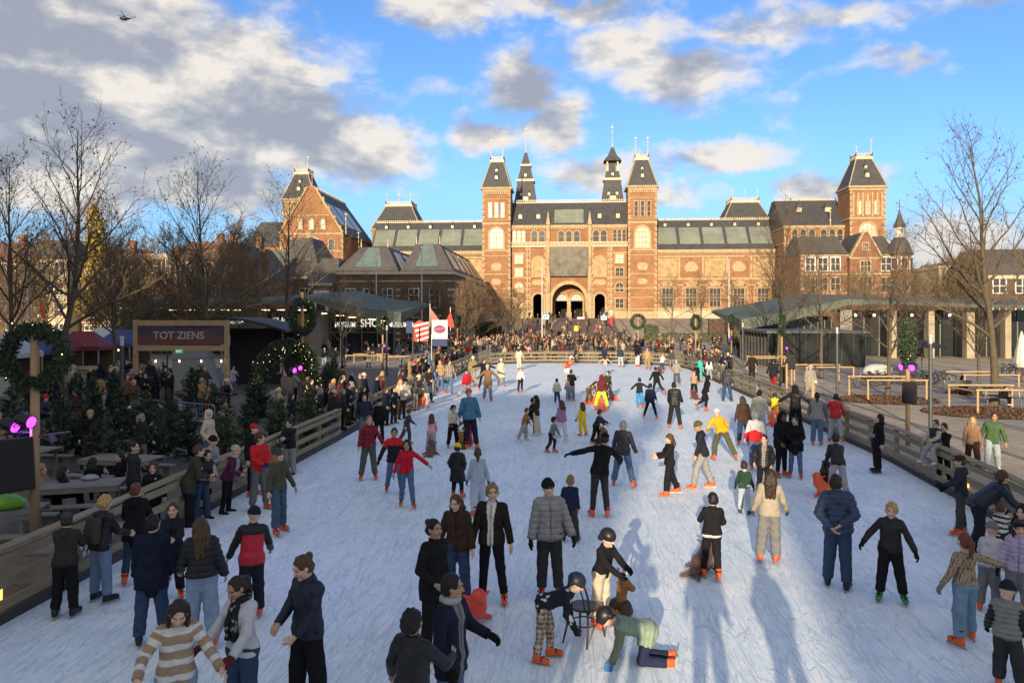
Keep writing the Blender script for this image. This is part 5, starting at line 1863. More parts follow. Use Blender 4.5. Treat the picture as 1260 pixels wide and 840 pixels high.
def build_posts():
 p = G(43, 683)
 wreath_post(p, 4.2, 3.72, .50, 'big dark wreath at the left edge of the rink', .15, rad=.085)
 stage_light((p.x - .42, p.y - .1, 2.45), (-3, 13, 0), 'glowing purple stage light beside the pole of the big left wreath', 45)
 stage_light((p.x - .02, p.y - .22, 2.55), (2, 12, 0), 'purple stage light seen edge on against the big left wreath pole', 35)
 speaker((p.x - .36, p.y - .2, 1.72), 1.0, -.12, 'big dark loudspeaker hung at the left picture edge over the picnic table', 1.15)
 mb = MB()
 mb.tube([(p.x, p.y, 2.3), (p.x - .5, p.y - .12, 2.3)], .025, 6)
 mb.tube([(p.x, p.y, 2.22), (p.x + .62, p.y + .1, 2.3)], .025, 6)
 mb.tube([(p.x + .3, p.y + .04, 2.25), (p.x + .34, p.y + .05, 2.12)], [.06, .07], 8)
 o = mb.build('light_bracket', STEELD)
 o['label'], o['category'] = 'dark steel bracket with small spotlights below the big left wreath', 'bracket'
 p = G(1117, 548)
 wreath_post(p, 2.95, 3.55, .62, 'oval looking wreath above the loudspeaker on the right', 1.0)
 for q in COL.objects:
  pass
 stage_light((p.x + .12, p.y - .12, 2.72), (5, 20, 0), 'glowing purple stage light above the right loudspeaker', 35)
 stage_light((p.x - .14, p.y - .05, 2.74), (2, 26, 0), 'dim purple stage light left of the glowing one on the right pole', 0)
 speaker((p.x + .05, p.y - .1, 1.82), -.55, -.2, 'tilted black loudspeaker on a pole above the right fence', .86)
 far = [(471, 62, 'narrow looking wreath in front of the last shop letters', 1.2), (540, 88, 'edge on wreath left of the flag waving group', 1.35), (563, 96, 'far wreath right of the flag waving group by the annex corner', 1.3), (785, 86, 'round wreath right of the passage ramp', 0.0), (856, 78, 'small oval wreath before the clipped hedge', .75), (900, 80, 'edge on wreath left of the glass kiosk', 1.2), (962, 58, 'edge on wreath by the kiosk and the leaning loudspeaker', 1.25)]
 for (px, d, lab, rt) in far:
  q = W(px, HZ, d)
  wreath_post((q.x, q.y, 0), 4.4, 3.7, .66 if px != 785 else .72, lab, rt)
 for (px, py, d, lab) in ((360, 455, 34, 'purple stage light inside the garland arch'), (367, 452, 34.4, 'second purple stage light inside the garland arch, tilted'), (471, 425, 60, 'small purple stage light below the shop wreath'), (970, 428, 57, 'purple stage light on the pole by the kiosk'), (899, 415, 79, 'small purple stage light beside the kiosk corner')):
  q = W(px, py, d)
  stage_light(q, (0, q.y - 5, 0), lab, 0)
  s = MB()
  s.tube([(0, 0, -q.z), (0, 0, 0)], [.03, .03], 6)
  o = s.build('light_stand', STEELD)
  o.location = q + Vector((0, .12, 0))
  o['label'], o['category'] = 'thin dark stand that carries the ' + lab.split(',')[0], 'stand'
 q = W(352, 476, 33)
 speaker(q, .6, -.15, 'dark loudspeaker under the garland arch', .95)
 MB().tube([(0, 0, -q.z), (0, 0, -.3)], .06, 8).build('speaker_pole', W_ROUND, label='short round pole under the garland arch loudspeaker', category='pole').location = q
 q = W(974, 446, 47)
 speaker(q, -.4, -.22, 'leaning dark loudspeaker by the square next to the kiosk', .95)
 MB().tube([(0, 0, -q.z), (0, 0, -.3)], .06, 8).build('speaker_pole', W_ROUND, label='short round pole under the leaning loudspeaker by the kiosk', category='pole').location = q
 rnd = random.Random(4)
 a, b = W(322, 500, 33.5), W(383, 470, 36)
 line = [Vector((a.x - .3, a.y, 0)), Vector((a.x - .2, a.y, 1.2))]
 for i in range(9):
  t = i / 8
  line.append(Vector((a.x, a.y, 0)).lerp(Vector((b.x, b.y, 0)), t) + Vector((0, 0, 1.9 + 1.1 * math.sin(PI * (.1 + .8 * t)))))
 line += [Vector((b.x + .1, b.y, 1.2)), Vector((b.x + .1, b.y, 0))]
 o0 = Vector((a.x, a.y, 0))
 mb, line2, _ = wreath_mesh(77, 1, .46, 7000, stand=[v - o0 for v in line])
 root = empty('garland_arch', o0, label='thick fir garland arch with fairy lights over the entrance on the left', category='arch')
 mb.build('fir_sprigs', FIR2, root, fix=False)
 lt = MB()
 for i in range(90):
  q, d = along(line2, rnd.random() ** .7 * .999)
  v = Vector((rnd.gauss(0, 1), rnd.gauss(0, 1) - .8, rnd.gauss(0, .4))).normalized() * .42
  lt.lathe(q + v, [(.004, -.012), (.014, 0), (.004, .012)], 5)
 lt.build('light_string', LITE, root)
 p = W(372, 470, 37)
 wreath_post((p.x, p.y, 0), 5.6, 4.4, .75, 'tall hanging wreath above the garland arch', 1.2)
 for (px, py, h, lab) in ((1145, 533, 3.75, 'dark lamp post on the right between the loudspeaker and the walking couple'), (1030, 487, 3.8, 'dark lamp post before the concrete cafe pillar'), (914, 453, 3.8, 'dark lamp post at the corner of the glass kiosk'), (697, 425, 3.6, 'small lamp post on the ramp in front of the arches'), (150, 536, 3.7, 'dark lamp column on the left between the firs'), (421, 478, 3.9, 'dark lamp column before the shop entrance'), (476, 462, 3.7, 'thin lamp column beside the shop window edge'), (508, 452, 3.8, 'thin lamp column left of the striped flag')):
  lamp_post(G(px, py), h, lab)
 for (px, py, h) in ((901, 462, 1.5), (968, 484, 1.7), (1000, 500, 1.4)):
  o = MB().tube([(0, 0, -.05), (0, 0, h)], .06, 8).build('wooden_post', W_FRESH)
  o.location = G(px, py)
  o['label'], o['category'], o['group'] = 'short pale round post standing behind the right fence', 'post', 'short posts behind the right fence'
 for (px, ty, d, lab) in ((519, 303, 104, 'white flagpole before the right half of the annex'), (463, 318, 104, 'white flagpole before the left half of the annex'), (667, 318, 112, 'thin white pole left of the main arch'), (897, 318, 112, 'tall thin mast before the right museum wing'), (95 / 2.8, 305, 70, 'white banded mast at the far left')):
  p = W(px, HZ, d)
  h = H + (HZ - ty) / F * d
  MB().tube([(0, 0, ground_z(p.y) - .1), (0, 0, h)], [.11, .06], 7).build('flagpole', SNOWW, label=lab, category='flagpole').location = (p.x, p.y, 0)
def build_portal():
 a, b = G(167, 487), G(279, 487)
 c = (a + b) / 2
 ang = math.atan2(b.y - a.y, b.x - a.x)
 hw = (b - a).length / 2
 root = empty('exit_portal', c, ang, label='wooden exit portal with a purple banner reading TOT ZIENS in pale letters', category='portal')
 for s in (-1, 1):
  MB().box(s * hw - .11, s * hw + .11, -.11, .11, 0, 4.2, .01).build('post', W_FRESH, root)
 MB().box(-hw + .11, hw - .11, -.1, .1, 3.88, 4.18, .01).build('beam', W_FRESH, root)
 MB().box(-hw + .11, hw - .11, -.1, .1, 2.5, 2.78, .01).build('beam', W_FRESH, root)
 m, t = nodemat('purple_banner')
 tc = t.n('ShaderNodeTexCoord').outputs['Object']
 sx = t.n('ShaderNodeSeparateXYZ', Vector=tc)
 n = t.noise(t.vm('MULTIPLY', tc, (1, 1, 2.2)), 1.2, 5, .65, .5)
 f = t.m('ADD', t.m('MULTIPLY', t.m('SUBTRACT', sx.outputs[2], 2.8), .62), t.m('MULTIPLY', t.m('SUBTRACT', n, .5), 1.3))
 col = t.ramp(f, [(0, (.20, .055, .035)), (.3, (.15, .065, .07)), (.55, (.065, .06, .10)), (1, (.035, .045, .09))])
 t.n('ShaderNodeOutputMaterial', Surface=t.n('ShaderNodeBsdfPrincipled', Base_Color=col, Roughness=.6))
 bn = MB().box(-hw + .14, hw - .14, -.03, .03, 2.84, 3.82).build('banner', m, root)
 text_mesh(bn, 'lettering', 'TOT ZIENS', (-.12, -.05, 3.33), .58, pmat('pale_lettering', (.46, .42, .34), .5, .05), sx=.98, bold=.012, depth=.03)
 ex = MB().box(-.26, .16, -.16, -.12, 2.36, 2.6).build('exit_sign', pmat('exit_green', (.06, .25, .14), .4, .1, emit=((.1, .5, .28), .15)), root)
 text_mesh(ex, 'lettering', 'EXIT', (-.05, -.17, 2.48), .16, SIGN_WHITE, depth=.01)
 tr = empty('market_tent', c + Vector((1.2, 2.6, 0)), ang, label='dark arched tent roof directly behind the exit portal', category='tent')
 mb = MB()
 pts = [(-3.6 + 7.2 * i / 14, 3.6 + .72 * math.sin(PI * i / 14)) for i in range(15)]
 pts2 = [(x, z - .12) for x, z in pts]
 mb.prism(pts + pts2[::-1], 0, 5)
 mb.build('roof', pmat('dark_tarp', (.028, .028, .032), .6, .25), tr)
 for x in (-3.4, 3.4):
  for y in (.2, 4.8):
   MB().tube([(x, y, 0), (x, y, 3.6)], .05, 6).build('leg', STEELD, tr)
 MB().box(-1.4, 3.4, 4.75, 4.85, 0, 3.6).build('back_curtain', pmat('dark_tarp', (.03, .03, .035)), tr)
 mb = MB()
 mb.add([(-3.3, .6, 0), (-1.1, .6, 0), (-1.6, .6, 2.3), (-3.3, .6, 2.35), (-3.3, 2.4, 0), (-1.1, 2.4, 0), (-1.6, 2.4, 2.3), (-3.3, 2.4, 2.35)], [(0, 1, 2, 3), (4, 7, 6, 5), (1, 5, 6, 2), (3, 2, 6, 7), (0, 3, 7, 4)])
 st = mb.build('white_stall', pmat('white_canvas', (.42, .44, .46), .7, .15, 1.5, bump=.4, bscale=3), label='white canvas stall seen through the exit portal', category='stall')
 st.location = c + Vector((1.2, 2.6, 0))
 st.rotation_euler = (0, 0, ang)
 w = empty('light_string', c + Vector((0, -.4, 0)), ang, label='wire of warm bulbs strung below the exit portal beam', category='lights')
 MB().tube([(-3, 0, 2.25), (0, 0, 2.02), (3, 0, 2.2)], .012, 4).build('wire', BLACKP, w)
 for x in (-1.2, .1, 1.3, 2.4):
  MB().lathe((x, 0, 1.93), [(.015, .1), (.045, .04), (.045, -.02), (.01, -.05)], 8).build('bulb', WARM_LAMP, w)
def stall(p, rot, w, d, h, roofc, wallc, label, sign=False, hip=True, flap=True):
 root = empty('market_stall', p, rot, label=label, category='stall')
 root['group'] = 'market stalls on the left'
 mb = MB()
 mb.add([(-w, -d, h), (w, -d, h), (w, d, h), (-w, d, h), (-w * .45, 0, h + 1.0), (w * .45, 0, h + 1.0), (-w, -d, h - .28), (w, -d, h - .28), (w, d, h - .28), (-w, d, h - .28)],
     [(0, 1, 5, 4), (1, 2, 5), (2, 3, 4, 5), (3, 0, 4), (0, 6, 7, 1), (1, 7, 8, 2), (2, 8, 9, 3), (3, 9, 6, 0)])
 mb.build('roof', roofc, root)
 mb = MB()
 mb.box(-w + .05, w - .05, -d + .05, -d + .15, 0, 1.05)
 mb.build('counter', wallc, root)
 MB().box(-w + .05, w - .05, d - .15, d - .05, 0, h - .3).build('back_wall', pmat('stall_brown', (.10, .07, .05), .8, .3), root)
 for x in (-w + .06, w - .06):
  for y in (-d + .06, d - .06):
   MB().tube([(x, y, 0), (x, y, h - .05)], .04, 6).build('leg', STEEL, root)
 if sign:
  s = MB()
  for r, z in enumerate((.72, .5)):
   x = -w * .6
   rnd = random.Random(r)
   while x < w * .6:
    ww = rnd.uniform(.05, .11)
    s.box(x, x + ww * .35, -d + .03, -d + .045, z - .08, z + .08)
    s.box(x, x + ww, -d + .028, -d + .045, z + (.05 if rnd.random() < .5 else -.03), z + .08)
    x += ww + .06
  s.build('lettering', pmat('faded_lettering', (.09, .07, .06), .7), root)
 b = MB().lathe((w * .2, -d + .3, h - .55), [(.01, .12), (.05, .05), (.05, -.02), (.01, -.06)], 8).build('bulb', WARM_LAMP, root)
 return root
def build_market():
 blue = pmat('blue_canvas', (.05, .075, .22), .6, .2)
 mar = pmat('maroon_canvas', (.19, .03, .045), .6, .2)
 wht = pmat('white_canvas_roof', (.46, .48, .50), .6, .15)
 crm = pmat('cream_counter', (.50, .44, .36), .7, .15)
 spots = [(28, 495, 46, blue, wht, 'stall with blue canvas roof seen through the big left wreath'), (62, 492, 50, mar, crm, 'stall with maroon roof beside the blue one inside the wreath ring'), (103, 490, 52, mar, crm, 'stall with maroon roof and a cream lettered counter behind the tallest left tree'), (152, 480, 58, blue, wht, 'stall with blue and white roof left of the exit portal'), (4, 500, 43, wht, wht, 'pale stall cut by the left picture edge'), (302, 462, 60, wht, crm, 'stall with white roof between the portal and the garland arch'), (128, 470, 66, wht, crm, 'white roofed stall further back behind the blue and white one')]
 for i, (px, by, d, rf, wl, lab) in enumerate(spots):
  p = W(px, HZ, d)
  stall((p.x, p.y, 0), .15 * (i % 3 - 1), 1.55, 1.2, 2.35, rf, wl, lab, i == 2)
 o = MB().box(-.28, .28, -.02, .02, -.5, .5)
 p = W(47, 378, 70)
 f = MB()
 f.add([(0, 0, .9), (.5, .05, .2), (.72, .1, -1.1), (.3, .02, -.9), (0, .03, .9), (.5, .08, .2), (.72, .13, -1.1), (.3, .05, -.9)], [(0, 1, 2, 3), (4, 7, 6, 5), (0, 4, 5, 1), (1, 5, 6, 2), (2, 6, 7, 3), (3, 7, 4, 0)])
 f.build('orange_flag', pmat('orange_cloth', (.55, .11, .05), .7), label='small orange red flag among the bare branches at the left', category='flag').location = p
 def picnic(p, rot, label, L=.95, ht=.77):
  root = empty('picnic_table', p, rot, label=label, category='table')
  mb = MB()
  for k in range(5):
   y = -.36 + .18 * k
   mb.box(-L, L, y - .083, y + .083, ht - .045, ht, .006)
  mb.box(-L, L, -.45, -.40, ht - .13, ht - .048)
  mb.box(-L, L, .40, .45, ht - .13, ht - .048)
  mb.build('table_top', W_GREY, root)
  for s in (-1, 1):
   for e in (-1, 1):
    MB().beam((s * (L - .18), e * .38, ht - .05), (s * (L - .18), e * .34, 0), .07, .07).build('leg', W_GREY, root)
  for e in (-1, 1):
   bn = MB().box(-L, L, e * .78 - .14, e * .78 + .14, .41, .455, .006).build('bench', W_GREY, root)
   for s in (-1, 1):
    MB().beam((s * (L - .2), e * .78, .41), (s * (L - .2), e * .78, 0), .06, .2).build('bench_leg', W_GREY, bn)
  root['group'] = 'picnic tables on the left terrace'
 picnic(G(86, 640, 0) + Vector((0, .2, 0)), .35, 'grey picnic table with an empty top beside the left fence')
 picnic(G(4, 682) + Vector((-.4, .3, 0)), .25, 'grey picnic table with a bright green bag on it at the left edge', .8)
 picnic(G(115, 612) + Vector((0, 1.2, 0)), -.1, 'picnic table in the shade where people in dark coats sit', .95)
 picnic(G(240, 545), .1, 'picnic table with a person in a blue hat on its bench', .9)
 picnic(G(40, 590) + Vector((-.6, .4, 0)), .0, 'picnic table near the firs with seated people in hoods', .9)
 rnd = random.Random(3)
 mb = MB()
 vs, n = [], 12
 for i in range(7):
  for j in range(n):
   a = 2 * PI * j / n
   r = (.05, .2, .27, .28, .24, .15, .03)[i] * rnd.uniform(.85, 1.15)
   vs.append((r * 1.35 * math.cos(a), r * math.sin(a), (0, .0, .05, .12, .19, .24, .26)[i] * rnd.uniform(.9, 1.1)))
 fs = [(i * n + j, i * n + (j + 1) % n, (i + 1) * n + (j + 1) % n, (i + 1) * n + j) for i in range(6) for j in range(n)]
 fs += [tuple(range(n - 1, -1, -1)), tuple(range(6 * n, 7 * n))]
 bag = mb.add(vs, fs).build('plastic_bag', pmat('bright_green_bag', (.16, .42, .03), .4, .3, 6, bump=.5), smooth=True, label='crumpled bright green bag on the picnic table at the left edge', category='bag')
 bag.location = G(4, 682) + Vector((-.25, .35, .775))
 b2 = MB().add(vs, fs).build('plastic_bag', pmat('clear_bag', (.35, .36, .38), .25, .3, 6, bump=.5), smooth=True, label='small clear crumpled bag on the empty picnic table', category='bag')
 b2.location = G(86, 640) + Vector((.1, .55, .775))
 b2.scale = (.5, .5, .45)
 p = G(22, 742)
 root = empty('deck_box', p + Vector((-.35, 1.35, 0)), .08, label='low wooden deck box lit orange underneath at the foot of the left pole', category='platform')
 mb = MB()
 for k in range(6):
  mb.box(-.75, .75, -.55 + k * .185, -.55 + k * .185 + .18, .50, .54)
 mb.build('top', W_GREY, root)
 for (xa, xb, ya, yb) in ((-.7, .7, -.52, -.49), (-.7, .7, .49, .52), (-.72, -.69, -.49, .49), (.69, .72, -.49, .49)):
  MB().box(xa, xb, ya, yb, 0, .5).build('side_board', W_GREY, root)
 for (px, py, lab) in ((10, 705, 'small warm ground lamp behind the near left fence'), (1130, 560, 'small warm ground lamp behind the right fence')):
  q = G(px, py + 30) if px < 100 else Vector((10.3, 20.6, 0))
  if px < 100:
   q = Vector((-9.0, 11.2, 0))
  ro = empty('ground_lamp', q, label=lab, category='lamp')
  MB().box(-.09, .09, -.09, .09, 0, .2).build('lamp_body', pmat('lamp_glow', (.9, .45, .12), .5, .02, emit=((1, .42, .1), 1.2)), ro)
  MB().box(-.11, .11, -.11, .11, .2, .23).build('lamp_cap', BLACKP, ro)
 a, b = G(171, 524), G(264, 534)
 c = (a + b) / 2
 root = empty('crowd_barrier', c, math.atan2(b.y - a.y, b.x - a.x), label='grey steel crowd barrier in front of the exit portal', category='barrier')
 hw = (b - a).length / 2
 mb = MB()
 mb.tube([(-hw, 0, .1), (-hw, 0, 1.02), (-hw + .1, 0, 1.1), (hw - .1, 0, 1.1), (hw, 0, 1.02), (hw, 0, .1)], .022, 7)
 mb.tube([(-hw, 0, .2), (hw, 0, .2)], .018, 6)
 mb.build('frame', STEEL, root)
 mb = MB()
 k = int(2 * hw / .16)
 for i in range(1, k):
  x = -hw + 2 * hw * i / k
  mb.tube([(x, 0, .2), (x, 0, 1.1)], .009, 4)
 mb.build('bars', STEEL, root)
 for s in (-1, 1):
  MB().tube([(s * hw * .8, -.3, .015), (s * hw * .8, 0, .2), (s * hw * .8, .3, .015)], .02, 6).build('foot', STEEL, root)
def tree_guard(p, rot, label, w=1.5):
 root = empty('tree_guard', p, rot, label=label, category='tree guard')
 root['group'] = 'wooden guards round the young trees'
 for sx in (-1, 1):
  for sy in (-1, 1):
   MB().tube([(sx * w, sy * w * .8, -.02), (sx * w, sy * w * .8, 1.12)], .05, 8).build('post', W_FRESH, root)
 for sy in (-1, 1):
  MB().tube([(-w - .08, sy * w * .8, 1.08), (w + .08, sy * w * .8, 1.08)], .045, 8).build('rail', W_FRESH, root)
 for sx in (-1, 1):
  MB().tube([(sx * w, -w * .8, 1.0), (sx * w, w * .8, 1.0)], .042, 8).build('rail', W_FRESH, root)
def build_right():
 gl = [(1091, 490, 'tree guard round the plane in the mulch bed beside the parked bicycles'), (1013, 470, 'tree guard before the wooden cafe door'), (1225, 505, 'tree guard round the tallest right plane tree'), (1205, 482, 'tree guard with sitters at the second plane on the right'), (948, 456, 'tree guard nearest the glass kiosk')]
 for i, (px, py, lab) in enumerate(gl):
  tree_guard(G(px, py), .04, lab)
 tree_guard(G(452, 452), 0, 'tree guard in the paved yard before the shop')
 tree_guard(G(487, 455), 0, 'small tree guard by the shop yard wreath', .9)
 rnd = random.Random(6)
 mb = MB()
 base = MB()
 for (px, py, rx, ry) in ((1091, 492, 2.6, 2.2), (1225, 508, 3.2, 2.4), (1205, 484, 1.8, 1.6)):
  c = G(px, py)
  base.add([(c.x + rx * math.cos(2 * PI * k / 20), c.y + ry * math.sin(2 * PI * k / 20), .008) for k in range(20)], [tuple(range(20))])
  pts = [c + Vector((rx * rnd.random() ** .5 * math.cos(a), ry * rnd.random() ** .5 * math.sin(a), rnd.uniform(.01, .07))) for a in [rnd.uniform(0, 2 * PI) for _ in range(2600)]]
  leaf_cloud(rnd, pts, .06, mb, .7)
 base.build('mulch_bed', pmat('dark_mulch', (.07, .04, .028), .9, .3), kind='structure', fix=False)
 mb.build('fallen_leaves', pmat('brown_leaves', (.10, .055, .035), .8, .6, 3), fix=False, kind='stuff')
 def bicycle():
  root = empty('bicycle', (0, 0, 0), label='x', category='bicycle')
  for i, x in enumerate((-.53, .53)):
   mb = MB()
   mb.tube([(x + .33 * math.cos(2 * PI * k / 20), 0, .34 + .33 * math.sin(2 * PI * k / 20)) for k in range(20)], .03, 5, closed=True)
   w = mb.build('wheel', BLACKP, root)
   s = MB()
   for k in range(9):
    a = PI * k / 9
    s.tube([(x - .32 * math.cos(a), 0, .34 - .32 * math.sin(a)), (x + .32 * math.cos(a), 0, .34 + .32 * math.sin(a))], .003, 3)
   s.build('spokes', STEEL, w)
  mb = MB()
  for a, b in (((-.53, .34), (-.12, .34)), ((-.12, .34), (-.22, .82)), ((-.53, .34), (-.2, .72)), ((-.2, .72), (.36, .80)), ((-.12, .34), (.38, .70)), ((.34, .92), (.53, .34))):
   mb.tube([(a[0], 0, a[1]), (b[0], 0, b[1])], .026, 6)
  mb.build('frame', pmat('bike_frame', (.03, .03, .035), .35, .3), root)
  MB().obox((-.24, 0, .88), (.12, .07, .03), None, .015).build('saddle', BLACKP, root)
  MB().tube([(.2, -.27, .98), (.34, -.2, 1.02), (.34, .2, 1.02), (.2, .27, .98)], .013, 6).build('handlebar', STEEL, root)
  return root
 proto = bicycle()
 spots = [(1066, 476), (1074, 474), (1083, 473), (1103, 474), (1112, 473), (1121, 474), (1132, 474), (1140, 473), (1150, 474), (1158, 472), (1238, 462), (1246, 463), (1254, 462)]
 labs = {0: 'black bicycle at the left end of the rack, its wheel seen whole', 1: 'second bicycle from the left end of the rack', 2: 'third bicycle in the rack beside the plane trunk', 9: 'bicycle at the right end of the rack by the lamp post'}
 for i, (px, py) in enumerate(spots):
  o = proto if i == 0 else copy_tree(proto)
  o.location = G(px, py)
  o.rotation_euler = (0, rnd.uniform(-.1, .1), rnd.uniform(-.35, .3) + (PI if i % 3 == 0 else 0))
  o['label'] = labs.get(i, 'dark bicycle in the middle of the rack beyond the tilted loudspeaker' if i < 9 else 'dark bicycle standing at the cafe columns by the right picture edge')
  o['group'] = 'bicycles parked on the right'
 mb = MB()
 vs, n = [], 14
 for i in range(6):
  for j in range(n):
   a = 2 * PI * j / n
   r = (.62, .66, .6, .45, .25, .03)[i] * rnd.uniform(.9, 1.1)
   vs.append((r * 1.5 * math.cos(a), r * .7 * math.sin(a), (.55, .7, .95, 1.1, 1.2, 1.22)[i]))
 fs = [(i * n + j, i * n + (j + 1) % n, (i + 1) * n + (j + 1) % n, (i + 1) * n + j) for i in range(5) for j in range(n)] + [tuple(range(n - 1, -1, -1)), tuple(range(5 * n, 6 * n))]
 root = empty('cargo_bicycle', G(1080, 470), label='cargo bicycle under a crumpled grey white tarpaulin among the parked bicycles', category='bicycle')
 mb.add(vs, fs).build('tarpaulin', pmat('grey_tarp', (.42, .43, .43), .6, .2, 4, bump=.5), root, smooth=True)
 MB().box(-.5, .5, -.3, .3, .25, .6).build('box', BLACKP, root)
 for x in (-.75, .75):
  MB().tube([(x + .28 * math.cos(2 * PI * k / 16), 0, .29 + .28 * math.sin(2 * PI * k / 16)) for k in range(16)], .02, 5, closed=True).build('wheel', BLACKP, root)
 def bench(p, rot, lab):
  root = empty('park_bench', p, rot, label=lab, category='bench')
  mb = MB()
  for k in range(4):
   mb.box(-.85, .85, -.22 + k * .12, -.22 + k * .12 + .09, .43, .46)
  mb.build('seat', STEELD, root)
  mb = MB()
  for k in range(3):
   mb.box(-.85, .85, .26 + k * .02, .285 + k * .02, .55 + k * .12, .64 + k * .12)
  mb.build('backrest', STEELD, root)
  for s in (-.7, .7):
   MB().tube([(s, -.2, 0), (s, -.18, .43), (s, .24, .43), (s, .32, .9)], .025, 6).build('leg', STEELD, root)
 bench(G(1186, 488), -.5, 'dark steel bench on the square behind the tallest right tree, left one')
 bench(G(1235, 500), -.35, 'dark steel bench on the square to the right of the tallest tree')
 root = empty('cafe_parasol', G(1257, 470), label='white folded cafe parasol on a brown foot at the right edge', category='parasol')
 MB().lathe((0, 0, 0), [(.3, 0), (.3, .08), (.05, .1), (.04, 1.0)], 10).build('foot', pmat('dark_brown_wood', (.09, .05, .035), .6), root)
 MB().lathe((0, 0, 1.0), [(.35, .0), (.45, .3), (.38, 1.0), (.22, 1.8), (.04, 2.4)], 9).build('canopy', SNOWW, root)
 rt = empty('terrace_parasol', G(1160, 470) + Vector((0, 3, 0)), label='open dark parasol on the cafe terrace behind the lamp post', category='parasol')
 MB().tube([(0, 0, 0), (0, 0, 2.5)], .035, 6).build('pole', STEELD, rt)
 MB().lathe((0, 0, 2.2), [(1.7, 0), (1.72, .03), (.9, .32), (.05, .5)], 8).build('canopy', pmat('dark_parasol', (.05, .04, .045), .7, .2), rt)
def build_signs():
 mblue = pmat('sign_blue', (.05, .28, .55), .4, .1)
 red = pmat('red_cloth', (.55, .05, .05), .7, .2)
 redp = pmat('pinkred_cloth', (.62, .16, .13), .7, .2)
 navy = pmat('navy_cloth', (.03, .05, .14), .7, .2)
 wht = pmat('white_cloth', (.62, .60, .56), .6, .08)
 yel = pmat('yellow_sign', (.75, .45, .03), .5, .1)
 def sign(px, py, d, w, h, mat, label, base=.0, name='sign_board', sub=None, polemat=None):
  p = W(px, py, d)
  root = empty(name, (p.x, p.y, ground_z(p.y)), label=label, category='sign')
  z = p.z - ground_z(p.y)
  MB().tube([(0, .06, 0), (0, .06, z + h)], .045, 6).build('pole', polemat or STEEL, root)
  b = MB().box(-w, w, -.03, .03, z - h, z + h).build('board', mat, root)
  if sub:
   sub(b, z)
  return root
 def house(b, z):
  MB().prism([(-.3, z - .05), (.3, z - .05), (.3, z + .4), (0, z + .75), (-.3, z + .4)], -.05, -.032).build('emblem', mblue, b)
  MB().prism([(-.13, z + .12), (.13, z + .12), (.13, z + .36), (-.13, z + .36)], -.065, -.052).build('emblem', wht, b)
 sign(671, 390, 112, .55, .35, wht, 'white sign with a blue emblem left of the arches', sub=house)
 sign(743, 391, 112, .45, .3, wht, 'white sign with a blue house shaped emblem right of the arches', sub=house)
 sign(709, 404, 100, .28, .35, yel, 'small yellow sign on a pole in front of the ramp')
 p = W(711, 391, 100)
 MB().box(-.1, .9, -.03, .03, -.15, .12).build('direction_sign', wht, label='long white direction board on the yellow sign pole', category='sign').location = p
 p = W(752, 383, 118)
 rt = empty('umbrella', (p.x, p.y, ground_z(p.y)), label='white standing umbrella with a red lower banner beside the right arch', category='umbrella')
 z = p.z - ground_z(p.y)
 MB().tube([(0, 0, 0), (0, 0, z)], .04, 6).build('pole', STEEL, rt)
 MB().lathe((0, 0, z), [(.06, -.9), (.55, .1), (.5, .16), (.03, .2)], 8).build('canopy', wht, rt)
 MB().lathe((0, 0, 0), [(.3, z - 2.4), (.34, z - 1.2), (.1, z - .9)], 8).build('banner', red, rt)
 def flag(px, py, d, pts, mat, label, th=.04, extra=None, pole=True):
  p = W(px, py, d)
  root = empty('flag', p, label=label, category='flag')
  n = len(pts)
  mb = MB().prism(pts, -th / 2, th / 2)
  c = mb.build('cloth', mat, root)
  if extra:
   extra(c)
  if pole:
   MB().tube([(pts[0][0] - .02, .05, -2.6), (pts[0][0] - .02, .05, pts[0][1] + .4)], .025, 5).build('pole', STEEL, root)
 def stripes(c):
  for k in range(4):
   z = .62 - k * .42
   mb = MB().add([(-.55 + .1 * k, -.04, z - .30), (.75, -.04, z + .02), (.75, -.04, z + .20), (-.55 + .1 * k, -.04, z - .12), (-.55 + .1 * k, -.025, z - .30), (.75, -.025, z + .02), (.75, -.025, z + .20), (-.55 + .1 * k, -.025, z - .12)], [(0, 1, 2, 3), (4, 7, 6, 5), (0, 4, 5, 1), (1, 5, 6, 2), (2, 6, 7, 3), (3, 7, 4, 0)])
   mb.build('stripe', wht, c)
  MB().box(-1.25, -.62, -.04, .04, -.2, .85).build('canton', navy, c)
 flag(517, 407, 66, [(-.6, -.9), (.7, -.95), (.8, .6), (-.1, .95), (-.6, .6)], pmat('dull_red_cloth', (.42, .06, .06), .7, .2), 'red and white striped flag with a dark blue corner held up in the crowd', extra=stripes)
 flag(536, 391, 68, [(-.5, .9), (-.1, .4), (.55, -.55), (-.35, -.6)], redp, 'pale red flag waving above the white banner')
 flag(553, 393, 68, [(.1, .7), (.35, -.2), (.45, -.75), (-.5, -.5)], red, 'bright red flag to the right of the white banner')
 def emblem(c):
  mb = MB()
  mb.lathe((0, -.035, .08), [(.5, -.02), (.5, .02)], 16, Matrix.Rotation(PI / 2, 3, 'X'))
  mb.v = [(x, y, z * .68 + .02) for x, y, z in mb.v]
  mb.build('emblem', pmat('emblem_purple', (.18, .05, .16), .6), c)
  mb = MB()
  for k in range(5):
   mb.box(-.36 + k * .16, -.25 + k * .16, -.075, -.06, -.02 + .03 * k, .14 + .03 * k)
  mb.build('emblem', redp, c)
  MB().box(-.66, .66, -.05, -.03, -1.35, -.75).build('stripe', navy, c)
 flag(541, 406, 64, [(-.68, -.75), (.68, -.75), (.68, .85), (-.68, .85)], wht, 'white banner with an oval dark red emblem over a blue band', extra=emblem)
 p = W(153, 23, 420)
 root = empty('helicopter', p, .25, label='small dark helicopter in front of the grey cloud bank', category='helicopter')
 hm = pmat('helicopter_dark', (.02, .02, .025), .5, .1)
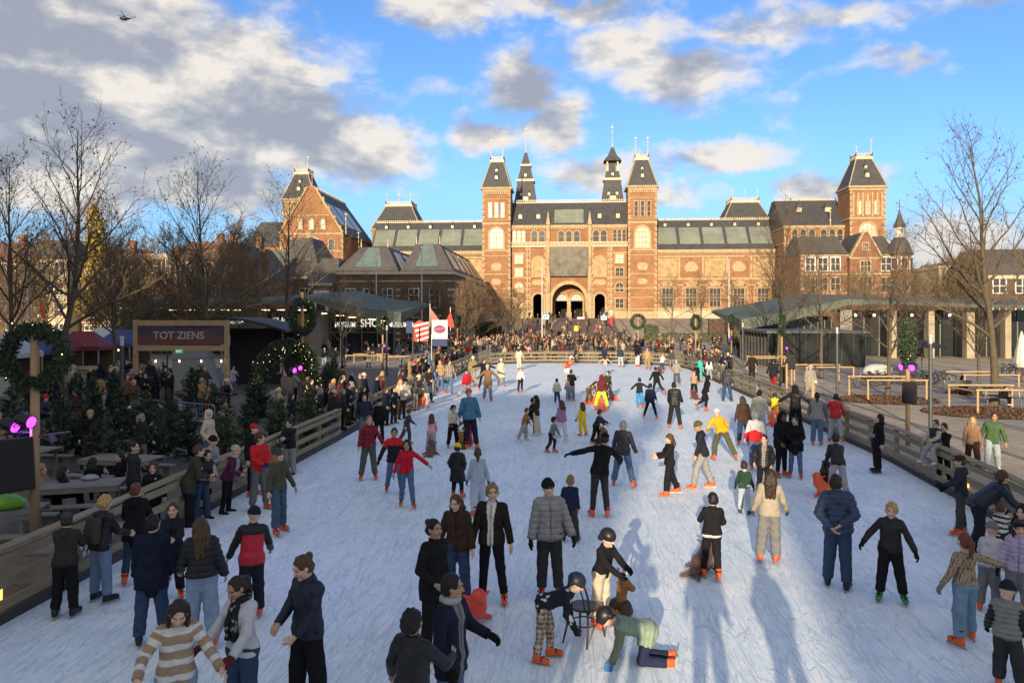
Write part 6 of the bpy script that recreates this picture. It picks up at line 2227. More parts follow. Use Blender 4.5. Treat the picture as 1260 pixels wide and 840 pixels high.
 MB().lathe((0, 0, 0), [(.1, -2.6), (.75, -2.0), (1.1, -.6), (1.05, .9), (.5, 2.2), (.28, 3.0)], 12, Matrix.Rotation(PI / 2, 3, 'Y') @ Matrix.Rotation(0, 3, 'Z')).build('body', hm, root, smooth=True)
 MB().tube([(2.2, 0, .2), (5.4, 0, .7)], [.3, .14], 8).build('tail_boom', hm, root)
 MB().prism([(5.0, .5), (5.5, .5), (6.1, 1.9), (5.6, 1.9)], -.06, .06).build('tail_fin', hm, root)
 MB().lathe((-.2, 0, 1.0), [(.5, 0), (.3, .5), (.12, .55), (.12, .95)], 8).build('rotor_mast', hm, root)
 for k in range(3):
  a = .5 + k * 2 * PI / 3
  MB().beam((-.2, 0, 1.9), (-.2 + 5.2 * math.cos(a), 5.2 * math.sin(a), 2.25), .32, .05).build('rotor_blade', hm, root)
 for s in (-1, 1):
  MB().tube([(-1.6, s * .9, -1.55), (1.4, s * .9, -1.55)], .07, 5).build('skid', hm, root)
build_fences()
build_posts()
build_portal()
build_market()
build_right()
build_signs()
# ------------------------------------------------------------------ people: bodies and clothes grown from distance fields
def grow(prims, res, cuts=(), disp=None):
 """surface nets over a smooth union of round cones ('c', a, b, ra, rb, k, planes) and ellipsoids ('e', c, radii, frame, k, planes);
 'ce' / 'ee' carve away; planes = [(point, normal)] keep the side the normal points away from"""
 add = [p for p in prims if p[0] in ('c', 'e')]
 lo, hi = np.full(3, 1e9), np.full(3, -1e9)
 def bounds(p):
  if p[0][0] == 'c':
   a, b = np.asarray(p[1], float), np.asarray(p[2], float)
   r = max(p[3], p[4])
   return np.minimum(a, b) - r, np.maximum(a, b) + r
  c = np.asarray(p[1], float)
  e = np.sqrt(((np.asarray(p[3]) * np.asarray(p[2])[None, :]) ** 2).sum(1))
  return c - e, c + e
 for p in add:
  l, h = bounds(p)
  lo, hi = np.minimum(lo, l), np.maximum(hi, h)
 lo -= 3 * res + .02
 hi += 3 * res + .02
 n = np.ceil((hi - lo) / res).astype(int) + 1
 Fd = np.full(n, .5, np.float32)
 ax = [(lo[i] + res * np.arange(n[i])).astype(np.float32) for i in range(3)]
 for p in prims:
  k = p[5] if p[0][0] == 'c' else p[4]
  planes = p[6] if p[0][0] == 'c' else p[5]
  l, h = bounds(p)
  m = k + 2 * res + .01
  i0 = np.maximum(((l - m - lo) / res).astype(int), 0)
  i1 = np.minimum(((h + m - lo) / res).astype(int) + 2, n)
  if (i1 <= i0).any():
   continue
  sl = tuple(slice(a, b) for a, b in zip(i0, i1))
  X, Y, Z = ax[0][sl[0]][:, None, None], ax[1][sl[1]][None, :, None], ax[2][sl[2]][None, None, :]
  if p[0][0] == 'c':
   a, b, ra, rb = p[1], p[2], p[3], p[4]
   d = (b[0] - a[0], b[1] - a[1], b[2] - a[2])
   dd = d[0] ** 2 + d[1] ** 2 + d[2] ** 2 + 1e-9
   t = np.clip(((X - a[0]) * d[0] + (Y - a[1]) * d[1] + (Z - a[2]) * d[2]) / dd, 0, 1)
   q = np.sqrt((X - a[0] - t * d[0]) ** 2 + (Y - a[1] - t * d[1]) ** 2 + (Z - a[2] - t * d[2]) ** 2) - (ra + (rb - ra) * t)
  else:
   c, r, fr = p[1], p[2], np.asarray(p[3])
   u = [((X - c[0]) * fr[0, i] + (Y - c[1]) * fr[1, i] + (Z - c[2]) * fr[2, i]) for i in range(3)]
   k0 = np.sqrt((u[0] / r[0]) ** 2 + (u[1] / r[1]) ** 2 + (u[2] / r[2]) ** 2)
   k1 = np.sqrt((u[0] / r[0] ** 2) ** 2 + (u[1] / r[1] ** 2) ** 2 + (u[2] / r[2] ** 2) ** 2) + 1e-6
   q = k0 * (k0 - 1) / k1
  for (pt, nr) in planes:
   q = np.maximum(q, (X - pt[0]) * nr[0] + (Y - pt[1]) * nr[1] + (Z - pt[2]) * nr[2])
  A = Fd[sl]
  if p[0] in ('ce', 'ee'):
   q = -q
   hh = np.maximum(k - np.abs(A - q), 0) / max(k, 1e-6)
   Fd[sl] = np.maximum(A, q) + hh * hh * k * .25
  else:
   hh = np.maximum(k - np.abs(A - q), 0) / max(k, 1e-6)
   Fd[sl] = np.minimum(A, q) - hh * hh * k * .25
 if disp is not None:
  idx = np.nonzero(np.abs(Fd) < .06)
  pts = np.stack([ax[0][idx[0]], ax[1][idx[1]], ax[2][idx[2]]], 1)
  Fd[idx] += disp(pts)
 for (pt, nr) in cuts:
  Fd = np.maximum(Fd, (ax[0][:, None, None] - pt[0]) * nr[0] + (ax[1][None, :, None] - pt[1]) * nr[1] + (ax[2][None, None, :] - pt[2]) * nr[2])
 Fd[0], Fd[-1], Fd[:, 0], Fd[:, -1], Fd[:, :, 0], Fd[:, :, -1] = .1, .1, .1, .1, .1, .1
 neg = Fd < 0
 cnt = np.zeros(n - 1, np.int8)
 for dx in (0, 1):
  for dy in (0, 1):
   for dz in (0, 1):
    cnt += neg[dx:n[0] - 1 + dx, dy:n[1] - 1 + dy, dz:n[2] - 1 + dz]
 act = np.nonzero((cnt > 0) & (cnt < 8))
 N = len(act[0])
 ids = np.full(n - 1, -1, np.int32)
 ids[act] = np.arange(N)
 C = {}
 for dx in (0, 1):
  for dy in (0, 1):
   for dz in (0, 1):
    C[(dx, dy, dz)] = Fd[act[0] + dx, act[1] + dy, act[2] + dz]
 S, W_ = np.zeros((N, 3)), np.zeros(N)
 for a in C:
  for axis in range(3):
   if a[axis] == 0:
    b = list(a)
    b[axis] = 1
    f0, f1 = C[a], C[tuple(b)]
    cr = (f0 < 0) != (f1 < 0)
    t = np.where(cr, f0 / np.where(cr, f0 - f1, 1), 0)
    pos = np.tile(np.array(a, float), (N, 1))
    pos[:, axis] = t
    S += pos * cr[:, None]
    W_ += cr
 V = np.stack(act, 1) + S / np.maximum(W_, 1)[:, None]
 V = V * res + lo
 faces = []
 for axis in range(3):
  o1, o2 = [(1, 2), (2, 0), (0, 1)][axis]
  s0 = [slice(1, -1)] * 3
  s1 = [slice(1, -1)] * 3
  s0[axis] = slice(0, n[axis] - 1)
  s1[axis] = slice(1, n[axis])
  A, B = neg[tuple(s0)], neg[tuple(s1)]
  e = np.nonzero(A != B)
  base = [e[0] + 1, e[1] + 1, e[2] + 1]
  base[axis] = e[axis]
  q = []
  for (d1, d2) in ((-1, -1), (0, -1), (0, 0), (-1, 0)):
   c = [base[0].copy(), base[1].copy(), base[2].copy()]
   c[o1] += d1
   c[o2] += d2
   q.append(ids[c[0], c[1], c[2]])
  q = np.stack(q, 1)
  fl = A[e]
  q[~fl] = q[~fl][:, ::-1]
  faces.append(q)
 return V, np.concatenate(faces) if faces else np.zeros((0, 4), int)
def np_mesh(name, V, Q, mat, col=None):
 me = bpy.data.meshes.new(name)
 n, m = len(V), len(Q)
 me.vertices.add(n)
 me.vertices.foreach_set('co', np.asarray(V, np.float32).ravel())
 me.loops.add(m * 4)
 me.loops.foreach_set('vertex_index', np.asarray(Q, np.int32).ravel())
 me.polygons.add(m)
 me.polygons.foreach_set('loop_start', np.arange(m, dtype=np.int32) * 4)
 me.polygons.foreach_set('loop_total', np.full(m, 4, np.int32))
 me.polygons.foreach_set('use_smooth', np.ones(m, bool))
 c = np.ones((n, 4), np.float32)
 if col is not None:
  c[:, :3] = col
 at = me.attributes.new('Col', 'FLOAT_COLOR', 'POINT')
 at.data.foreach_set('color', c.ravel())
 me.materials.append(mat)
 me.update()
 me.validate()
 return me
def person_mat(name, rough, fold, fscale, weave=0.0, sheen=0.0, sss=0.0, spec=.3, strand=False):
 m, t = nodemat(name)
 at = t.n('ShaderNodeAttribute', dict(attribute_name='Col'))
 oi = t.n('ShaderNodeObjectInfo')
 tc = t.n('ShaderNodeTexCoord').outputs['Object']
 v = t.vm('ADD', tc, t.vm('SCALE', (7.1, 3.3, 5.7), oi.outputs['Random']))
 n1 = t.noise(v, fscale, 4, .6, .5)
 n2 = t.noise(v, 60, 2, .5)
 c = t.mix(1, at.outputs['Color'], oi.outputs['Color'], 'MULTIPLY')
 c = t.mix(1, c, t.ramp(n1, [(.3, (.84, .84, .84)), (.7, (1.14, 1.14, 1.14))]), 'MULTIPLY')
 p = t.n('ShaderNodeBsdfPrincipled', Base_Color=c, Roughness=rough)
 p.inputs['Specular IOR Level'].default_value = spec
 if sss:
  p.inputs['Subsurface Weight'].default_value = sss
  p.inputs['Subsurface Radius'].default_value = (.012, .005, .003)
  p.inputs['Subsurface Scale'].default_value = 1
 h = n1 if not strand else t.noise(t.vm('MULTIPLY', v, (70, 70, 6)), 1, 3, .6)
 if weave:
  h = t.m('ADD', h, t.m('MULTIPLY', n2, weave))
 b = t.n('ShaderNodeBump', Strength=fold, Distance=.03 if not strand else .006, Height=h)
 t.put(p.inputs['Normal'], b.outputs[0])
 t.n('ShaderNodeOutputMaterial', Surface=p)
 return m
SKIN = person_mat('skin', .5, .05, 9, sss=.0, spec=.35)
CLOTH = person_mat('cloth', .9, .5, 9, .05, spec=.15)
NYLON = person_mat('nylon', .5, .55, 11, .0, spec=.35)
DENIM = person_mat('denim', .9, .45, 12, .06, spec=.15)
HAIR = person_mat('hair', .55, .6, 20, strand=True, spec=.3)
PLAST = person_mat('shell_plastic', .4, .1, 14, spec=.4)
NAMEC = dict(
 black=(.012, .012, .014), ink=(.018, .02, .028), char=(.035, .035, .038), dgrey=(.06, .06, .062), grey=(.17, .17, .175), lgrey=(.33, .33, .34), white=(.62, .61, .59), cream=(.56, .49, .37),
 navy=(.018, .026, .06), dnavy=(.012, .017, .035), blue=(.05, .14, .33), lblue=(.30, .38, .52), denim=(.09, .15, .25), ddenim=(.035, .06, .115), ldenim=(.22, .30, .40), pdenim=(.36, .42, .46),
 red=(.55, .025, .03), dred=(.28, .02, .03), maroon=(.12, .022, .03), pink=(.62, .30, .33), hotpink=(.6, .05, .2), orange=(.75, .17, .02), yellow=(.78, .55, .02), neon=(.75, .85, .03), amber=(.80, .36, .02),
 olive=(.085, .085, .045), dolive=(.045, .045, .03), green=(.06, .14, .07), dgreen=(.02, .05, .035), sage=(.22, .28, .2), teal=(.05, .42, .38), tan=(.36, .24, .13), camel=(.32, .2, .1), brown=(.10, .055, .03), dbrown=(.045, .027, .018), rust=(.3, .11, .04),
 beige=(.42, .36, .28), stone=(.27, .25, .22), lilac=(.45, .36, .52), purple=(.28, .12, .3), plum=(.09, .02, .06), skate=(.70, .11, .02), fair=(.62, .40, .29), pale=(.68, .47, .37), tanskin=(.42, .25, .16), darkskin=(.16, .085, .05),
 blond=(.42, .27, .11), dblond=(.24, .15, .07), bhair=(.075, .042, .022), dhair=(.03, .018, .012), bkhair=(.010, .009, .009), ghair=(.22, .21, .2), redhair=(.14, .045, .025), sky=(.1, .3, .55), lime=(.14, .42, .06))
def colr(c):
 return NAMEC[c] if isinstance(c, str) else c
def V3(*a):
 return np.array(a, float)
def unit(v):
 return v / (np.linalg.norm(v) + 1e-9)
class Rig:
 """joint positions of one pose; facing -y, feet near z = 0"""
 def __init__(s, h=1.75, lean=0, side=0, twist=0, L=(0, 4, 4), Rr=(0, 4, 4), aL=(4, 13, 14, 0), aR=(4, 13, 14, 0), hy=0, hp=0, hroll=0, fem=0, fat=1.0, sole=.125, sit=None, allfours=False, dz=0.0):
  s.h = h
  k = h / 1.75
  s.k = k
  s.fem = fem
  s.hs = float(np.clip(1.04 + (1.66 - h) * .6, 1.04, 1.42))
  s.fat = fat * (1.0 if h > 1.5 else 1.06)
  f0, u0, x0 = V3(0, -1, 0), V3(0, 0, 1), V3(1, 0, 0)
  a = R(lean)
  u = u0 * math.cos(a) + f0 * math.sin(a)
  f = f0 * math.cos(a) - u0 * math.sin(a)
  b = R(side)
  x = x0 * math.cos(b) - u * math.sin(b)
  u = u * math.cos(b) + x0 * math.sin(b)
  c = R(twist)
  xt = x * math.cos(c) - f * math.sin(c)
  ft = f * math.cos(c) + x * math.sin(c)
  s.u, s.f, s.x = u, ft, xt
  s.pel = V3(0, 0, .95 * k)
  pel0 = s.pel
  T = lambda X, Y, Z: pel0 + (xt * X + ft * Y + u * (Z - .95)) * k
  s.T = T
  sw = .170 * (.90 if fem else 1) * (1.0 if h > 1.5 else .96)
  s.sh = {1: T(sw, -.005, 1.405), -1: T(-sw, -.005, 1.405)}
  s.arm = {}
  for sd, A in ((1, aL), (-1, aR)):
   p, ab, e = R(A[0]), R(A[1]), R(A[2])
   inw = R(A[3]) if len(A) > 3 else 0
   d = -u * math.cos(p) + ft * math.sin(p)
   d = unit(d * math.cos(ab) + sd * xt * math.sin(ab))
   fp = ft - d * d.dot(ft)
   if np.linalg.norm(fp) < .25:
    fp = u - d * d.dot(u)
   fp = unit(fp)
   sx = -sd * xt
   sx = unit(sx - d * d.dot(sx) - fp * fp.dot(sx))
   bd = fp * math.cos(inw) + sx * math.sin(inw)
   fore = unit(d * math.cos(e) + bd * math.sin(e))
   el = s.sh[sd] + d * .285 * k
   wr = el + fore * .25 * k
   hf = unit(fp - fore * fore.dot(fp)) if abs(fore.dot(fp)) < .98 else unit(-d + fore * fore.dot(d))
   s.arm[sd] = (s.sh[sd], el, wr, fore, hf)
  s.leg = {}
  fl = unit(V3(f[0], f[1], 0)) if abs(f[2]) < .95 else f0
  for sd, A in ((1, L), (-1, Rr)):
   p, ab, kn = R(A[0]), R(A[1]), R(A[2])
   d = -u0 * math.cos(p) + f0 * math.sin(p)
   d = unit(d * math.cos(ab) + sd * x0 * math.sin(ab))
   fp = unit(f0 - d * d.dot(f0)) if abs(d.dot(f0)) < .98 else u0
   sh = unit(d * math.cos(kn) - fp * math.sin(kn))
   hip = s.pel + x0 * sd * .085 * k + V3(0, 0, -.02 * k)
   kne = hip + d * .43 * k
   ank = kne + sh * .41 * k
   out = R(A[3]) if len(A) > 3 else R(10)
   fd = f0 * math.cos(out) + sd * x0 * math.sin(out)
   lift = len(A) > 4 and A[4]
   if lift:
    fd = unit(fd - sh * sh.dot(fd))
    up = -sh
   else:
    up = unit(u0 * .85 - sh * .15)
    fd = unit(fd - up * up.dot(fd))
   s.leg[sd] = (hip, kne, ank, sh, fd, up)
  nb = T(0, -.012, 1.46)
  y, pt = hy, R(hp)
  hf = ft * math.cos(y) + xt * math.sin(y)
  hx = xt * math.cos(y) - ft * math.sin(y)
  hu = unit(u * .35 + u0 * .65) if lean < 60 else unit(u * .6 + u0 * .4)
  hf = unit(hf - hu * hu.dot(hf))
  hx = unit(np.cross(hu, hf)) * -1
  hx = unit(np.cross(hf, hu)) * -1 if False else unit(np.cross(hu, hf))
  if hx.dot(xt) < 0:
   hx = -hx
  hf2 = hf * math.cos(pt) - hu * math.sin(pt)
  hu = hu * math.cos(pt) + hf * math.sin(pt)
  hf = hf2
  if hroll:
   q = R(hroll)
   hu, hx = hu * math.cos(q) + hx * math.sin(q), hx * math.cos(q) - hu * math.sin(q)
  s.hu, s.hf, s.hx = hu, hf, hx
  s.neck = nb
  s.head = nb + hu * (.152 * s.hs ** .9) * k + hf * .022 * k
  s.hk = k * s.hs
  if sit is not None:
   z = -s.pel[2] + sit
  elif allfours:
   z = -min(min(s.arm[q][2][2] for q in (1, -1)), min(s.leg[q][1][2] for q in (1, -1)) - .0) + .075 * k
  else:
   z = sole * (1 if h > 1.35 else .8) - min(s.leg[1][2][2], s.leg[-1][2][2])
  z += dz
  sft = V3(0, 0, z)
  if sit is None and not allfours:
   m = [s.leg[q][2] for q in (1, -1) if not (len((L if q == 1 else Rr)) > 4 and (L if q == 1 else Rr)[4])]
   mid = sum(m) / len(m)
   sft[:2] = -mid[:2]
  s.shift = sft
  s.pel = s.pel + sft
  for q in (1, -1):
   s.sh[q] = s.sh[q] + sft
   s.arm[q] = tuple(v + sft if i < 3 else v for i, v in enumerate(s.arm[q]))
   s.leg[q] = tuple(v + sft if i < 3 else v for i, v in enumerate(s.leg[q]))
  s.neck = s.neck + sft
  s.head = s.head + sft
  s.T = lambda X, Y, Z: T(X, Y, Z) + sft
  s.hframe = np.stack([s.hx, s.hf, s.hu], 1)
 def Hd(s, x, y, z):
  return s.head + (s.hx * x + s.hf * y + s.hu * z) * s.hk
def torso_prims(g, t, bot=.93, k=.05, cutz=None, fat=None):
 fa = (fat or g.fat) * g.k
 T = g.T
 w = .9 if g.fem else .97
 pl = []
 if cutz is not None:
  pl = [(T(0, 0, cutz), -g.u)]
 P = []
 P.append(('c', T(-.125 * w, -.008, 1.395), T(.125 * w, -.008, 1.395), .058 * fa + t, .058 * fa + t, k * g.k, pl))
 for sd in (-1, 1):
  P.append(('c', T(sd * .07 * w, .012, 1.31), T(sd * .062 * w, .004, 1.12), .100 * fa + t, .088 * fa * w + t, k * g.k, pl))
  P.append(('c', T(sd * .058, .004, 1.12), T(sd * .075, -.008, bot), .090 * fa * w + t, .100 * fa + t, k * g.k, pl))
 P.append(('c', T(0, -.012, 1.38), T(0, -.012, 1.455), .075 * fa + t * .8, .052 * fa + t * .6, k * g.k, pl))
 return P
def arm_prims(g, t, up=.050, el=.043, wr=.033, sleeve=True, k=.035, loose=0.0, short=1.0):
 P = []
 for sd in (1, -1):
  sh, e, w, fo, hf = g.arm[sd]
  fa = g.k * g.fat
  end = e + (w - e) * short
  pl = [(end + fo * .004, fo)] if sleeve else []
  m = sh + (e - sh) * .32
  r0, r1 = up * fa + t, el * fa + t + loose * .5
  P.append(('c', sh, m, r0, r0 + (r1 - r0) * .32, k * g.k, []))
  P.append(('c', m, e, r0 + (r1 - r0) * .32, r1, .010, []))
  P.append(('c', e, end + fo * (.04 if sleeve else 0), el * fa + t + loose * .6, wr * fa + t * .8 + loose, .010, pl))
 return P
def leg_prims(g, t, th=.086, kn=.058, an=.042, cuff=None, k=.03, flare=0.0):
 P = []
 fa = g.k * g.fat
 for sd in (1, -1):
  hip, kne, ank, sh, fd, up = g.leg[sd]
  P.append(('c', hip, kne, th * fa + t, kn * fa + t + flare * .35, k, []))
  end = ank + sh * (.02 * g.k if cuff is None else cuff)
  pl = [(end, sh)]
  P.append(('c', kne, end + sh * .05, kn * fa + t + flare * .35, an * fa + t + flare, .02, pl))
 return P
def wrinkle(seed, amp, freq=34):
 rnd = np.random.RandomState(seed)
 dirs = rnd.normal(size=(5, 3))
 dirs[:, 2] *= 1.6
 dirs = dirs / np.linalg.norm(dirs, axis=1)[:, None] * (freq * rnd.uniform(.55, 1.5, 5))[:, None]
 ph = rnd.uniform(0, 6.28, 5)
 def f(p):
  s = 0
  q = p + .012 * np.sin(p[:, [1, 2, 0]] * 21 + ph[0])
  for i in range(5):
   s = s + np.sin(q @ dirs[i] + ph[i])
  return (s * amp / 2.6).astype(np.float32)
 return f
I3 = np.eye(3)
def body_mesh(g, res, hands=True):
 fa = g.k * g.fat
 P = torso_prims(g, -.012, .95)
 P += arm_prims(g, -.010, sleeve=False)
 P += leg_prims(g, -.012)
 P.append(('c', g.neck - g.hu * .05 * g.k, g.Hd(0, -.012, -.055), .060 * fa, .050 * g.hk, .03, []))
 hk = g.hk
 e = lambda c, r, k, typ='e': (typ, g.Hd(*c), np.array(r) * hk, g.hframe, k * hk, [])
 P.append(e((0, -.010, .022), (.074, .094, .098), .02))
 P.append(e((0, .022, -.040), (.060, .066, .078), .03))
 if res < .02:
  P.append(('c', g.Hd(0, .082, .005), g.Hd(0, .106, -.032), .010 * hk, .0155 * hk, .014 * hk, []))
  for sd in (1, -1):
   P.append(e((sd * .031, .097, .004), (.016, .014, .012), .016, 'ee'))
   P.append(('c', g.Hd(sd * .012, .090, .026), g.Hd(sd * .046, .080, .024), .011 * hk, .008 * hk, .014 * hk, []))
   P.append(e((sd * .076, -.004, -.008), (.012, .022, .031), .008))
   P.append(e((sd * .040, .066, -.030), (.022, .022, .022), .02))
  P.append(('c', g.Hd(-.018, .086, -.066), g.Hd(.018, .086, -.066), .0075 * hk, .0075 * hk, .01 * hk, []))
  P.append(e((0, .072, -.100), (.022, .02, .018), .02))
 V, Q = grow(P, res)
 col = np.ones((len(V), 3), np.float32)
 q = (V - g.head) @ g.hframe / hk
 front = q[:, 1] > .05
 lip = front & (np.abs(q[:, 2] + .066) < .0085) & (np.abs(q[:, 0]) < .024)
 col[lip] = (.72, .42, .42)
 ex = np.abs(np.abs(q[:, 0]) - .032)
 eye = front & (ex < .0135) & (np.abs(q[:, 2] - .004) < .0065)
 col[eye] = (.16, .13, .12)
 brow = front & (np.abs(np.abs(q[:, 0]) - .031) < .019) & (np.abs(q[:, 2] - .027) < .0048)
 col[brow] = (.32, .24, .2)
 cheek = front & (np.hypot(np.abs(q[:, 0]) - .042, q[:, 2] + .03) < .02)
 col[cheek] = (1.0, .88, .86)
 return V, Q, col
def hand_prims():
 P = [('c', V3(0, 0, .03), V3(0, 0, -.02), .026, .024, .02, [])]
 for i, (y, L, r) in enumerate(((-.030, .070, .0092), (-.010, .080, .0096), (.010, .075, .0092), (.029, .058, .0080))):
  P.append(('c', V3(0, y * .7, -.015), V3(0, y, -.085), .0145, .0135, .012, []))
  a = V3(0, y, -.085)
  ang = R(16 + 5 * i)
  for j in range(3):
   b = a + V3(-math.sin(ang), 0, -math.cos(ang)) * L * (.45, .32, .23)[j]
   P.append(('c', a, b, r * (1 - .1 * j), r * (1 - .1 * (j + 1)), .004, []))
   a = b
   ang += R(20)
 a = V3(-.004, -.028, -.022)
 for b, r in ((V3(-.016, -.052, -.050), .0125), (V3(-.024, -.058, -.078), .0105), (V3(-.028, -.052, -.100), .0092)):
  P.append(('c', a, b, r + .001, r, .006, []))
  a = b
 return P
_tpl = {}
def tpl(kind, res):
 """shared shapes: hand, skate boot, blade, shoe"""
 key = (kind, res)
 if key in _tpl:
  return _tpl[key]
 if kind == 'hand':
  r = grow(hand_prims(), res)
 elif kind == 'mitt':
  P = [q[:3] + (q[3] + .005, q[4] + .005) + q[5:] for q in hand_prims()]
  P.append(('c', V3(0, 0, .06), V3(0, 0, .0), .036, .034, .01, []))
  r = grow(P, res)
 elif kind == 'skate':
  P = [('c', V3(0, .012, .20), V3(0, .006, .02), .056, .052, .02, [(V3(0, 0, .125), V3(0, -.25, .97))]),
    ('c', V3(0, .03, -.03), V3(0, -.13, -.045), .048, .040, .03, []),
    ('e', V3(0, -.155, -.045), V3(.046, .05, .036), I3, .02, []),
    ('c', V3(0, .04, -.07), V3(0, -.16, -.07), .04, .042, .01, []),
    ('c', V3(-.05, -.02, .06), V3(.05, -.02, .06), .016, .016, .01, []),
    ('c', V3(-.045, -.09, -.01), V3(.045, -.09, -.01), .014, .014, .01, [])]
  r = grow(P, res, cuts=[(V3(0, 0, -.088), V3(0, 0, -1))])
 elif kind == 'shoe':
  P = [('c', V3(0, .02, .05), V3(0, .02, -.01), .046, .044, .02, []), ('c', V3(0, .03, -.035), V3(0, -.13, -.05), .045, .036, .03, []), ('e', V3(0, -.15, -.055), V3(.044, .05, .032), I3, .02, []), ('c', V3(0, .045, -.075), V3(0, -.16, -.075), .038, .041, .008, [])]
  r = grow(P, res, cuts=[(V3(0, 0, -.088), V3(0, 0, -1))])
 _tpl[key] = r
 return r
_tplmesh = {}
def tpl_mesh(kind, res, mat, mirror=False):
 key = (kind, res, mat.name, mirror)
 if key not in _tplmesh:
  V, Q = tpl(kind, res)
  if mirror:
   V = V * V3(-1, 1, 1)
   Q = Q[:, ::-1]
  c = np.ones((len(V), 3), np.float32)
  if kind == 'skate':
   c[(np.abs(V[:, 2] - .06) < .013) | ((np.abs(V[:, 1] + .09) < .011) & (V[:, 2] > -.05)) | ((np.abs(V[:, 0]) < .012) & (V[:, 1] < -.02) & (V[:, 2] > -.02))] = .06
   c[V[:, 2] > .108] = .08
   c[V[:, 2] < -.078] = .45
  elif kind == 'shoe':
   c[V[:, 2] < -.07] = (.7, .7, .7)
  _tplmesh[key] = np_mesh(kind, V, Q, mat, c)
 return _tplmesh[key]
def blade_mesh():
 if 'blade' not in _tplmesh:
  mb = MB()
  mb.box(-.004, .004, -.225, .11, -.127, -.100)
  mb.box(-.014, .014, -.16, -.08, -.108, -.084)
  mb.box(-.014, .014, .0, .07, -.108, -.084)
  mb.box(-.006, .006, -.2, .09, -.11, -.102)
  o = mb.build('blade', STEEL)
  _tplmesh['blade'] = o.data
  bpy.data.objects.remove(o)
 return _tplmesh['blade']
def mat4(cols, t, s=1.0):
 m = Matrix.Identity(4)
 for j in range(3):
  for i in range(3):
   m[i][j] = cols[j][i] * s
 for i in range(3):
  m[i][3] = t[i]
 return m
def cap_prims(g, grow_=.014, k=.02, low=-.075, face=True):
 hk = g.hk
 P = [('e', g.Hd(0, -.014, .026), np.array((.074 + grow_, .094 + grow_, .098 + grow_)) * hk, g.hframe, k * hk, [(g.Hd(0, 0, low), -g.hu)])]
 P.append(('c', g.Hd(-.03, -.055, -.02), g.Hd(.03, -.055, -.02), (.055 + grow_ * .4) * hk, (.055 + grow_ * .4) * hk, .03 * hk, [(g.Hd(0, 0, low - .02), -g.hu)]))
 if face:
  P.append(('ee', g.Hd(0, .128, -.016), np.array((.070, .098, .118)) * hk, g.hframe, .012 * hk, []))
  for sd in (1, -1):
   P.append(('ee', g.Hd(sd * .085, .045, -.055), np.array((.03, .055, .06)) * hk, g.hframe, .01 * hk, []))
 return P
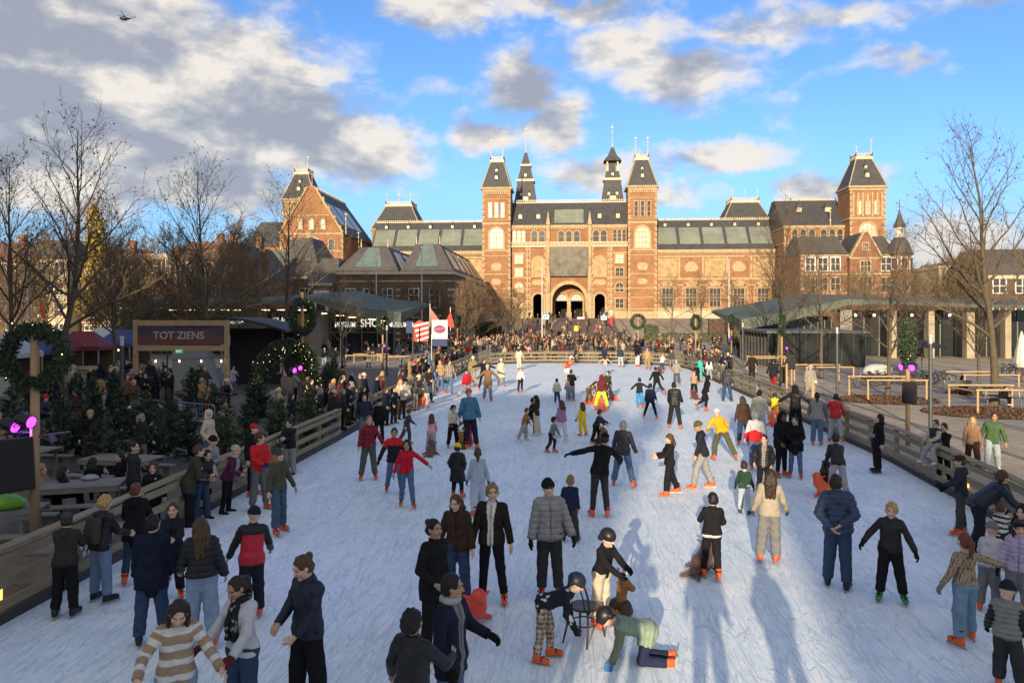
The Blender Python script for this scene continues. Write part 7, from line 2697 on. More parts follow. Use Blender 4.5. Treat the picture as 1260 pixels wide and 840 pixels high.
def hair_parts(g, style, res):
 """list of (part name, V, Q, material, which colour: 0 hair, 1 hat)"""
 hk = g.hk
 out = []
 H_ = g.Hd
 def chain(pts, rs, k=.02):
  P = []
  for i in range(len(pts) - 1):
   P.append(('c', pts[i], pts[i + 1], rs[i] * hk, rs[i + 1] * hk, k * hk, []))
  return P
 base = style.split('+')
 hair = [s for s in base if s in ('short', 'curly', 'long', 'pony', 'bun', 'bob', 'thin', 'big')]
 back = -g.u
 if hair:
  hs = hair[0]
  g_ = dict(short=.010, curly=.020, long=.011, pony=.008, bun=.008, bob=.013, thin=.005, big=.030)[hs]
  hat = any(b in ('beanie', 'helmet', 'cap', 'hood', 'pom') for b in base)
  P = cap_prims(g, g_ if not hat else .006, low=-.07 if hs != 'bob' else -.12)
  if hs in ('long', 'bob', 'big'):
   L = .34 if hs == 'long' else (.12 if hs == 'bob' else .24)
   for sd in (-1, 0, 1):
    P += chain([H_(sd * .05, -.055, .0), H_(sd * .062, -.095, -.12), H_(sd * .062, -.105, -.12) + back * L * hk * .75], [.055, .052, .028])
   for sd in (-1, 1):
    P += chain([H_(sd * .070, -.02, .04), H_(sd * .084, -.012, -.06), H_(sd * .086, .0, -.08) + back * L * hk * .72], [.022, .024, .014])
  if hs == 'pony':
   P += chain([H_(0, -.105, .05), H_(0, -.155, .02), H_(0, -.15, -.09), H_(.01, -.13, -.19)], [.03, .036, .032, .014])
  if hs == 'bun':
   P.append(('e', H_(0, -.11, .075), np.array((.042, .038, .04)) * hk, g.hframe, .015 * hk, []))
  V, Q = grow(P, res, disp=wrinkle(int(g.h * 100) + len(style), .007 if hs in ('curly', 'big') else .0035, 110 if hs in ('curly', 'big') else 70))
  q = (V - g.head) @ g.hframe / hk
  an = np.arctan2(q[:, 0], q[:, 1] + .02)
  sd_ = (np.sin(an * 31 + 9 * q[:, 2] + 2.5 * np.sin(q[:, 2] * 40)) + np.sin(an * 17 + 3)) * .25 + np.where(np.abs(q[:, 0]) < .006, -.35, 0) * (q[:, 2] > .06)
  out.append(('hair', V, Q, HAIR, 0, np.repeat((1 + sd_)[:, None], 3, 1).clip(.3, 1.6)))
 if 'beanie' in base or 'pom' in base:
  P = [('e', H_(0, -.018, .040), np.array((.092, .108, .108)) * hk, g.hframe, .02 * hk, [(H_(0, 0, .018), -(g.hu + .18 * g.hf))]),
    ('e', H_(0, -.016, .040), np.array((.100, .117, .08)) * hk, g.hframe, .012 * hk, [(H_(0, 0, .012), -(g.hu + .18 * g.hf)), (H_(0, 0, .062), g.hu + .18 * g.hf)])]
  if 'pom' in base:
   P.append(('e', H_(0, -.03, .165), np.array((.035,) * 3) * hk, g.hframe, .01 * hk, []))
  V, Q = grow(P, res, disp=wrinkle(5, .002, 80))
  out.append(('beanie', V, Q, CLOTH, 1))
 if 'helmet' in base:
  P = [('e', H_(0, -.012, .035), np.array((.112, .132, .122)) * hk, g.hframe, .02 * hk, [(H_(0, 0, .005), -(g.hu + .12 * g.hf))]),
    ('c', H_(-.09, -.07, .0), H_(.09, -.07, .0), .045 * hk, .045 * hk, .04 * hk, [])]
  V, Q = grow(P, res)
  out.append(('helmet', V, Q, PLAST, 1))
 if 'cap' in base:
  P = [('e', H_(0, -.014, .04), np.array((.088, .106, .100)) * hk, g.hframe, .02 * hk, [(H_(0, 0, .038), -g.hu)])]
  for sd in (-1, 0, 1):
   P.append(('c', H_(sd * .035, .08, .044), H_(sd * .03, .155 - abs(sd) * .015, .034), .012 * hk, .008 * hk, .02 * hk, []))
  V, Q = grow(P, res)
  out.append(('cap', V, Q, CLOTH, 1))
 if 'hood' in base:
  P = cap_prims(g, .034, low=-.13)
  P.append(('c', H_(-.04, -.05, -.09), H_(.04, -.05, -.09), .085 * hk, .085 * hk, .04 * hk, []))
  V, Q = grow(P, res, disp=wrinkle(3, .003, 40))
  out.append(('hood', V, Q, CLOTH, 1))
 if 'muffs' in base:
  P = [('c', H_(sd * .085, -.005, -.01), H_(sd * .1, -.005, -.01), .04 * hk, .034 * hk, .01, []) for sd in (-1, 1)]
  P += chain([H_(.088, -.01, .03), H_(.07, -.02, .10), H_(0, -.02, .14), H_(-.07, -.02, .10), H_(-.088, -.01, .03)], [.012] * 5, .01)
  V, Q = grow(P, res)
  out.append(('ear_muffs', V, Q, CLOTH, 1))
 if 'band' in base:
  P = [('e', H_(0, -.014, .03), np.array((.088, .110, .105)) * hk, g.hframe, .01, [(H_(0, 0, .03), -g.hu), (H_(0, 0, .08), g.hu)])]
  V, Q = grow(P, res)
  out.append(('headband', V, Q, CLOTH, 1))
 return out
def top_mesh(g, style, res, seed, colors):
 """jacket, coat, sweater ...; returns V, Q, colours"""
 st = style.split('+')
 t = dict(sweater=.011, jacket=.017, puffer=.028, coat=.020, hoodie=.015, tee=.010, fleece=.014, vest=.026, suit=.018)[st[0]]
 t *= max(.75, g.k)
 hem = .86
 if 'long' in st:
  hem = .52
 elif 'mid' in st:
  hem = .74
 elif 'crop' in st:
  hem = .97
 elif st[0] in ('sweater', 'hoodie', 'fleece'):
  hem = .89
 P = torso_prims(g, t, .93, cutz=hem if hem > .8 else None)
 k = g.k
 fa = g.k * g.fat
 pl = [(g.T(0, 0, hem), -g.u)]
 if hem <= .8:
  P = torso_prims(g, t, .93)
  for sd in (1, -1):
   hip, kne = g.leg[sd][0], g.leg[sd][1]
   d = unit(kne - hip)
   L = (.93 - hem) * k
   P.append(('c', hip, hip + d * (L + .03), .098 * fa + t, .092 * fa + t + (.03 if 'long' in st else .012), .09 * k, [(hip + d * L, d)]))
   P.append(('c', g.pel, (g.pel + (g.leg[1][1] + g.leg[-1][1]) / 2) / 2 + 0 * d, .10 * fa + t, .085 * fa + t, .06 * k, []))
  P[-1] = P[-1]
 else:
  for sd in (1, -1):
   P.append(('c', g.T(sd * .07, -.004, .97), g.T(sd * .08, -.006, hem - .05), .104 * fa + t, .106 * fa + t, .05 * k, pl))
 loose = .009 if st[0] in ('sweater', 'hoodie', 'puffer') else .006
 P += arm_prims(g, t * .85, loose=loose * k, k=.045)
 if st[0] in ('jacket', 'puffer', 'coat', 'fleece', 'vest'):
  P.append(('c', g.neck - g.hu * .03 * k, g.neck + g.hu * .045 * k, .072 * fa, .066 * fa, .02, [(g.neck + g.hu * .05 * k, g.hu)]))
 if st[0] in ('hoodie',) or 'hd' in st:
  for sd in (-1, 0, 1):
   P.append(('c', g.T(sd * .06, -.085 + abs(sd) * .03, 1.455), g.T(sd * .04, -.13 + abs(sd) * .03, 1.36), .042 * fa, .03 * fa, .03, []))
  for sd in (-1, 1):
   P.append(('c', g.T(sd * .075, -.04, 1.46), g.T(sd * .045, .05, 1.44), .034 * fa, .028 * fa, .02, []))
 w = wrinkle(seed, .0045 if st[0] != 'tee' else .003, 36)
 if st[0] in ('puffer', 'vest'):
  sp = .085 * k
  def disp(p):
   v = (p - g.pel) @ g.u
   a = np.abs(np.sin(v / sp * math.pi))
   return (w(p) * .7 + .013 * (1 - a) ** 2.2 * 1.2 - .004).astype(np.float32)
 else:
  disp = w
 V, Q = grow(P, res, disp=disp)
 col = np.ones((len(V), 3), np.float32)
 v = ((V - g.pel) @ g.u) / k + .95
 xx = ((V - g.pel) @ g.x) / k
 ff = ((V - g.pel) @ g.f) / k
 base = np.array(colr(colors[0]), np.float32)
 col[:] = base
 sec = np.array(colr(colors[1]), np.float32) if len(colors) > 1 and colors[1] else None
 arm = np.zeros(len(V), bool)
 along_ = np.zeros(len(V))
 for sd in (1, -1):
  sh, el, wr, fo, hf = g.arm[sd]
  for a, b, o in ((sh, el, 0), (el, wr, .285 * k)):
   d = b - a
   tt = np.clip((V - a) @ d / d.dot(d), 0, 1)
   ds = np.linalg.norm(V - a - tt[:, None] * d, axis=1)
   m = (ds < .085 * fa) & (np.abs(xx) > .13) | (ds < .06 * fa)
   if o == 0:
    m &= tt > .12
   along_[m] = (o + tt[m] * np.linalg.norm(d)) / k
   arm |= m
 if sec is not None:
  if 'stripes' in st:
   s_ = np.where(arm, along_ * 1.0 + .04, 1.42 - v)
   m = (np.mod(s_ + .02, .15) < .062)
   col[m] = sec
  elif 'yoke' in st:
   m = np.where(arm, along_ < .16, v > 1.30)
   if 'inv' in st:
    m = ~arm & (v < 1.33)
   col[m] = sec
  elif 'open' in st:
   m = (~arm) & (np.abs(xx) < .042 + .03 * np.clip((v - 1.2) / .25, 0, 1)) & (ff > .03)
   col[m] = sec
  elif 'sleeves' in st:
   col[arm] = sec
  elif 'print' in st:
   rs = np.random.RandomState(seed)
   c = V[rs.randint(0, len(V), 42)]
   for q in c:
    col[np.linalg.norm(V - q, axis=1) < rs.uniform(.018, .04) * k] = sec
  elif 'leopard' in st:
   f1 = np.sin(V[:, 0] * 150 + 2 * np.sin(V[:, 2] * 90)) * np.sin(V[:, 2] * 140 + 2 * np.sin(V[:, 1] * 100 + V[:, 0] * 60)) + .3 * np.sin(V[:, 1] * 170)
   col[f1 > .38] = sec
  elif 'chev' in st:
   col[(v + np.abs(xx) * .5 > 1.22)] = sec
  elif 'plaid' in st:
   m1 = (np.mod(v, .11) < .055).astype(float) + (np.mod(xx + 5, .11) < .055).astype(float)
   col[:] = base[None] * (1 - m1[:, None] / 2) + sec[None] * (m1[:, None] / 2)
  elif 'hem' in st:
   col[(~arm) & (v < hem + .05)] = sec
 if st[0] in ('jacket', 'coat', 'puffer', 'fleece', 'vest') and res < .016:
  col[(~arm) & (np.abs(xx) < .007) & (ff > .02) & (v < 1.45)] *= .3
  col[(~arm) & (v < hem + .025)] *= .7
  col[arm & (along_ > .505)] *= .62
  col[(~arm) & (ff > .02) & (np.abs(v - 1.06 - np.abs(xx) * .5) < .008) & (np.abs(np.abs(xx) - .10) < .04)] *= .45
 return V, Q, col
PART_OF = dict(sweater='sweater', jacket='jacket', puffer='puffer_jacket', coat='coat', hoodie='hoodie', tee='shirt', fleece='fleece', vest='padded_vest', suit='snow_suit')
NP = {'n': 0}
def person(loc, heading, label, h=1.75, pose=None, top=('jacket', 'black'), legs=('slim', 'black'), hair=('short', 'bhair'), hat=None, skin='fair', shoes=('skate', 'skate'), gloves=None, res=.012, fem=0, fat=1.0, scarf=None, bag=None, group=None, category='person', extra=None, z=0.0, hres=None):
 """one person; the body is one mesh, hair and clothing are its children"""
 NP['n'] += 1
 seed = NP['n'] * 7 + 3
 pose = dict(pose or {})
 sole = .127 if shoes and shoes[0] == 'skate' else .088
 g = Rig(h=h, fem=fem, fat=fat, sole=sole, **pose)
 Vb, Qb, cb = body_mesh(g, hres or res)
 fine = .0045 if res < .011 else (.008 if res < .02 else .014)
 if not gloves:
  for sd in (1, -1):
   sh, e, w, fo, hf = g.arm[sd]
   Vh, Qh = tpl('hand', fine)
   if sd < 0:
    Vh = Vh * V3(-1, 1, 1)
    Qh = Qh[:, ::-1]
   zax = -fo
   yax = -hf
   xax = np.cross(yax, zax)
   M = np.stack([xax, yax, zax], 1)
   Vw = Vh * (g.k * min(1.15, g.hs)) @ M.T + w + fo * .006
   Qb = np.concatenate([Qb, Qh + len(Vb)])
   Vb = np.concatenate([Vb, Vw])
   cb = np.concatenate([cb, np.ones((len(Vw), 3), np.float32)])
 me = np_mesh('person', Vb, Qb, SKIN, cb)
 root = bpy.data.objects.new('person', me)
 COL.objects.link(root)
 root.color = (*colr(skin), 1)
 root.location = (loc[0], loc[1], z)
 root.rotation_euler = (0, 0, R(heading))
 root['label'], root['category'] = label, category
 if group:
  root['group'] = group
 def part(name, V, Q, mat, color, col=None):
  m = np_mesh(name, V, Q, mat, col)
  o = bpy.data.objects.new(name, m)
  COL.objects.link(o)
  o.parent = root
  o.color = (*colr(color), 1)
  return o
 if top:
  V, Q, col = top_mesh(g, top[0], res, seed, top[1:])
  st = top[0].split('+')[0]
  part(PART_OF[st], V, Q, NYLON if st in ('puffer', 'vest', 'suit') or 'nyl' in top[0] else CLOTH, (1, 1, 1), col)
 if legs:
  kind = legs[0].split('+')
  fl = dict(slim=.004, reg=.022, wide=.035, flare=.03)[kind[0]]
  th = .086 if kind[0] in ('slim',) else .094
  kn = .058 if kind[0] == 'slim' else (.066 if kind[0] != 'wide' else .075)
  t = .012
  P = leg_prims(g, t, th=th, kn=kn, flare=fl * g.k, cuff=(.035 * g.k if shoes and shoes[0] != 'skate' else -.03 * g.k))
  for sd in (-1, 1):
   P.append(('c', g.T(sd * .06, 0, 1.02), g.leg[sd][0], .092 * g.k * g.fat + t, .098 * g.k * g.fat + t, .04, []))
  V, Q = grow(P, res, disp=wrinkle(seed + 1, .0045, 40))
  col = None
  c0 = colr(legs[1])
  if len(legs) > 2:
   col = np.tile(np.array(c0, np.float32), (len(V), 1))
   c2 = np.array(colr(legs[2]), np.float32)
   if 'plaid' in kind:
    m1 = (np.mod(V[:, 2] / g.k, .085) < .042).astype(float) + (np.mod(V[:, 0] / g.k + 5, .05) < .025).astype(float)
    col = col * (1 - m1[:, None] / 2) + c2[None] * (m1[:, None] / 2)
   c0 = (1, 1, 1)
  den = isinstance(legs[1], str) and 'denim' in legs[1]
  part('jeans' if den else 'trousers', V, Q, DENIM if den else (NYLON if 'nyl' in kind else CLOTH), c0, col)
 if hair or hat:
  sty = '+'.join(filter(None, [hair[0] if hair else None, hat[0] if hat else None]))
  for (nm, V, Q, mt, w, *hc) in hair_parts(g, sty, max(res * .85, .008)):
   part(nm, V, Q, mt, hair[1] if w == 0 else hat[1], hc[0] if hc else None)
 if shoes:
  for sd in (1, -1):
   hip, kne, ank, sh, fd, up = g.leg[sd]
   x = np.cross(-fd, up)
   s = g.k * (1.0 if h > 1.5 else 1.12)
   o = bpy.data.objects.new('skate' if shoes[0] == 'skate' else 'shoe', tpl_mesh(shoes[0], .009 if res < .011 else .014, PLAST if shoes[0] == 'skate' else CLOTH))
   COL.objects.link(o)
   o.parent = root
   o.matrix_local = mat4((x, -fd, up), ank, s)
   o.color = (*colr(shoes[1]), 1)
   if shoes[0] == 'skate' and res < .02:
    b = bpy.data.objects.new('blade', blade_mesh())
    COL.objects.link(b)
    b.parent = o
 if gloves:
  for sd in (1, -1):
   sh, e, w, fo, hf = g.arm[sd]
   zax, yax = -fo, -hf
   xax = np.cross(yax, zax)
   o = bpy.data.objects.new('glove', tpl_mesh('mitt', fine, CLOTH, sd < 0))
   COL.objects.link(o)
   o.parent = root
   o.matrix_local = mat4((xax, yax, zax), w + fo * .006, g.k * min(1.15, g.hs))
   o.color = (*colr(gloves), 1)
 if scarf:
  k = g.k
  P = []
  ring = [g.neck + g.hu * .03 * k + (g.x * math.cos(a) + g.f * math.sin(a) * 1.0) * .078 * k * g.fat for a in np.linspace(0, 2 * PI, 11)]
  for a, b in zip(ring, ring[1:]):
   P.append(('c', a, b, .034 * k, .034 * k, .02, []))
  if 'ends' in scarf:
   for sd in (-1, 1):
    a = g.T(sd * .035, .10, 1.42)
    b = g.T(sd * .045, .155, 1.25)
    c = g.T(sd * .05, .15, 1.08)
    P += [('c', a, b, .034 * k, .036 * k, .02, []), ('c', b, c, .036 * k, .04 * k, .02, [(c, -g.u)])]
  V, Q = grow(P, res, disp=wrinkle(9, .004, 60))
  col = None
  if len(scarf) > 2:
   col = np.tile(np.array(colr(scarf[0]), np.float32), (len(V), 1))
   rs = np.random.RandomState(4)
   for q in V[rs.randint(0, len(V), 60)]:
    col[np.linalg.norm(V - q, axis=1) < .013] = colr(scarf[2])
  part('scarf', V, Q, CLOTH, (1, 1, 1) if col is not None else scarf[0], col)
 if bag:
  k = g.k
  if bag[0] == 'backpack':
   P = [('c', g.T(sd * .07, -.175, 1.34), g.T(sd * .085, -.185, 1.05), .075 * k, .085 * k, .05, []) for sd in (-1, 1)]
   P += [('c', g.T(sd * .1, -.1, 1.42), g.T(sd * .1, .1, 1.36), .02, .02, .01, []) for sd in (-1, 1)]
  elif bag[0] == 'belt':
   P = [('c', g.T(-.09, .15, 1.08), g.T(.09, .15, 1.08), .062 * k, .062 * k, .03, []), ('c', g.T(.1, .1, 1.12), g.T(.17, -.05, 1.36), .018, .018, .02, [])]
  else:
   sd = 1 if bag[0] == 'bagL' else -1
   P = [('c', g.T(sd * .23, -.04, .93), g.T(sd * .23, .09, .93), .075 * k, .075 * k, .04, []), ('c', g.T(sd * .2, .05, 1.0), g.T(-sd * .08, .12, 1.40), .014, .014, .01, [])]
  V, Q = grow(P, res)
  part('backpack' if bag[0] == 'backpack' else 'bag', V, Q, CLOTH, bag[1])
 return root, g
# ------------------------------------------------------------------ everyone in the picture
PO = dict(
 st={}, st2=dict(L=(3, 3, 6), Rr=(-3, 8, 3), aL=(6, 15, 22), aR=(0, 13, 16)),
 wk=dict(L=(20, 4, 12), Rr=(-16, 4, 22), aL=(-14, 14, 20), aR=(18, 14, 24)), wk2=dict(L=(-14, 4, 18), Rr=(20, 4, 14), aL=(16, 16, 26), aR=(-12, 15, 18), lean=6),
 sk=dict(lean=14, L=(18, 6, 22), Rr=(-16, 12, 12), aL=(18, 24, 34), aR=(-12, 24, 24)), push=dict(lean=16, L=(14, 5, 24), Rr=(-26, 14, 30, 20, 1), aL=(20, 26, 30), aR=(-20, 26, 20)),
 sp=dict(L=(10, 6, 12), Rr=(-10, 8, 12), aL=(8, 52, 12), aR=(8, 52, 12)), spw=dict(L=(6, 9, 10), Rr=(-4, 10, 10), aL=(4, 74, 10), aR=(4, 74, 10)),
 bk=dict(aL=(-32, 14, 62, 75), aR=(-32, 14, 62, 75)), pk=dict(aL=(-10, 22, 52, 35), aR=(-10, 22, 52, 35)), fw=dict(aL=(40, 6, 50, 30), aR=(38, 6, 52, 30)),
 ph=dict(aL=(38, 6, 105, 35), aR=(10, 12, 20)), ln=dict(lean=20, aL=(30, 12, 82, 38), aR=(34, 12, 78, 42)), aid=dict(lean=24, L=(16, 8, 26), Rr=(-6, 8, 20), aL=(62, 2, 18), aR=(62, 2, 18)),
 bend=dict(lean=58, L=(14, 8, 20), Rr=(2, 8, 14), aL=(72, 4, 14), aR=(76, 4, 10), hp=10), sit=dict(L=(86, 8, 84), Rr=(88, 8, 82), aL=(34, 8, 66, 30), aR=(34, 8, 66, 30), sit=.50), sitw=dict(L=(80, 10, 70), Rr=(84, 10, 74), aL=(25, 8, 40, 40), aR=(25, 8, 40, 40), sit=1.17))
SKO, HOK, SHW, SHB = ('skate', 'skate'), ('skate', 'black'), ('shoe', 'white'), ('shoe', 'black')
def A(px, top_, foot, h, head, label, pose='st', top=('jacket', 'black'), legs=('reg', 'black'), hair=('short', 'bhair'), hat=None, skin='fair', shoes=SKO, gl=None, z=.03, px2=None, **kw):
 """place a person by the photo: column, row of the crown, row of the feet (or a known height)"""
 if foot is None:
  s = H / h
  foot = (s * top_ - HZ) / (s - 1)
 elif h is None:
  h = (foot - top_) / (foot - HZ) * H - z
 p = Vector((*kw.pop('at'), 0)) if 'at' in kw else G(px, foot, z)
 pxh = abs(foot - top_) if not isinstance(pose, dict) or 'allfours' not in pose else 100
 res = min(.026, max(.009, h / max(30, pxh) * .74))
 ps = dict(PO[pose]) if isinstance(pose, str) else dict(pose)
 if 'allfours' not in ps:
  rj = random.Random(len(label) * 31 + px)
  J = lambda a, s: tuple(v + rj.uniform(-q, q) for v, q in zip(a, s)) + tuple(a[len(s):])
  for kk, df, sg in (('aL', (4, 13, 14, 0), (9, 5, 12, 8)), ('aR', (4, 13, 14, 0), (9, 5, 12, 8)), ('L', (0, 4, 4), (5, 2, 5)), ('Rr', (0, 4, 4), (5, 2, 5))):
   ps[kk] = J(ps.get(kk, df), sg)
  for kk, q in (('hy', .3), ('hp', 6), ('hroll', 5), ('twist', 8), ('side', 2.5)):
   ps[kk] = ps.get(kk, 0) + rj.uniform(-q, q)
 ps.update(kw.pop('pp', {}))
 hd = head + math.degrees(math.atan2(-p.x, p.y)) * -1 * -1
 return person(p, hd, label, h, ps, top, legs, hair, hat, skin, shoes, gl, res, z=z, hres=max(.0062, res * .72) if res < .02 else res, **kw)
def build_people():
 F1 = dict(fem=1)
 A(216, 735, None, 1.70, 4, 'woman in a beige sweater with white stripes holding phones at the bottom left', dict(aL=(22, 26, 26), aR=(18, 30, 34), hp=22, hy=-.1), ('sweater+stripes', (.33, .24, .15), 'white'), ('wide', 'ldenim'), ('long', 'dhair'), skin='fair', **F1)
 A(299, 711, None, 1.68, -42, 'woman in a white sweater with a dark patterned scarf and maroon gloves', dict(aL=(34, 12, 20, 20), aR=(30, 16, 30), hp=18), ('sweater', (.50, .51, .54)), ('reg', 'ddenim'), ('pony', 'dhair'), gl='maroon', scarf=('ink', 'ends', 'stone'), skin='tanskin', **F1)
 A(380, 682, None, 1.80, -52, 'man in a navy zip jacket with tied back hair looking down, black trousers', dict(aL=(6, 8, 40, 40), aR=(10, 10, 44, 30), hp=16), ('jacket+nyl', 'dnavy'), ('wide', 'black'), ('bun', 'bhair'))
 A(507, 756, None, 1.66, 140, 'boy in a black jacket seen from behind reaching towards the hooded man', dict(aR=(40, 20, 50, 20), aL=(10, 20, 20)), ('jacket+nyl+hd', 'black'), ('reg', 'black'), ('curly', 'bkhair'), skin='tanskin')
 A(549, 709, None, 1.76, 62, 'man in an open navy coat with a light grey hood around his neck', dict(aL=(14, 24, 58, 10), aR=(8, 18, 30), hy=.2), ('coat+hd+mid+open', 'dnavy', 'grey'), ('reg', 'denim'), ('short', 'bkhair'), gl='black', skin='tanskin', scarf=('lgrey', 'x'))
 A(532, 642, None, 1.76, 48, 'man in a long black jacket with a small topknot among the front group', 'pk', ('coat+mid', 'black'), ('reg', 'black'), ('bun', 'bkhair'), skin='tanskin')
 A(563, 608, 744, None, -4, 'woman with long brown hair in a dark brown zip jacket and blue jeans', dict(aL=(6, 14, 30), aR=(6, 14, 30), hp=8), ('jacket', 'dbrown'), ('reg', 'ddenim'), ('long', 'bhair'), **F1)
 A(607, 595, 740, None, -10, 'blond young man in an open dark jacket over a white shirt, black trousers', dict(aL=(2, 12, 10), aR=(2, 14, 14), L=(4, 6, 6), Rr=(0, 6, 4)), ('jacket+open', (.022, .018, .014), 'white'), ('slim', 'black'), ('curly', 'dblond'))
 A(677, 592, None, 1.84, 4, 'man in a light grey puffer jacket, patterned black beanie and black trousers', dict(aL=(0, 17, 10), aR=(0, 17, 10), L=(0, 3, 2), Rr=(0, 3, 2)), ('puffer', (.25, .245, .25)), ('reg', 'char'), None, ('beanie', 'black'), gl='black')
 A(669, 716, 812, 1.32, 78, 'child in a black and white print jacket and plaid trousers bending over the chair', dict(lean=66, L=(12, 6, 10), Rr=(0, 6, 6), aL=(58, 10, 30), aR=(64, 8, 26), hp=-10), ('jacket+print', 'ink', 'white'), ('slim+plaid', (.50, .42, .33), (.16, .09, .06)), None, ('helmet', 'dnavy'), gl='black')
 A(737, 652, 770, None, 52, 'child with a black helmet, black hoodie and cream trousers holding the reindeer', dict(lean=14, aL=(52, 2, 22, 30), aR=(58, 4, 16, 20), hp=14), ('hoodie', 'black'), ('reg', 'cream'), None, ('helmet', 'black'), gl='black', skin='pale')
 A(797, 776, 814, 1.42, -78, 'child crawling on hands and knees in a sage vest with blue gloves and a helmet', dict(allfours=True, lean=79, L=(16, 7, 98, 0, 1), Rr=(4, 7, 88, 0, 1), aL=(92, 12, 14), aR=(74, 16, 10), hp=6), ('vest+sleeves+mid', (.20, .27, .20), (.14, .17, .11)), ('reg', 'navy'), None, ('helmet', 'black'), gl='blue', fat=.88)
 A(702, 588, 667, None, 172, 'boy in a navy jacket and olive trousers seen from behind in mid ice', 'st2', ('jacket', 'navy'), ('reg', 'dolive'), ('short', 'dblond'), shoes=HOK)
 A(738, 532, 636, None, 192, 'man in black with a backwards cap, leaning with both arms spread wide', dict(lean=4, side=-9, L=(4, 3, 6), Rr=(0, 4, 4), aL=(-4, 64, 8), aR=(20, 60, 52), hy=-.6), ('hoodie', 'black'), ('slim', 'char'), ('short', 'dhair'), ('cap', 'black'), gl='navy')
 A(767, 517, 599, None, 168, 'grey haired man in a dark jacket and jeans skating away with feet apart', dict(L=(4, 13, 4), Rr=(0, 13, 4), aL=(14, 16, 30), aR=(6, 16, 20)), ('jacket+hd+nyl', 'char'), ('reg', 'denim'), ('short', 'ghair'))
 A(827, 535, 610, None, -78, 'girl in a black hooded jacket and leggings with a cat eared hat, facing left', dict(aL=(30, 8, 60, 20), aR=(26, 8, 60, 20), L=(14, 6, 6), Rr=(-10, 6, 10)), ('jacket+hd', 'black'), ('flare', 'black'), ('bob', 'bhair'), ('band', 'brown'), **F1)
 A(875, 610, 713, None, 188, 'boy in a black jacket over a white shirt before a brown seal', dict(aL=(34, 16, 60, 20), aR=(24, 22, 50), L=(6, 4, 6), Rr=(-6, 4, 6)), ('jacket+hem', 'black', 'white'), ('slim', 'black'), ('short', 'bkhair'))
 A(1030, 583, 724, None, 176, 'man in a navy down jacket and jeans, hands clasped behind his back', dict(aL=(-26, 18, 58, 80), aR=(-26, 18, 62, 80), L=(2, 4, 3), Rr=(0, 4, 3)), ('puffer+hd', (.03, .05, .10)), ('reg', 'ddenim'), ('short', 'dhair'), shoes=HOK, fat=1.06)
 A(1097, 622, 740, None, 2, 'blond boy in a black jacket with green skates coming towards the camera', dict(aL=(8, 30, 26), aR=(6, 32, 30), L=(4, 7, 6), Rr=(0, 7, 4)), ('jacket+nyl+hd', 'black'), ('reg', 'black'), ('curly', 'blond'), gl='black', shoes=('skate', (.03, .22, .04)))
 A(1188, 660, 792, None, -140, 'girl with a ponytail in a leopard print top and jeans, one arm stretched out', dict(aL=(-10, 30, 20), aR=(10, 70, 12), L=(-8, 8, 6), Rr=(16, 8, 10), lean=4, hy=-.3), ('sweater+leopard+crop', (.34, .26, .17), (.03, .02, .015)), ('wide', (.16, .25, .36)), ('pony', 'redhair'), gl='grey', **F1)
 A(1243, 724, None, 1.22, 172, 'small child in a grey padded vest and black beanie at the bottom right corner', 'st2', ('vest+sleeves', (.19, .19, .17), 'black'), ('wide', 'char'), None, ('beanie', 'ink'), gl='black')
 A(1251, 643, 765, None, -6, 'girl in a lavender puffer jacket with a dark headband at the right edge', 'st2', ('puffer', (.40, .33, .47)), ('wide', 'grey'), ('long', 'dhair'), ('band', 'black'), gl='black', **F1)
 A(1216, 646, 752, None, 165, 'child in a white jacket and grey beanie bending away beside the leopard print girl', dict(lean=26, aL=(40, 10, 20), aR=(40, 10, 20)), ('jacket', (.5, .5, .5)), ('reg', 'grey'), None, ('beanie', 'grey'))
 A(1231, 622, 700, None, 150, 'dark haired child in a black and white striped shirt by the right fence', 'fw', ('sweater+stripes', 'white', 'ink'), ('reg', 'char'), ('short', 'bhair'))
 A(1200, 598, 682, 1.78, 118, 'man in a navy puffer bending forward over the children at the right fence', dict(lean=52, L=(16, 8, 18), Rr=(-10, 8, 14), aL=(70, 8, 26), aR=(76, 8, 20), hp=-6), ('puffer', 'dnavy'), ('reg', 'ink'), ('short', 'bhair'), shoes=HOK)
 A(1183, 562, 658, None, -82, 'boy in a dark hooded jacket and cap facing left at the right fence', dict(aL=(20, 14, 44, 20), aR=(20, 14, 44, 20), hp=10), ('jacket+hd', (.03, .035, .05)), ('reg', 'dgrey'), ('short', 'bhair'), ('cap', 'dbrown'), gl='ink')
 A(1246, 597, 674, None, -60, 'curly haired person in a grey hoodie leaning over the right fence from outside', 'ln', ('hoodie', 'grey'), ('reg', 'black'), ('big', 'bkhair'), shoes=SHB, z=0)
 A(1258, 625, 720, None, -30, 'dark haired person in black half cut by the right picture edge', 'st', ('jacket', 'black'), ('reg', 'black'), ('big', 'bkhair'))
 A(945, 578, 692, None, 174, 'woman with long dark hair in a beige grey jacket and wide grey trousers', dict(aL=(10, 14, 20), aR=(16, 16, 24), L=(-4, 4, 6), Rr=(8, 4, 4)), ('jacket', (.33, .285, .22)), ('wide', 'grey'), ('long', 'dhair'), gl='dgrey', **F1)
 A(916, 571, 634, None, 170, 'small child in a dark green sweater and pale blue trousers seen from behind', 'st2', ('sweater', 'dgreen'), ('reg', 'pdenim'), ('short', 'dhair'), gl='black', shoes=HOK)
 A(865, 516, 601, None, -84, 'man in a navy jacket, olive beanie and light grey trousers skating to the left', dict(lean=12, L=(22, 6, 20), Rr=(-12, 8, 8), aL=(14, 24, 20), aR=(-8, 24, 24), hp=6), ('jacket+hd', 'ink'), ('reg', (.26, .26, .265)), None, ('beanie', 'olive'), skin='tanskin')
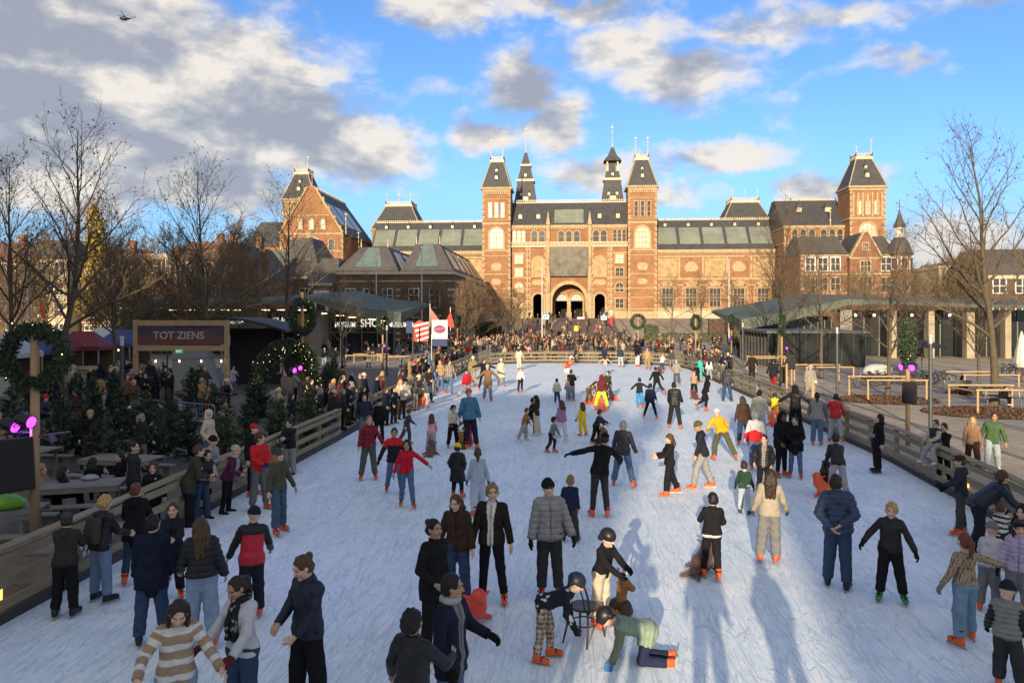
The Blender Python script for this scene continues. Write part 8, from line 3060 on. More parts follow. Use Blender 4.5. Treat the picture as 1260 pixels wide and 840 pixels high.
 A(879, 489, 566, 1.68, 205, 'person in a bright amber jacket and olive trousers bending forward while skating', dict(lean=46, L=(20, 8, 30), Rr=(-26, 14, 10, 10, 1), aL=(40, 30, 70), aR=(60, 30, 60)), ('jacket', 'amber'), ('reg', (.075, .085, .05)), None, ('beanie', 'white'))
 A(940, 537, 612, None, 2, 'boy in a black padded jacket with sunglasses behind the woman in beige', 'pk', ('puffer+open', 'black', 'stone'), ('slim', 'black'), ('short', 'dhair'))
 A(961, 506, 586, None, 34, 'person in a black hooded jacket standing next to the boy in a black coat', dict(lean=8, aL=(16, 12, 50, 30), aR=(16, 12, 50, 30)), ('jacket+hd+mid', 'black'), ('slim', 'black'), None, ('hood', 'black'), skin='darkskin')
 A(979, 513, 588, None, -4, 'boy in a black coat with hands together, blue jeans and orange skates', dict(aL=(20, 8, 56, 50), aR=(20, 8, 56, 50)), ('coat+mid', 'black'), ('slim', 'denim'), ('short', 'bkhair'), gl='navy')
 A(932, 507, 579, None, 176, 'grey haired child in a red and white jacket and jeans seen from behind', 'st2', ('jacket+chev', 'red', (.55, .54, .55)), ('reg', 'denim'), ('curly', 'ghair'))
 A(1031, 534, 612, None, 196, 'man in a black jacket and light grey trousers bending over an orange skating aid', dict(lean=32, L=(8, 8, 12), Rr=(0, 8, 8), aL=(46, 6, 16), aR=(50, 8, 16)), ('jacket+nyl', 'black'), ('reg', (.36, .35, .37)), ('short', 'dhair'), gl='black')
 A(1013, 560, 606, None, 150, 'small child in a dark suit on the orange aid before the bending man', 'aid', ('suit', 'dbrown'), ('reg', 'dbrown'), None, ('beanie', 'brown'))
 A(1029, 485, 545, None, 190, 'young man in a shiny red jacket and light jeans pulling a girl by the hand', dict(aL=(14, 34, 20), aR=(14, 24, 24), L=(6, 8, 8), Rr=(-8, 8, 10)), ('jacket+nyl', 'red'), ('reg', 'pdenim'), ('short', 'bkhair'))
 A(1005, 483, 548, None, 176, 'girl in a grey padded vest held by the hand of the young man in red', dict(aL=(20, 10, 30), aR=(14, 24, 20)), ('vest+sleeves', 'stone', (.10, .14, .18)), ('reg', 'denim'), ('pony', 'bkhair'), **F1)
 A(1080, 510, 582, None, -78, 'woman in black with a pale blue belt bag leaning back on the right fence', dict(lean=-8, aL=(-22, 12, 20), aR=(-30, 16, 20)), ('coat+mid', 'black'), ('wide', 'black'), ('bob', 'bkhair'), shoes=HOK, bag=('belt', (.18, .26, .30)), **F1)
 A(1150, 535, 588, 1.25, -35, 'small child in a dark vest with grey trousers sitting on top of the right fence', dict(L=(62, 10, 50), Rr=(62, 10, 54), aL=(30, 10, 40, 20), aR=(30, 10, 40, 20), sit=1.17), ('vest+sleeves', 'ink', 'beige'), ('reg', 'lgrey'), ('short', 'bhair'), shoes=SHW, z=0, at=(9.5, 20.4))
 A(1143, 533, 598, 1.62, -30, 'dark haired adult in black holding the child who sits on the fence', 'fw', ('jacket', 'black'), ('slim', 'black'), ('short', 'bkhair'), shoes=SHB, z=0, at=(9.95, 20.9))
 A(1197, 511, 578, None, 2, 'blond woman in a camel jumper and brown trousers walking on the square', 'wk', ('sweater', (.30, .19, .115)), ('reg', (.055, .03, .025)), ('long', 'blond'), shoes=('shoe', 'dbrown'), z=0, **F1)
 A(1221, 504, 579, None, 0, 'man in a green jacket and pale jeans walking hand in hand on the square', 'wk2', ('jacket', (.065, .115, .055)), ('reg', 'pdenim'), ('short', 'dhair'), skin='tanskin', shoes=SHW, z=0)
 A(319, 533, 627, None, 26, 'curly haired young man in a bright red sweater and grey trousers', dict(aL=(26, 10, 66, 55), aR=(26, 10, 66, 55), L=(2, 6, 4), Rr=(0, 6, 4), hy=.6), ('sweater', 'red'), ('reg', (.13, .13, .135)), ('curly', 'bhair'), gl=(.03, .05, .17))
 A(310, 522, 610, None, 60, 'person in black with a bright red cap standing behind the young man in red', 'st', ('jacket', 'black'), ('slim', 'black'), ('short', 'dhair'), ('cap', 'red'))
 A(343, 553, 656, None, 32, 'woman with long blond hair, grey beanie, olive jacket and flared jeans', dict(aL=(0, 22, 20), aR=(8, 14, 20), L=(-8, 4, 10), Rr=(14, 4, 12), hy=.3), ('jacket', (.075, .075, .05)), ('flare', (.06, .10, .15)), ('long', 'dblond'), ('beanie', 'dgrey'), **F1)
 A(309, 625, 762, None, 184, 'child with a black beanie and a red jacket with black shoulders seen from behind', dict(aL=(10, 15, 20), aR=(18, 16, 34), L=(4, 4, 5), Rr=(0, 4, 4)), ('jacket+yoke+inv+nyl', 'black', (.5, .02, .035)), ('reg', 'ink'), None, ('beanie', 'ink'))
 A(248, 640, None, 1.72, 180, 'woman with long brown hair in a short black puffer jacket and light jeans', dict(aL=(6, 20, 26), aR=(8, 18, 30)), ('puffer+crop', 'black'), ('wide', 'ldenim'), ('long', 'bhair'), fat=1.03, **F1)
 A(187, 634, 792, None, 172, 'man in a long navy coat and blue jeans standing with his back to the camera', dict(aL=(4, 10, 12), aR=(4, 10, 12), hy=-.5), ('coat+mid', 'dnavy'), ('reg', 'ddenim'), ('short', 'bkhair'), shoes=HOK)
 A(212, 622, 735, None, -6, 'girl in a dark jacket with long brown hair facing the camera by the left fence', 'fw', ('jacket', 'ink'), ('reg', 'black'), ('long', 'bhair'), **F1)
 A(166, 597, 719, None, 168, 'woman with reddish hair in a hooded black coat at the left fence', 'ln', ('coat+hd+mid', 'black'), ('slim', 'ddenim'), ('bun', 'redhair'), pp=dict(lean=8), **F1)
 A(124, 612, 741, None, 128, 'curly blond boy with an olive backpack, black jacket and jeans at the left fence', dict(lean=8, aL=(50, 8, 48), aR=(40, 8, 50), hp=10, hy=.3), ('jacket+nyl', 'black'), ('reg', (.15, .22, .33)), ('curly', 'blond'), bag=('backpack', (.05, .05, .035)), shoes=HOK)
 A(79, 636, 760, None, 158, 'boy in a dark olive jacket and cap leaning on the near left fence', dict(lean=14, aL=(54, 10, 70, 30), aR=(54, 10, 70, 30), hy=.4), ('jacket+hd', (.032, .032, .026)), ('reg', 'black'), ('short', 'dhair'), ('cap', 'dgrey'), shoes=HOK)
 A(453, 512, 590, None, 0, 'girl in a dark red checked shirt and grey green trousers with long fair hair', dict(aL=(6, 26, 20), aR=(4, 14, 14), L=(0, 7, 3), Rr=(0, 7, 3)), ('fleece+plaid', 'dred', 'maroon'), ('reg', (.09, .095, .085)), ('long', 'dblond'), **F1)
 A(485, 526, 607, None, 6, 'man in a black and red jacket with jeans skating behind the woman in red fleece', dict(L=(10, 5, 14), Rr=(-8, 5, 18), aL=(4, 14, 14), aR=(4, 22, 14)), ('jacket+yoke', 'ink', 'red'), ('slim', 'denim'), ('short', 'dhair'), gl='black', skin='tanskin')
 A(501, 542, 624, None, 4, 'woman in a bright red fleece and jeans skating towards the camera with arms out', dict(L=(4, 4, 8), Rr=(-4, 5, 14), aL=(10, 48, 14), aR=(0, 18, 16)), ('fleece', (.52, .015, .03)), ('slim', 'denim'), ('long', 'bkhair'), gl='lgrey', skin='tanskin', **F1)
 A(497, 504, 547, None, 70, 'child in a dark grey jacket behind the man in black and red', 'sk', ('jacket', 'dgrey'), ('reg', 'dgrey'), ('short', 'bhair'))
 A(530, 510, 558, None, 172, 'small girl in a pink and white top and grey skirt sitting on a brown aid', 'aid', ('sweater', 'pink'), ('reg', 'lgrey'), ('bob', 'bhair'), **F1)
 A(557, 500, 551, None, 14, 'boy in a cream sweater and black trousers holding a brown reindeer', dict(aL=(36, 6, 26, 20), aR=(30, 8, 30), L=(4, 7, 8), Rr=(-2, 7, 6)), ('sweater', 'cream'), ('reg', 'black'), ('curly', 'dhair'), gl='brown')
 A(580, 505, 549, None, -60, 'small girl in a pink patterned jacket and magenta trousers beside the reindeer', 'aid', ('jacket+print', 'pink', 'white'), ('reg', 'hotpink'), ('bob', 'dhair'), **F1)
 A(580, 478, 552, None, 178, 'man in a blue padded jacket and orange red beanie with his back turned', 'st2', ('puffer', (.05, .17, .27)), ('reg', 'ink'), None, ('beanie', (.75, .09, .03)))
 A(563, 548, 613, None, 160, 'person in a long black padded coat and bright yellow beanie', 'pk', ('puffer+long+hd', 'black'), ('slim', 'black'), ('short', 'dhair'), ('beanie', 'yellow'))
 A(589, 554, 636, None, 192, 'girl in a pale blue sweater and pale blue trousers skating away', dict(L=(-6, 5, 10), Rr=(8, 5, 10), aL=(4, 16, 16), aR=(6, 14, 14)), ('sweater', (.36, .42, .52)), ('wide', (.40, .47, .56)), ('pony', 'bhair'), gl='dgrey', **F1)
 A(577, 454, 492, None, 30, 'person in a red jacket and white trousers holding hands with a woman in brown', dict(L=(0, 8, 4), Rr=(-22, 14, 20, 10, 1), aL=(4, 30, 12), aR=(0, 14, 14)), ('jacket', 'red'), ('reg', 'white'), None, ('beanie', 'black'))
 A(600, 448, 493, None, 0, 'woman in a brown coat and flared jeans skating with both arms held out', 'sp', ('coat+mid', (.20, .12, .065)), ('flare', 'ldenim'), ('long', 'dhair'), ('beanie', 'beige'), **F1)
 A(595, 441, 480, None, 10, 'person in black with arms spread wide just behind the woman in the brown coat', 'spw', ('jacket', 'black'), ('slim', 'black'), ('bob', 'bhair'))
 A(581, 438, 476, None, 6, 'person in a khaki jacket and white beanie near the left fence end', 'st2', ('jacket', (.22, .19, .10)), ('reg', 'stone'), None, ('beanie', 'white'))
 A(617, 441, 475, None, 8, 'woman in a long white coat and white beanie near the far left of the ice', 'wk', ('coat+long', 'cream'), ('reg', 'grey'), ('long', 'dhair'), ('beanie', 'white'), **F1)
 A(640, 453, 483, None, -4, 'girl in a white and pink top with black trousers facing the camera', 'st2', ('sweater+hem', 'white', 'pink'), ('slim', 'black'), ('bun', 'bhair'), **F1)
 A(639, 427, 455, None, 150, 'pale figure in cream clothes from head to foot near the far fence', 'st2', ('jacket', 'cream'), ('reg', 'cream'), ('bob', 'dhair'), ('beanie', 'cream'))
 A(642, 503, 543, None, 70, 'small child in a tan sheepskin jacket with white skates', 'sk', ('jacket+hem', (.30, .16, .07), 'cream'), ('reg', 'lgrey'), ('short', 'bhair'), shoes=('skate', 'white'))
 A(650, 489, 534, None, 66, 'person in black leaning forward with long dark hair behind the small child in tan', 'sk', ('jacket', 'ink'), ('slim', 'ddenim'), ('short', 'bkhair'))
 A(662, 488, 536, None, -108, 'woman with long dark hair in a brown top and wide cream trousers', dict(aL=(34, 10, 50), aR=(34, 10, 50)), ('jacket', 'dbrown'), ('wide', 'cream'), ('long', 'bkhair'), shoes=('skate', 'white'), **F1)
 A(677, 514, 557, None, 66, 'small child in a grey sweater and black trousers skating to the right', dict(lean=16, L=(18, 5, 26), Rr=(-6, 6, 20), aL=(30, 16, 22), aR=(22, 16, 22)), ('sweater', (.16, .17, .18)), ('slim', 'ink'), ('curly', 'bkhair'))
 A(691, 494, 544, None, -150, 'girl in a shiny purple jacket and white trousers', dict(aR=(40, 14, 20), L=(10, 5, 8), Rr=(-8, 5, 8)), ('puffer', (.34, .15, .33)), ('reg', 'white'), ('bob', 'bhair'), shoes=('skate', 'white'), **F1)
 A(718, 497, 537, None, -140, 'small child in a bright yellow snow suit', 'st2', ('suit', 'yellow'), ('reg', 'yellow'), ('bob', 'bhair'), gl='black')
 A(732, 504, 546, None, 66, 'child in black leaning on a brown reindeer in the middle of the ice', 'aid', ('suit', 'black'), ('reg', 'black'), ('short', 'bhair'))
 A(686, 467, 497, None, 170, 'child in a white puffer jacket and jeans seen from behind', 'st2', ('puffer', 'cream'), ('reg', 'ddenim'), ('short', 'bkhair'))
 A(703, 455, 494, None, 172, 'adult in black standing close behind a child in pale grey', 'fw', ('jacket', 'black'), ('reg', 'denim'), ('short', 'dhair'))
 A(700, 466, 494, None, 176, 'child in a pale pinkish grey jacket in front of the adult in black', 'st2', ('jacket', (.30, .24, .24)), ('reg', 'ldenim'), ('short', 'bhair'))
 A(740, 460, 503, None, 174, 'person in a maroon coat and neon yellow trousers bending over an orange aid', dict(lean=30, L=(6, 16, 6), Rr=(0, 16, 6), aL=(44, 6, 20), aR=(44, 6, 20)), ('coat', 'maroon'), ('reg', 'neon'), None, ('hood', 'maroon'))
 A(724, 464, 497, None, 60, 'woman in a patterned brown jacket crouching beside a child on an orange aid', 'bend', ('jacket+print', 'brown', 'beige'), ('reg', 'brown'), ('long', 'dhair'), **F1)
 A(750, 455, 492, None, -20, 'person in a dark green jacket sitting behind an orange aid on the far ice', 'aid', ('jacket', 'dolive'), ('reg', 'grey'), ('short', 'bkhair'))
 A(699, 447, 470, None, 190, 'small child in a white jacket with red shoulders on the far ice', 'st2', ('jacket+yoke', 'white', 'red'), ('reg', 'lgrey'), ('short', 'redhair'))
 A(707, 427, 448, None, 110, 'person in black leaning far forward while skating by the far fence', 'push', ('jacket', 'ink'), ('slim', 'ink'), ('short', 'dhair'))
 A(701, 435, 449, None, 100, 'small child in white and orange crouching on an aid by the far fence', 'aid', ('jacket', 'white'), ('reg', 'orange'), ('short', 'redhair'))
 A(651, 424, 444, None, 180, 'child in a pink jacket at the far fence', 'st2', ('jacket', 'pink'), ('reg', 'dgrey'), ('short', 'dhair'))
 A(660, 426, 445, None, 120, 'person in dark green bending down at the far fence beside the child in pink', 'bend', ('jacket', 'dolive'), ('reg', 'black'), ('short', 'dhair'))
 A(745, 437, 462, None, 188, 'woman in a pale beige top and jeans with raised elbows on the far ice', 'sp', ('sweater', 'beige'), ('wide', 'ldenim'), ('bob', 'bkhair'), **F1)
 A(744, 427, 450, None, 176, 'person in a navy jacket and maroon trousers on the far ice', 'st2', ('jacket', 'navy'), ('reg', 'maroon'), ('short', 'dhair'))
 A(764, 426, 452, None, 178, 'person in a dark blue jacket and pale jeans seen from behind on the far ice', 'st2', ('jacket', (.03, .045, .07)), ('reg', 'pdenim'), ('short', 'dhair'))
 A(754, 420, 443, None, 176, 'woman with a rust coloured top and jeans at the far end of the ice', 'st2', ('jacket', 'rust'), ('wide', 'denim'), ('long', 'redhair'), **F1)
 A(784, 419, 451, None, 130, 'tall person in black with white trousers near the far right end of the ice', 'st2', ('coat+mid', 'black'), ('reg', 'white'), ('short', 'dhair'))
 A(797, 428, 455, None, 176, 'woman in a tan jacket and tan trousers with a pink hat on the far ice', 'st2', ('jacket', 'tan'), ('wide', 'camel'), None, ('beanie', 'hotpink'), **F1)
 A(814, 435, 458, None, 160, 'child in white leaning on a brown aid near the right side of the far ice', 'aid', ('jacket', 'white'), ('reg', 'ddenim'), ('short', 'blond'))
 A(827, 430, 455, None, 178, 'child in dark grey with a bright red hat on the far right of the ice', 'st2', ('jacket', 'dgrey'), ('reg', 'grey'), None, ('beanie', 'red'))
 A(833, 443, 475, None, 182, 'person in a pale beige jacket and grey green trousers seen from behind', 'st2', ('jacket', 'stone'), ('reg', (.075, .08, .07)), ('thin', 'beige'))
 A(804, 451, 488, None, 206, 'person in a bulky black jacket leaning forward, one foot pushing off', 'push', ('jacket', 'black'), ('slim', 'ink'), ('short', 'bkhair'))
 A(787, 466, 502, None, 172, 'child in a dark jacket and bright blue trousers with arms held out', 'sp', ('jacket', 'ink'), ('reg', (.03, .28, .55)), ('short', 'bkhair'))
 A(800, 472, 516, None, 172, 'person in a navy coat with feet wide apart and orange skates', dict(L=(4, 16, 4), Rr=(0, 16, 4), aL=(10, 10, 20), aR=(10, 10, 20)), ('coat', 'navy'), ('slim', 'black'), ('short', 'bkhair'))
 A(830, 470, 527, None, 174, 'young man in a shiny black padded jacket and black trousers on the right half', dict(L=(2, 8, 4), Rr=(0, 8, 4), aL=(10, 12, 30), aR=(10, 12, 30)), ('puffer', 'black'), ('reg', (.02, .022, .02)), ('short', 'bkhair'))
 A(868, 466, 506, 1.66, 120, 'person in a long black coat bending forward next to the amber jacket', 'push', ('coat+long', 'black'), ('slim', 'black'), None, ('hood', 'black'))
 A(854, 457, 488, None, 178, 'child in a tan jacket with a hot pink beanie riding a brown aid', 'aid', ('jacket', 'tan'), ('reg', 'black'), None, ('beanie', 'hotpink'))
 A(895, 450, 494, None, 176, 'man in a dark padded jacket and blue jeans near the right fence', 'st2', ('puffer', (.03, .032, .045)), ('reg', 'ddenim'), ('short', 'bkhair'), shoes=HOK)
 A(861, 440, 470, None, 150, 'person in a turquoise jacket near the right fence', 'st2', ('jacket', 'teal'), ('reg', 'teal'), ('short', 'dhair'))
 A(873, 441, 468, None, 176, 'woman in a white top with long dark hair and jeans near the right fence', 'st2', ('sweater', 'white'), ('reg', 'ldenim'), ('long', 'dhair'), **F1)
 A(858, 448, 472, None, 190, 'small child in black between the turquoise jacket and the tan child', 'st2', ('jacket', 'black'), ('reg', 'black'), ('short', 'bkhair'))
 A(915, 488, 548, None, 178, 'woman with long wavy brown hair in a brown jacket and dark jeans', 'st2', ('jacket', (.075, .04, .03)), ('reg', (.035, .05, .09)), ('long', 'bhair'), gl='dgrey', **F1)
 A(936, 480, 541, None, 172, 'person in a white jacket and pale jeans with dark short hair', 'st2', ('jacket', 'cream'), ('reg', 'pdenim'), ('short', 'bkhair'))
 A(953, 484, 521, None, 176, 'small child in a yellow jacket riding an orange aid by the right fence', 'aid', ('jacket', 'yellow'), ('reg', 'orange'), ('short', 'dhair'))
 A(979, 474, 533, None, 178, 'large person in black with both arms held out by the right fence', 'sp', ('jacket+nyl', 'black'), ('reg', 'black'), None, ('hood', 'black'), fat=1.1)
 B1 = dict(z=0)
 A(996, 447, 492, None, 20, 'person in a long beige coat with pink hat and white bag on the square', 'wk', ('coat+long', 'stone'), ('slim', 'stone'), None, ('beanie', 'pink'), shoes=SHB, bag=('bagL', 'white'), **B1)
 A(951, 440, 479, None, 172, 'person in a dark coat and red trousers walking beside the right fence', 'wk', ('coat+mid', 'ink'), ('reg', (.3, .03, .02)), ('short', 'dhair'), shoes=SHB, **B1)
 A(963, 445, 481, None, 160, 'person in a dark olive coat walking next to the red trousers', 'wk2', ('coat+long', 'dolive'), ('slim', 'black'), ('short', 'dhair'), shoes=SHB, **B1)
 A(925, 433, 468, None, 176, 'man in a dark coat walking away on the paving by the glass kiosk', 'wk', ('coat+mid', (.025, .02, .02)), ('reg', 'ink'), ('short', 'bhair'), shoes=SHB, **B1)
 A(931, 419, 442, None, 100, 'person in a tan coat by the dark kiosk wall', 'st2', ('coat+mid', 'camel'), ('reg', 'black'), ('short', 'bkhair'), shoes=SHB, **B1)
 A(936, 420, 443, None, -60, 'person in a cream coat by the dark kiosk wall', 'st2', ('coat+mid', 'beige'), ('reg', 'dgrey'), ('short', 'bkhair'), shoes=SHB, **B1)
 A(1182, 458, 486, 1.25, 60, 'person in black sitting on the left park bench of the square', dict(PO['sit'], lean=14), ('jacket', 'black'), ('slim', 'black'), ('bob', 'bkhair'), shoes=SHB, **B1)
 A(1233, 466, 500, 1.25, 70, 'person in black with white shoes sitting on the right park bench', dict(PO['sit'], lean=24), ('jacket', 'black'), ('slim', 'black'), ('short', 'bkhair'), shoes=SHW, **B1)
 A(163, 561, 645, 1.78, 75, 'bald man in a black jacket behind the left fence', 'st2', ('jacket+hd', 'char'), ('reg', 'black'), ('thin', 'dhair'), shoes=SHB, **B1)
 A(186, 570, 655, None, -12, 'curly haired woman in a black coat with a white bag behind the left fence', 'st2', ('coat+mid', 'black'), ('slim', 'black'), ('big', 'bhair'), shoes=SHB, bag=('bagR', 'white'), fem=1, **B1)
 A(233, 545, 648, None, 84, 'man in an olive coat leaning on the left fence', 'ln', ('coat+mid', (.05, .05, .032)), ('slim', 'black'), ('short', 'bhair'), shoes=SHB, **B1)
 A(247, 551, 640, None, 40, 'woman in a black jacket with pale sleeves leaning on the left fence', 'ln', ('vest+sleeves', 'black', 'beige'), ('reg', 'ddenim'), ('bob', 'dhair'), shoes=SHB, fem=1, **B1)
 A(252, 534, 625, None, 55, 'person in a pale grey jacket and dark beanie at the left fence', 'ln', ('jacket', (.33, .32, .30)), ('reg', 'black'), None, ('beanie', 'black'), shoes=SHB, **B1)
 A(277, 547, 632, None, 70, 'woman in a plum coat, white scarf and cream beanie with her arms on the fence', 'ln', ('coat', 'plum'), ('slim', 'black'), None, ('beanie', 'beige'), shoes=SHB, scarf=('lgrey', 'ends'), fem=1, **B1)
 A(357, 516, 584, None, -30, 'man in a dark coat and pale trousers in the gap of the left fence', 'fw', ('coat', 'ink'), ('reg', 'stone'), ('short', 'dhair'), shoes=SHB, **B1)
 A(448, 484, 548, None, 8, 'man in a dark blue jacket and jeans on the ice near the left fence', 'pk', ('jacket', (.025, .03, .05)), ('reg', 'denim'), ('short', 'dhair'))
 A(466, 492, 546, None, 6, 'boy in a black coat and cap beside the man in the dark blue jacket', 'st', ('coat', 'black'), ('slim', 'black'), None, ('cap', 'black'))
 A(541, 443, 482, None, 0, 'person in an orange tan top and flared jeans on the ice at the left fence', 'st2', ('sweater', 'tan'), ('flare', 'denim'), ('long', 'dblond'), **F1)
 A(552, 443, 484, None, 4, 'person in a checked shirt jacket and jeans on the ice at the left fence', 'st2', ('jacket+plaid', (.08, .07, .06), 'beige'), ('reg', 'denim'), ('short', 'dhair'))
 A(527, 452, 496, None, 30, 'person in a dark jacket standing behind the child in cream at the left fence', 'fw', ('jacket', (.035, .02, .02)), ('reg', 'ddenim'), ('short', 'dhair'))
 A(523, 471, 502, None, 140, 'small child in a cream suit beside an orange seal at the left fence', 'st2', ('suit', 'cream'), ('reg', 'cream'), None, ('hood', 'cream'))
 for (px, top_, h, hd, lab, tp, hr, ht) in ((52, 562, 1.3, 60, 'person in a beige hood with a pink bag sitting by the firs on the left', ('coat', 'camel'), None, ('hood', 'camel')), (78, 563, 1.3, 100, 'person in a navy coat sitting with back turned at the shaded picnic table', ('jacket', 'dnavy'), ('bob', 'dhair'), None),
           (114, 555, 1.3, 165, 'person in a black hooded coat sitting with back turned at the picnic table', ('jacket+hd', 'black'), None, ('hood', 'char')), (148, 548, 1.3, -60, 'woman in black sitting at the far end of the shaded picnic table', ('jacket', 'black'), ('long', 'bkhair'), None),
           (99, 487, 1.3, 178, 'person in a white hooded jacket sitting with back turned among the market crowd', ('hoodie', (.45, .47, .52)), ('short', 'bhair'), None), (222, 492, 1.28, 176, 'person in an olive coat and bright blue beanie sitting by the barrier', ('coat', 'dolive'), None, ('beanie', (.02, .38, .62))),
           (160, 494, 1.3, 30, 'person in a dark coat and white beanie sitting in front of the barrier', ('coat', 'ink'), None, ('beanie', 'white')), (179, 500, 1.28, -30, 'person in a white jacket sitting among dark coats left of the barrier', ('jacket', 'lgrey'), ('short', 'dhair'), None)):
  A(px, top_, None, h, hd, lab, 'sit', tp, ('slim', 'black'), hr, ht, shoes=SHB, fem=int('woman' in lab), **B1)
 A(259, 476, 526, None, 40, 'person in a cream jacket and hat with a bag standing by the fir trees', 'fw', ('jacket', 'beige'), ('reg', 'denim'), None, ('beanie', 'cream'), shoes=SHW, **B1)
 A(276, 487, 540, None, 120, 'woman in a camel coat with dark bobbed hair beside the cream jacket', 'st2', ('coat', 'camel'), ('slim', 'black'), ('bob', 'dhair'), shoes=SHB, fem=1, **B1)
 for (px, ty, lab, c, hr) in ((179, 458, 'man in a long black coat at the left inside the exit portal', 'black', 'short'), (191, 457, 'woman in a long black coat in the middle of the exit portal', 'ink', 'long'), (204, 451, 'man in a dark navy jacket at the right inside the exit portal', 'dnavy', 'short')):
  A(px, ty, None, 1.7 if hr == 'long' else 1.78, 2, lab, 'fw', ('coat+mid', c), ('reg', 'stone' if ty == 451 else 'black'), (hr, 'bkhair'), shoes=SHB, **B1)
 A(155, 460, None, 1.78, 30, 'man in a rust brown jacket left of the exit portal post', 'pk', ('jacket', (.17, .075, .025)), ('reg', 'black'), ('short', 'dhair'), shoes=SHB, **B1)
 A(128, 476, None, 1.75, 6, 'person in an open dark coat and flat cap in the market crowd', 'pk', ('coat+mid+open', 'black', 'stone'), ('reg', 'black'), None, ('cap', 'brown'), shoes=SHB, **B1)
 A(334, 480, None, 1.72, 95, 'woman in a grey padded coat under the garland arch by the loudspeaker', 'fw', ('puffer+mid', 'dgrey'), ('slim', 'black'), ('short', 'ghair'), shoes=SHB, **B1)
 for (px, lab, c) in ((399, 'person in a dark jacket and pale jeans before the shop pillar', 'black'), (413, 'person in a grey jacket and pale trousers in front of the shop pillar', 'grey')):
  A(px, 427, 452, None, 2, lab, 'ph', ('jacket', c), ('reg', 'pdenim'), ('short', 'bkhair'), shoes=SHW, **B1)
build_people()
# ------------------------------------------------------------------ the onlookers: a pool of figures in many colours
POOL = []
def build_pool():
 specs = [('fw', ('jacket', (1, 1, 1)), ('slim', 'black'), ('short', 'dhair'), None, 0), ('pk', ('coat+mid', (1, 1, 1)), ('reg', 'black'), ('long', 'bhair'), None, 1), ('ln', ('puffer', (1, 1, 1)), ('slim', 'black'), ('short', 'bhair'), ('beanie', 'black'), 0), ('st2', ('jacket+hd', (1, 1, 1)), ('reg', 'black'), ('curly', 'dhair'), None, 0),
    ('ph', ('coat', (1, 1, 1)), ('slim', 'black'), ('pony', 'bhair'), None, 1), ('st', ('coat+long', (1, 1, 1)), ('slim', 'black'), ('short', 'ghair'), ('beanie', 'grey'), 0), ('ln', ('jacket', (1, 1, 1)), ('reg', 'black'), ('long', 'blond'), None, 1), ('pk', ('hoodie', (1, 1, 1)), ('reg', 'black'), None, ('hood', 'black'), 0)]
 for i, (ps, tp, lg, hr, ht, fm) in enumerate(specs):
  r, g = person((0, 0), 0, 'x', 1.66 if fm else 1.76, PO[ps], tp, lg, hr, ht, 'fair', SHB, None, .026, fem=fm)
  POOL.append((r, fm, hr, ht, tp[0].split('+')[0]))
GARM = dict(jacket='jacket', coat='coat', puffer='padded jacket', hoodie='hooded top')
DARK = [('black', 'black', 9), ('ink', 'black', 5), ('dnavy', 'navy', 5), ('char', 'dark grey', 5), ('dgrey', 'grey', 3), ('dolive', 'dark olive', 3), ('dbrown', 'dark brown', 3), ('brown', 'brown', 2), ('maroon', 'maroon', 2), ('camel', 'camel', 2), ('beige', 'beige', 2), ('lgrey', 'light grey', 1), ('red', 'red', .6), ('cream', 'cream', 1), ('denim', 'denim blue', 1), ('pink', 'pink', .5), ('rust', 'rust', .6), ('olive', 'olive', 1)]
HAIRN = dict(dhair='dark', bhair='brown', blond='fair', ghair='grey', bkhair='black')
used_first = set()
def onlooker(rnd, p, heading, where, group, pool=None, lum=0):
 i = rnd.choice(pool if pool is not None else range(len(POOL)))
 src, fm, hr, ht, gm = POOL[i]
 if i in used_first:
  r = copy_tree(src)
 else:
  r = src
  used_first.add(i)
 c = rnd.choices(DARK, [d[2] if k < 7 else d[2] * (1 + lum) for k, d in enumerate(DARK)])[0]
 hc = rnd.choice(list(HAIRN))
 lc = rnd.choice(['black', 'black', 'ink', 'ddenim', 'denim', 'grey', 'stone', 'dbrown'])
 hatc = rnd.choice([('black', 'black'), ('dgrey', 'grey'), ('red', 'red'), ('cream', 'cream'), ('navy', 'navy'), ('maroon', 'maroon')])
 for ch in r.children:
  n = ch.name.split('.')[0]
  if n in ('jacket', 'coat', 'puffer_jacket', 'hoodie'):
   ch.color = (*colr(c[0]), 1)
  elif n == 'trousers':
   ch.color = (*colr(lc), 1)
  elif n == 'hair':
   ch.color = (*colr(hc), 1)
  elif n in ('beanie', 'hood'):
   ch.color = (*colr(hatc[0] if n == 'beanie' else c[0]), 1)
 r.color = (*colr(rnd.choice(['fair', 'pale', 'fair', 'tanskin'])), 1)
 s = rnd.uniform(.93, 1.05)
 r.location = (p[0], p[1], p[2] if len(p) > 2 else 0)
 r.scale = (s, s, s)
 r.rotation_euler = (0, 0, R(heading + rnd.uniform(-22, 22)))
 r['label'] = '%s in %s %s, %s, %s' % ('woman' if fm else 'person', c[1], GARM[gm], (hatc[1] + ' beanie' if ht and ht[0] == 'beanie' else 'hood up' if ht else HAIRN[hc] + ' hair'), where)
 r['category'] = 'person'
 r['group'] = group
 return r
def free_spots(rnd, n, gen, mind, taken):
 out = []
 for _ in range(n * 30):
  p = gen()
  if all((p[0] - q[0]) ** 2 + (p[1] - q[1]) ** 2 > mind * mind for q in taken):
   taken.append(p)
   out.append(p)
   if len(out) == n:
    break
 return out
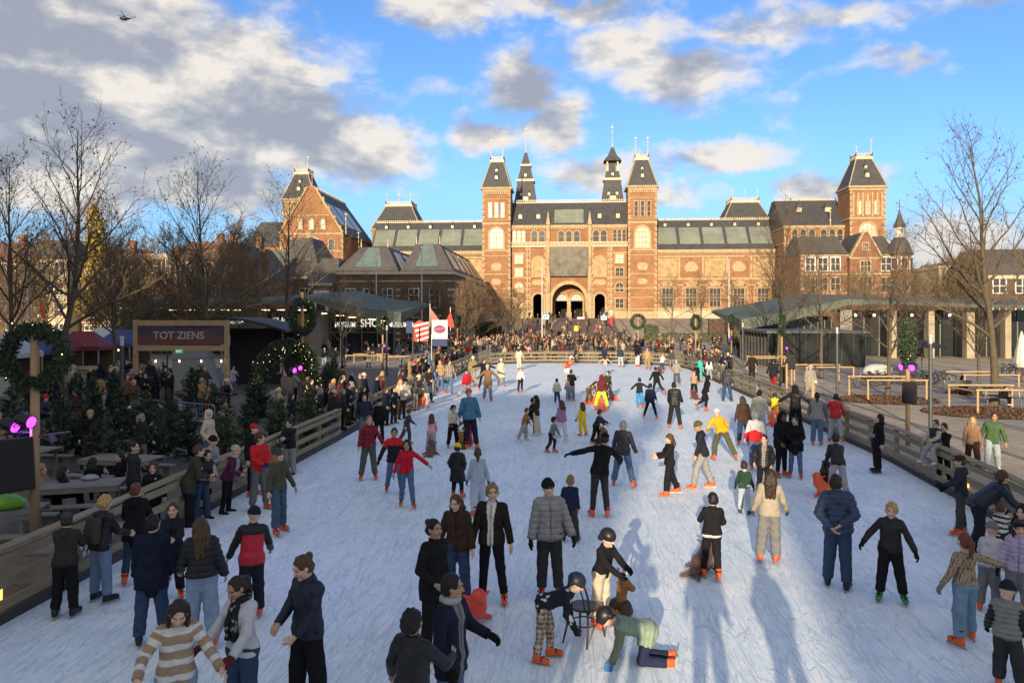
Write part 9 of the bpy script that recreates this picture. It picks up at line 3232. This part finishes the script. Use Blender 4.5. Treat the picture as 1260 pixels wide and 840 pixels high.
def build_onlookers():
 build_pool()
 rnd = random.Random(77)
 taken = [(o.location.x, o.location.y) for o in COL.objects if o.name.startswith('person')]
 U = rnd.uniform
 for p in free_spots(rnd, 44, lambda: (RX0 - .55 - abs(rnd.gauss(0, .8)), U(27, 62)), .5, taken):
  onlooker(rnd, p, 88, 'watching over the left fence', 'onlookers at the left fence')
 for p in free_spots(rnd, 7, lambda: (RX0 + .5 + U(0, .5), U(29, 44)), .55, taken):
  onlooker(rnd, p, 60, 'standing on the ice along the left fence', 'onlookers at the left fence')
 for p in free_spots(rnd, 36, lambda: (U(-20, -9.8), U(19, 41)), .7, taken):
  onlooker(rnd, p, rnd.choice([60, 90, 150, -60]), 'among the left terrace firs', 'people on the left terrace')
 for p in free_spots(rnd, 38, lambda: (U(-28, -17), U(32, 47)), .55, taken):
  onlooker(rnd, p, rnd.choice([0, 40, 180, 90, -90]), 'in the market crowd', 'crowd at the market stalls')
 for p in free_spots(rnd, 22, lambda: (U(-27, -14), U(58, 80)), .7, taken):
  onlooker(rnd, p, rnd.choice([0, 40, 90, 180]), 'outside the shop pavilion', 'people outside the shop')
 for p in free_spots(rnd, 32, lambda: (U(-13, 10), RY1 + .6 + abs(rnd.gauss(0, 2.6))), .5, taken):
  onlooker(rnd, p, rnd.choice([0, 0, 0, 90, -90]), 'behind the far fence', 'onlookers behind the far fence', lum=1.0)
 for p in free_spots(rnd, 17, lambda: (RX1 + .6 + abs(rnd.gauss(0, 1.3)), U(54, 72)), .5, taken):
  onlooker(rnd, p, -70, 'behind the far right corner of the fence', 'onlookers at the far right corner', lum=.8)
 root = empty('caster_platform', (0, 0, 0), label='wooden viewing steps at the near end of the rink under the camera', category='platform')  # added unseen platform, only holds up the shadow-casting figures
 for k in range(5):
  MB().box(-3, 3.2, 1.7 + k * .19, 1.88 + k * .19, 1.30, 1.34).build('plank', W_GREY, root)
 for x in (-2.8, 0, 3):
  for y in (1.8, 2.5):
   MB().box(x - .05, x + .05, y - .05, y + .05, 0, 1.30).build('leg', W_GREY, root)
 for k, x in enumerate((-2.1, -1.25, -.5, .6, 1.55)):  # unseen figures spaced so their shadows streak the near ice
  onlooker(rnd, (x, 2.1 + .1 * (k % 2), 1.34), 180, 'added unseen to cast a shadow on the ice', 'unseen added shadow casters', pool=[0, 1, 2, 3])
 tv, tq, tc_ = [], [], []
 tmpl = []
 for (r, fm, hr, ht, gm) in POOL[:6]:
  parts = []
  for o in [r] + list(r.children):
   if o.type == 'MESH' and o.name.split('.')[0] not in ('shoe',):
    me = o.data
    n = len(me.vertices)
    co = np.empty(n * 3, np.float32)
    me.vertices.foreach_get('co', co)
    co = co.reshape(-1, 3)
    q = np.empty(len(me.polygons) * 4, np.int32)
    me.loops.foreach_get('vertex_index', q)
    q = q.reshape(-1, 4)
    key = np.round(co / .055).astype(int)
    _, first, inv = np.unique(key, axis=0, return_index=True, return_inverse=True)
    inv = inv.reshape(-1)
    qq = inv[q]
    ok = np.array([len(set(f)) == 4 for f in qq.tolist()])
    parts.append((o.name.split('.')[0], co[first], qq[ok]))
  tmpl.append(parts)
 spots = free_spots(rnd, 190, lambda: (rnd.gauss(-1, 6.5), U(78, 128)), .55, taken)
 spots += free_spots(rnd, 60, lambda: (U(-9, 9), U(128, 164)), .8, [])
 spots += free_spots(rnd, 50, lambda: (U(9, 26), U(78, 112)), .7, taken)
 spots += free_spots(rnd, 60, lambda: (U(-24, -8), U(82, 110)), .7, taken)
 off = 0
 for p in spots:
  parts = rnd.choice(tmpl)
  a = rnd.choice([0, 0, 90, -90, 180]) + U(-30, 30)
  ca, sa = math.cos(R(a)), math.sin(R(a))
  c = rnd.choices(DARK, [d[2] if k < 7 else d[2] * .9 for k, d in enumerate(DARK)])[0]
  s = U(.93, 1.05)
  for nm, co, q in parts:
   v = co * s
   v = np.stack([v[:, 0] * ca - v[:, 1] * sa + p[0], v[:, 0] * sa + v[:, 1] * ca + p[1], v[:, 2] + ground_z(p[1])], 1)
   cc = colr('fair') if nm == 'person' else colr(c[0]) if nm in ('jacket', 'coat', 'puffer_jacket', 'hoodie') else colr(rnd.choice(['dhair', 'bhair', 'dblond'])) if nm == 'hair' else colr(rnd.choice(['black', 'cream', 'red'])) if nm == 'beanie' else colr(rnd.choice(['black', 'ink', 'ddenim', 'grey', 'stone']))
   tv.append(v)
   tq.append(q + off)
   tc_.append(np.tile(np.array(cc, np.float32), (len(v), 1)))
   off += len(v)
 me = np_mesh('crowd', np.concatenate(tv), np.concatenate(tq), CLOTH, np.concatenate(tc_))
 o = bpy.data.objects.new('crowd', me)
 COL.objects.link(o)
 o['kind'] = 'stuff'
 o['label'] = 'dense far crowd of people on the ramp towards the museum arches'
build_onlookers()
# ------------------------------------------------------------------ skating aids and the chair
def reindeer(p, rot, s, label, dark=(.045, .022, .012), light=(.27, .115, .035)):
 root = empty('skating_reindeer', p, R(rot), label=label, category='skating aid')
 root.scale = (s, s, s)
 P = [('c', V3(0, .06, .12), V3(0, -.04, .13), .17, .16, .08, []), ('e', V3(0, .2, .10), V3(.12, .14, .10), I3, .06, []), ('c', V3(-.08, -.12, .06), V3(.08, -.12, .06), .07, .07, .06, [])]
 V, Q = grow(P, .018, cuts=[(V3(0, 0, .005), V3(0, 0, -1))])
 o = bpy.data.objects.new('base', np_mesh('base', V, Q, PLAST))
 COL.objects.link(o)
 o.parent = root
 o.color = (*dark, 1)
 P = [('c', V3(0, .0, .2), V3(0, -.02, .42), .105, .085, .05, []), ('c', V3(0, -.02, .42), V3(0, -.06, .56), .09, .10, .05, []), ('c', V3(0, -.1, .56), V3(0, -.22, .50), .075, .055, .05, [])]
 for sd in (-1, 1):
  P += [('c', V3(sd * .06, -.02, .62), V3(sd * .14, .0, .74), .028, .024, .02, []), ('c', V3(sd * .14, .0, .74), V3(sd * .10, .0, .84), .024, .018, .01, []), ('c', V3(sd * .12, .0, .70), V3(sd * .19, -.02, .78), .02, .014, .01, [])]
  P.append(('e', V3(sd * .11, .02, .58), V3(.05, .02, .03), I3, .02, []))
 V, Q = grow(P, .014)
 o = bpy.data.objects.new('body', np_mesh('body', V, Q, PLAST))
 COL.objects.link(o)
 o.parent = root
 o.color = (*light, 1)
 return root
def seal(p, rot, s, color, label):
 root = empty('skating_seal', p, R(rot), label=label, category='skating aid')
 root.scale = (s, s, s)
 P = [('c', V3(0, .35, .10), V3(0, .05, .16), .09, .16, .06, []), ('c', V3(0, .05, .16), V3(0, -.25, .30), .16, .13, .06, []), ('c', V3(0, -.25, .30), V3(0, -.32, .46), .12, .10, .05, []), ('c', V3(0, -.36, .47), V3(0, -.44, .45), .07, .05, .04, [])]
 for sd in (-1, 1):
  P += [('c', V3(sd * .12, -.1, .12), V3(sd * .30, -.02, .04), .05, .03, .04, []), ('c', V3(sd * .04, .4, .08), V3(sd * .16, .58, .06), .05, .03, .03, []), ('c', V3(sd * .09, -.28, .42), V3(sd * .17, -.24, .47), .026, .022, .02, [])]
 V, Q = grow(P, .018, cuts=[(V3(0, 0, .004), V3(0, 0, -1))])
 o = bpy.data.objects.new('body', np_mesh('body', V, Q, PLAST))
 COL.objects.link(o)
 o.parent = root
 o.color = (*colr(color), 1)
 return root
def build_aids():
 def at(px, py):
  p = G(px, py, .03)
  return p
 reindeer(at(764, 756), 60, .86, 'brown plastic reindeer aid on a dark base, held by the child with cream trousers')
 reindeer(at(568, 552), -10, .9, 'brown plastic reindeer aid held by the boy in a cream sweater')
 reindeer(at(740, 546), 60, .9, 'brown plastic reindeer aid held by the child in black')
 seal(at(864, 703), 150, 1.0, (.12, .06, .035), 'brown seal shaped aid behind the boy in the black jacket')
 seal(at(577, 766), 30, 1.1, (.72, .07, .04), 'red orange seal shaped aid beside the woman in dark brown')
 seal(at(513, 502), 70, 1.0, (.72, .10, .03), 'orange red seal shaped aid at the left fence beside the child in cream')
 seal(at(1016, 612), 200, 1.0, (.75, .12, .03), 'orange seal shaped aid in front of the man bending at the right')
 seal(at(740, 505), 180, 1.05, (.75, .14, .03), 'orange seal shaped aid between the neon yellow trousers')
 seal(at(728, 496), 120, .9, (.75, .14, .03), 'orange seal shaped aid beside the crouching woman')
 seal(at(754, 492), 200, .95, (.75, .12, .03), 'orange seal shaped aid in front of the dark green jacket')
 seal(at(699, 450), 90, .95, (.78, .15, .03), 'orange seal shaped aid near the far fence under the child in white')
 seal(at(952, 524), 190, 1.0, (.75, .13, .03), 'orange seal shaped aid under the small child in yellow')
 seal(at(855, 491), 190, .9, (.12, .05, .03), 'brown seal shaped aid under the child with the pink beanie')
 seal(at(812, 459), 190, .9, (.14, .05, .03), 'brown seal shaped aid near the right end of the far ice')
 seal(at(530, 560), 180, .85, (.12, .06, .035), 'brown seal shaped aid under the girl in the pink and white top')
 root = empty('bentwood_chair', at(719, 786), R(150), label='dark brown bentwood chair standing on the ice', category='chair')
 wd = pmat('dark_bentwood', (.055, .03, .02), .35, .3, 5)
 mb = MB()
 mb.lathe((0, 0, .44), [(.16, -.005), (.205, 0), (.215, .02), (.2, .035), (.02, .03)], 20)
 mb.build('seat', wd, root, smooth=False)
 for sd in (-1, 1):
  MB().tube([(sd * .15, -.16, .45), (sd * .175, -.19, .2), (sd * .195, -.23, 0)], [.018, .016, .012], 8).build('leg', wd, root, smooth=True)
  MB().tube([(sd * .14, .16, .45), (sd * .165, .2, .2), (sd * .185, .27, 0)], [.018, .016, .012], 8).build('leg', wd, root, smooth=True)
 arc = lambda w, z0, z1, n=14: [(w * math.cos(PI * i / n), .17 + .07 * math.sin(PI * i / n) ** .8, z0 + (z1 - z0) * math.sin(PI * i / n) ** .7) for i in range(n + 1)]
 MB().tube(arc(.175, .44, .90), .015, 8).build('back_frame', wd, root, smooth=True)
 MB().tube(arc(.10, .45, .80), .011, 8).build('back_frame', wd, root, smooth=True)
 MB().tube([(.185 * math.cos(2 * PI * i / 20), .185 * math.sin(2 * PI * i / 20), .24) for i in range(20)], .010, 6, closed=True).build('stretcher', wd, root, smooth=True)
build_aids()
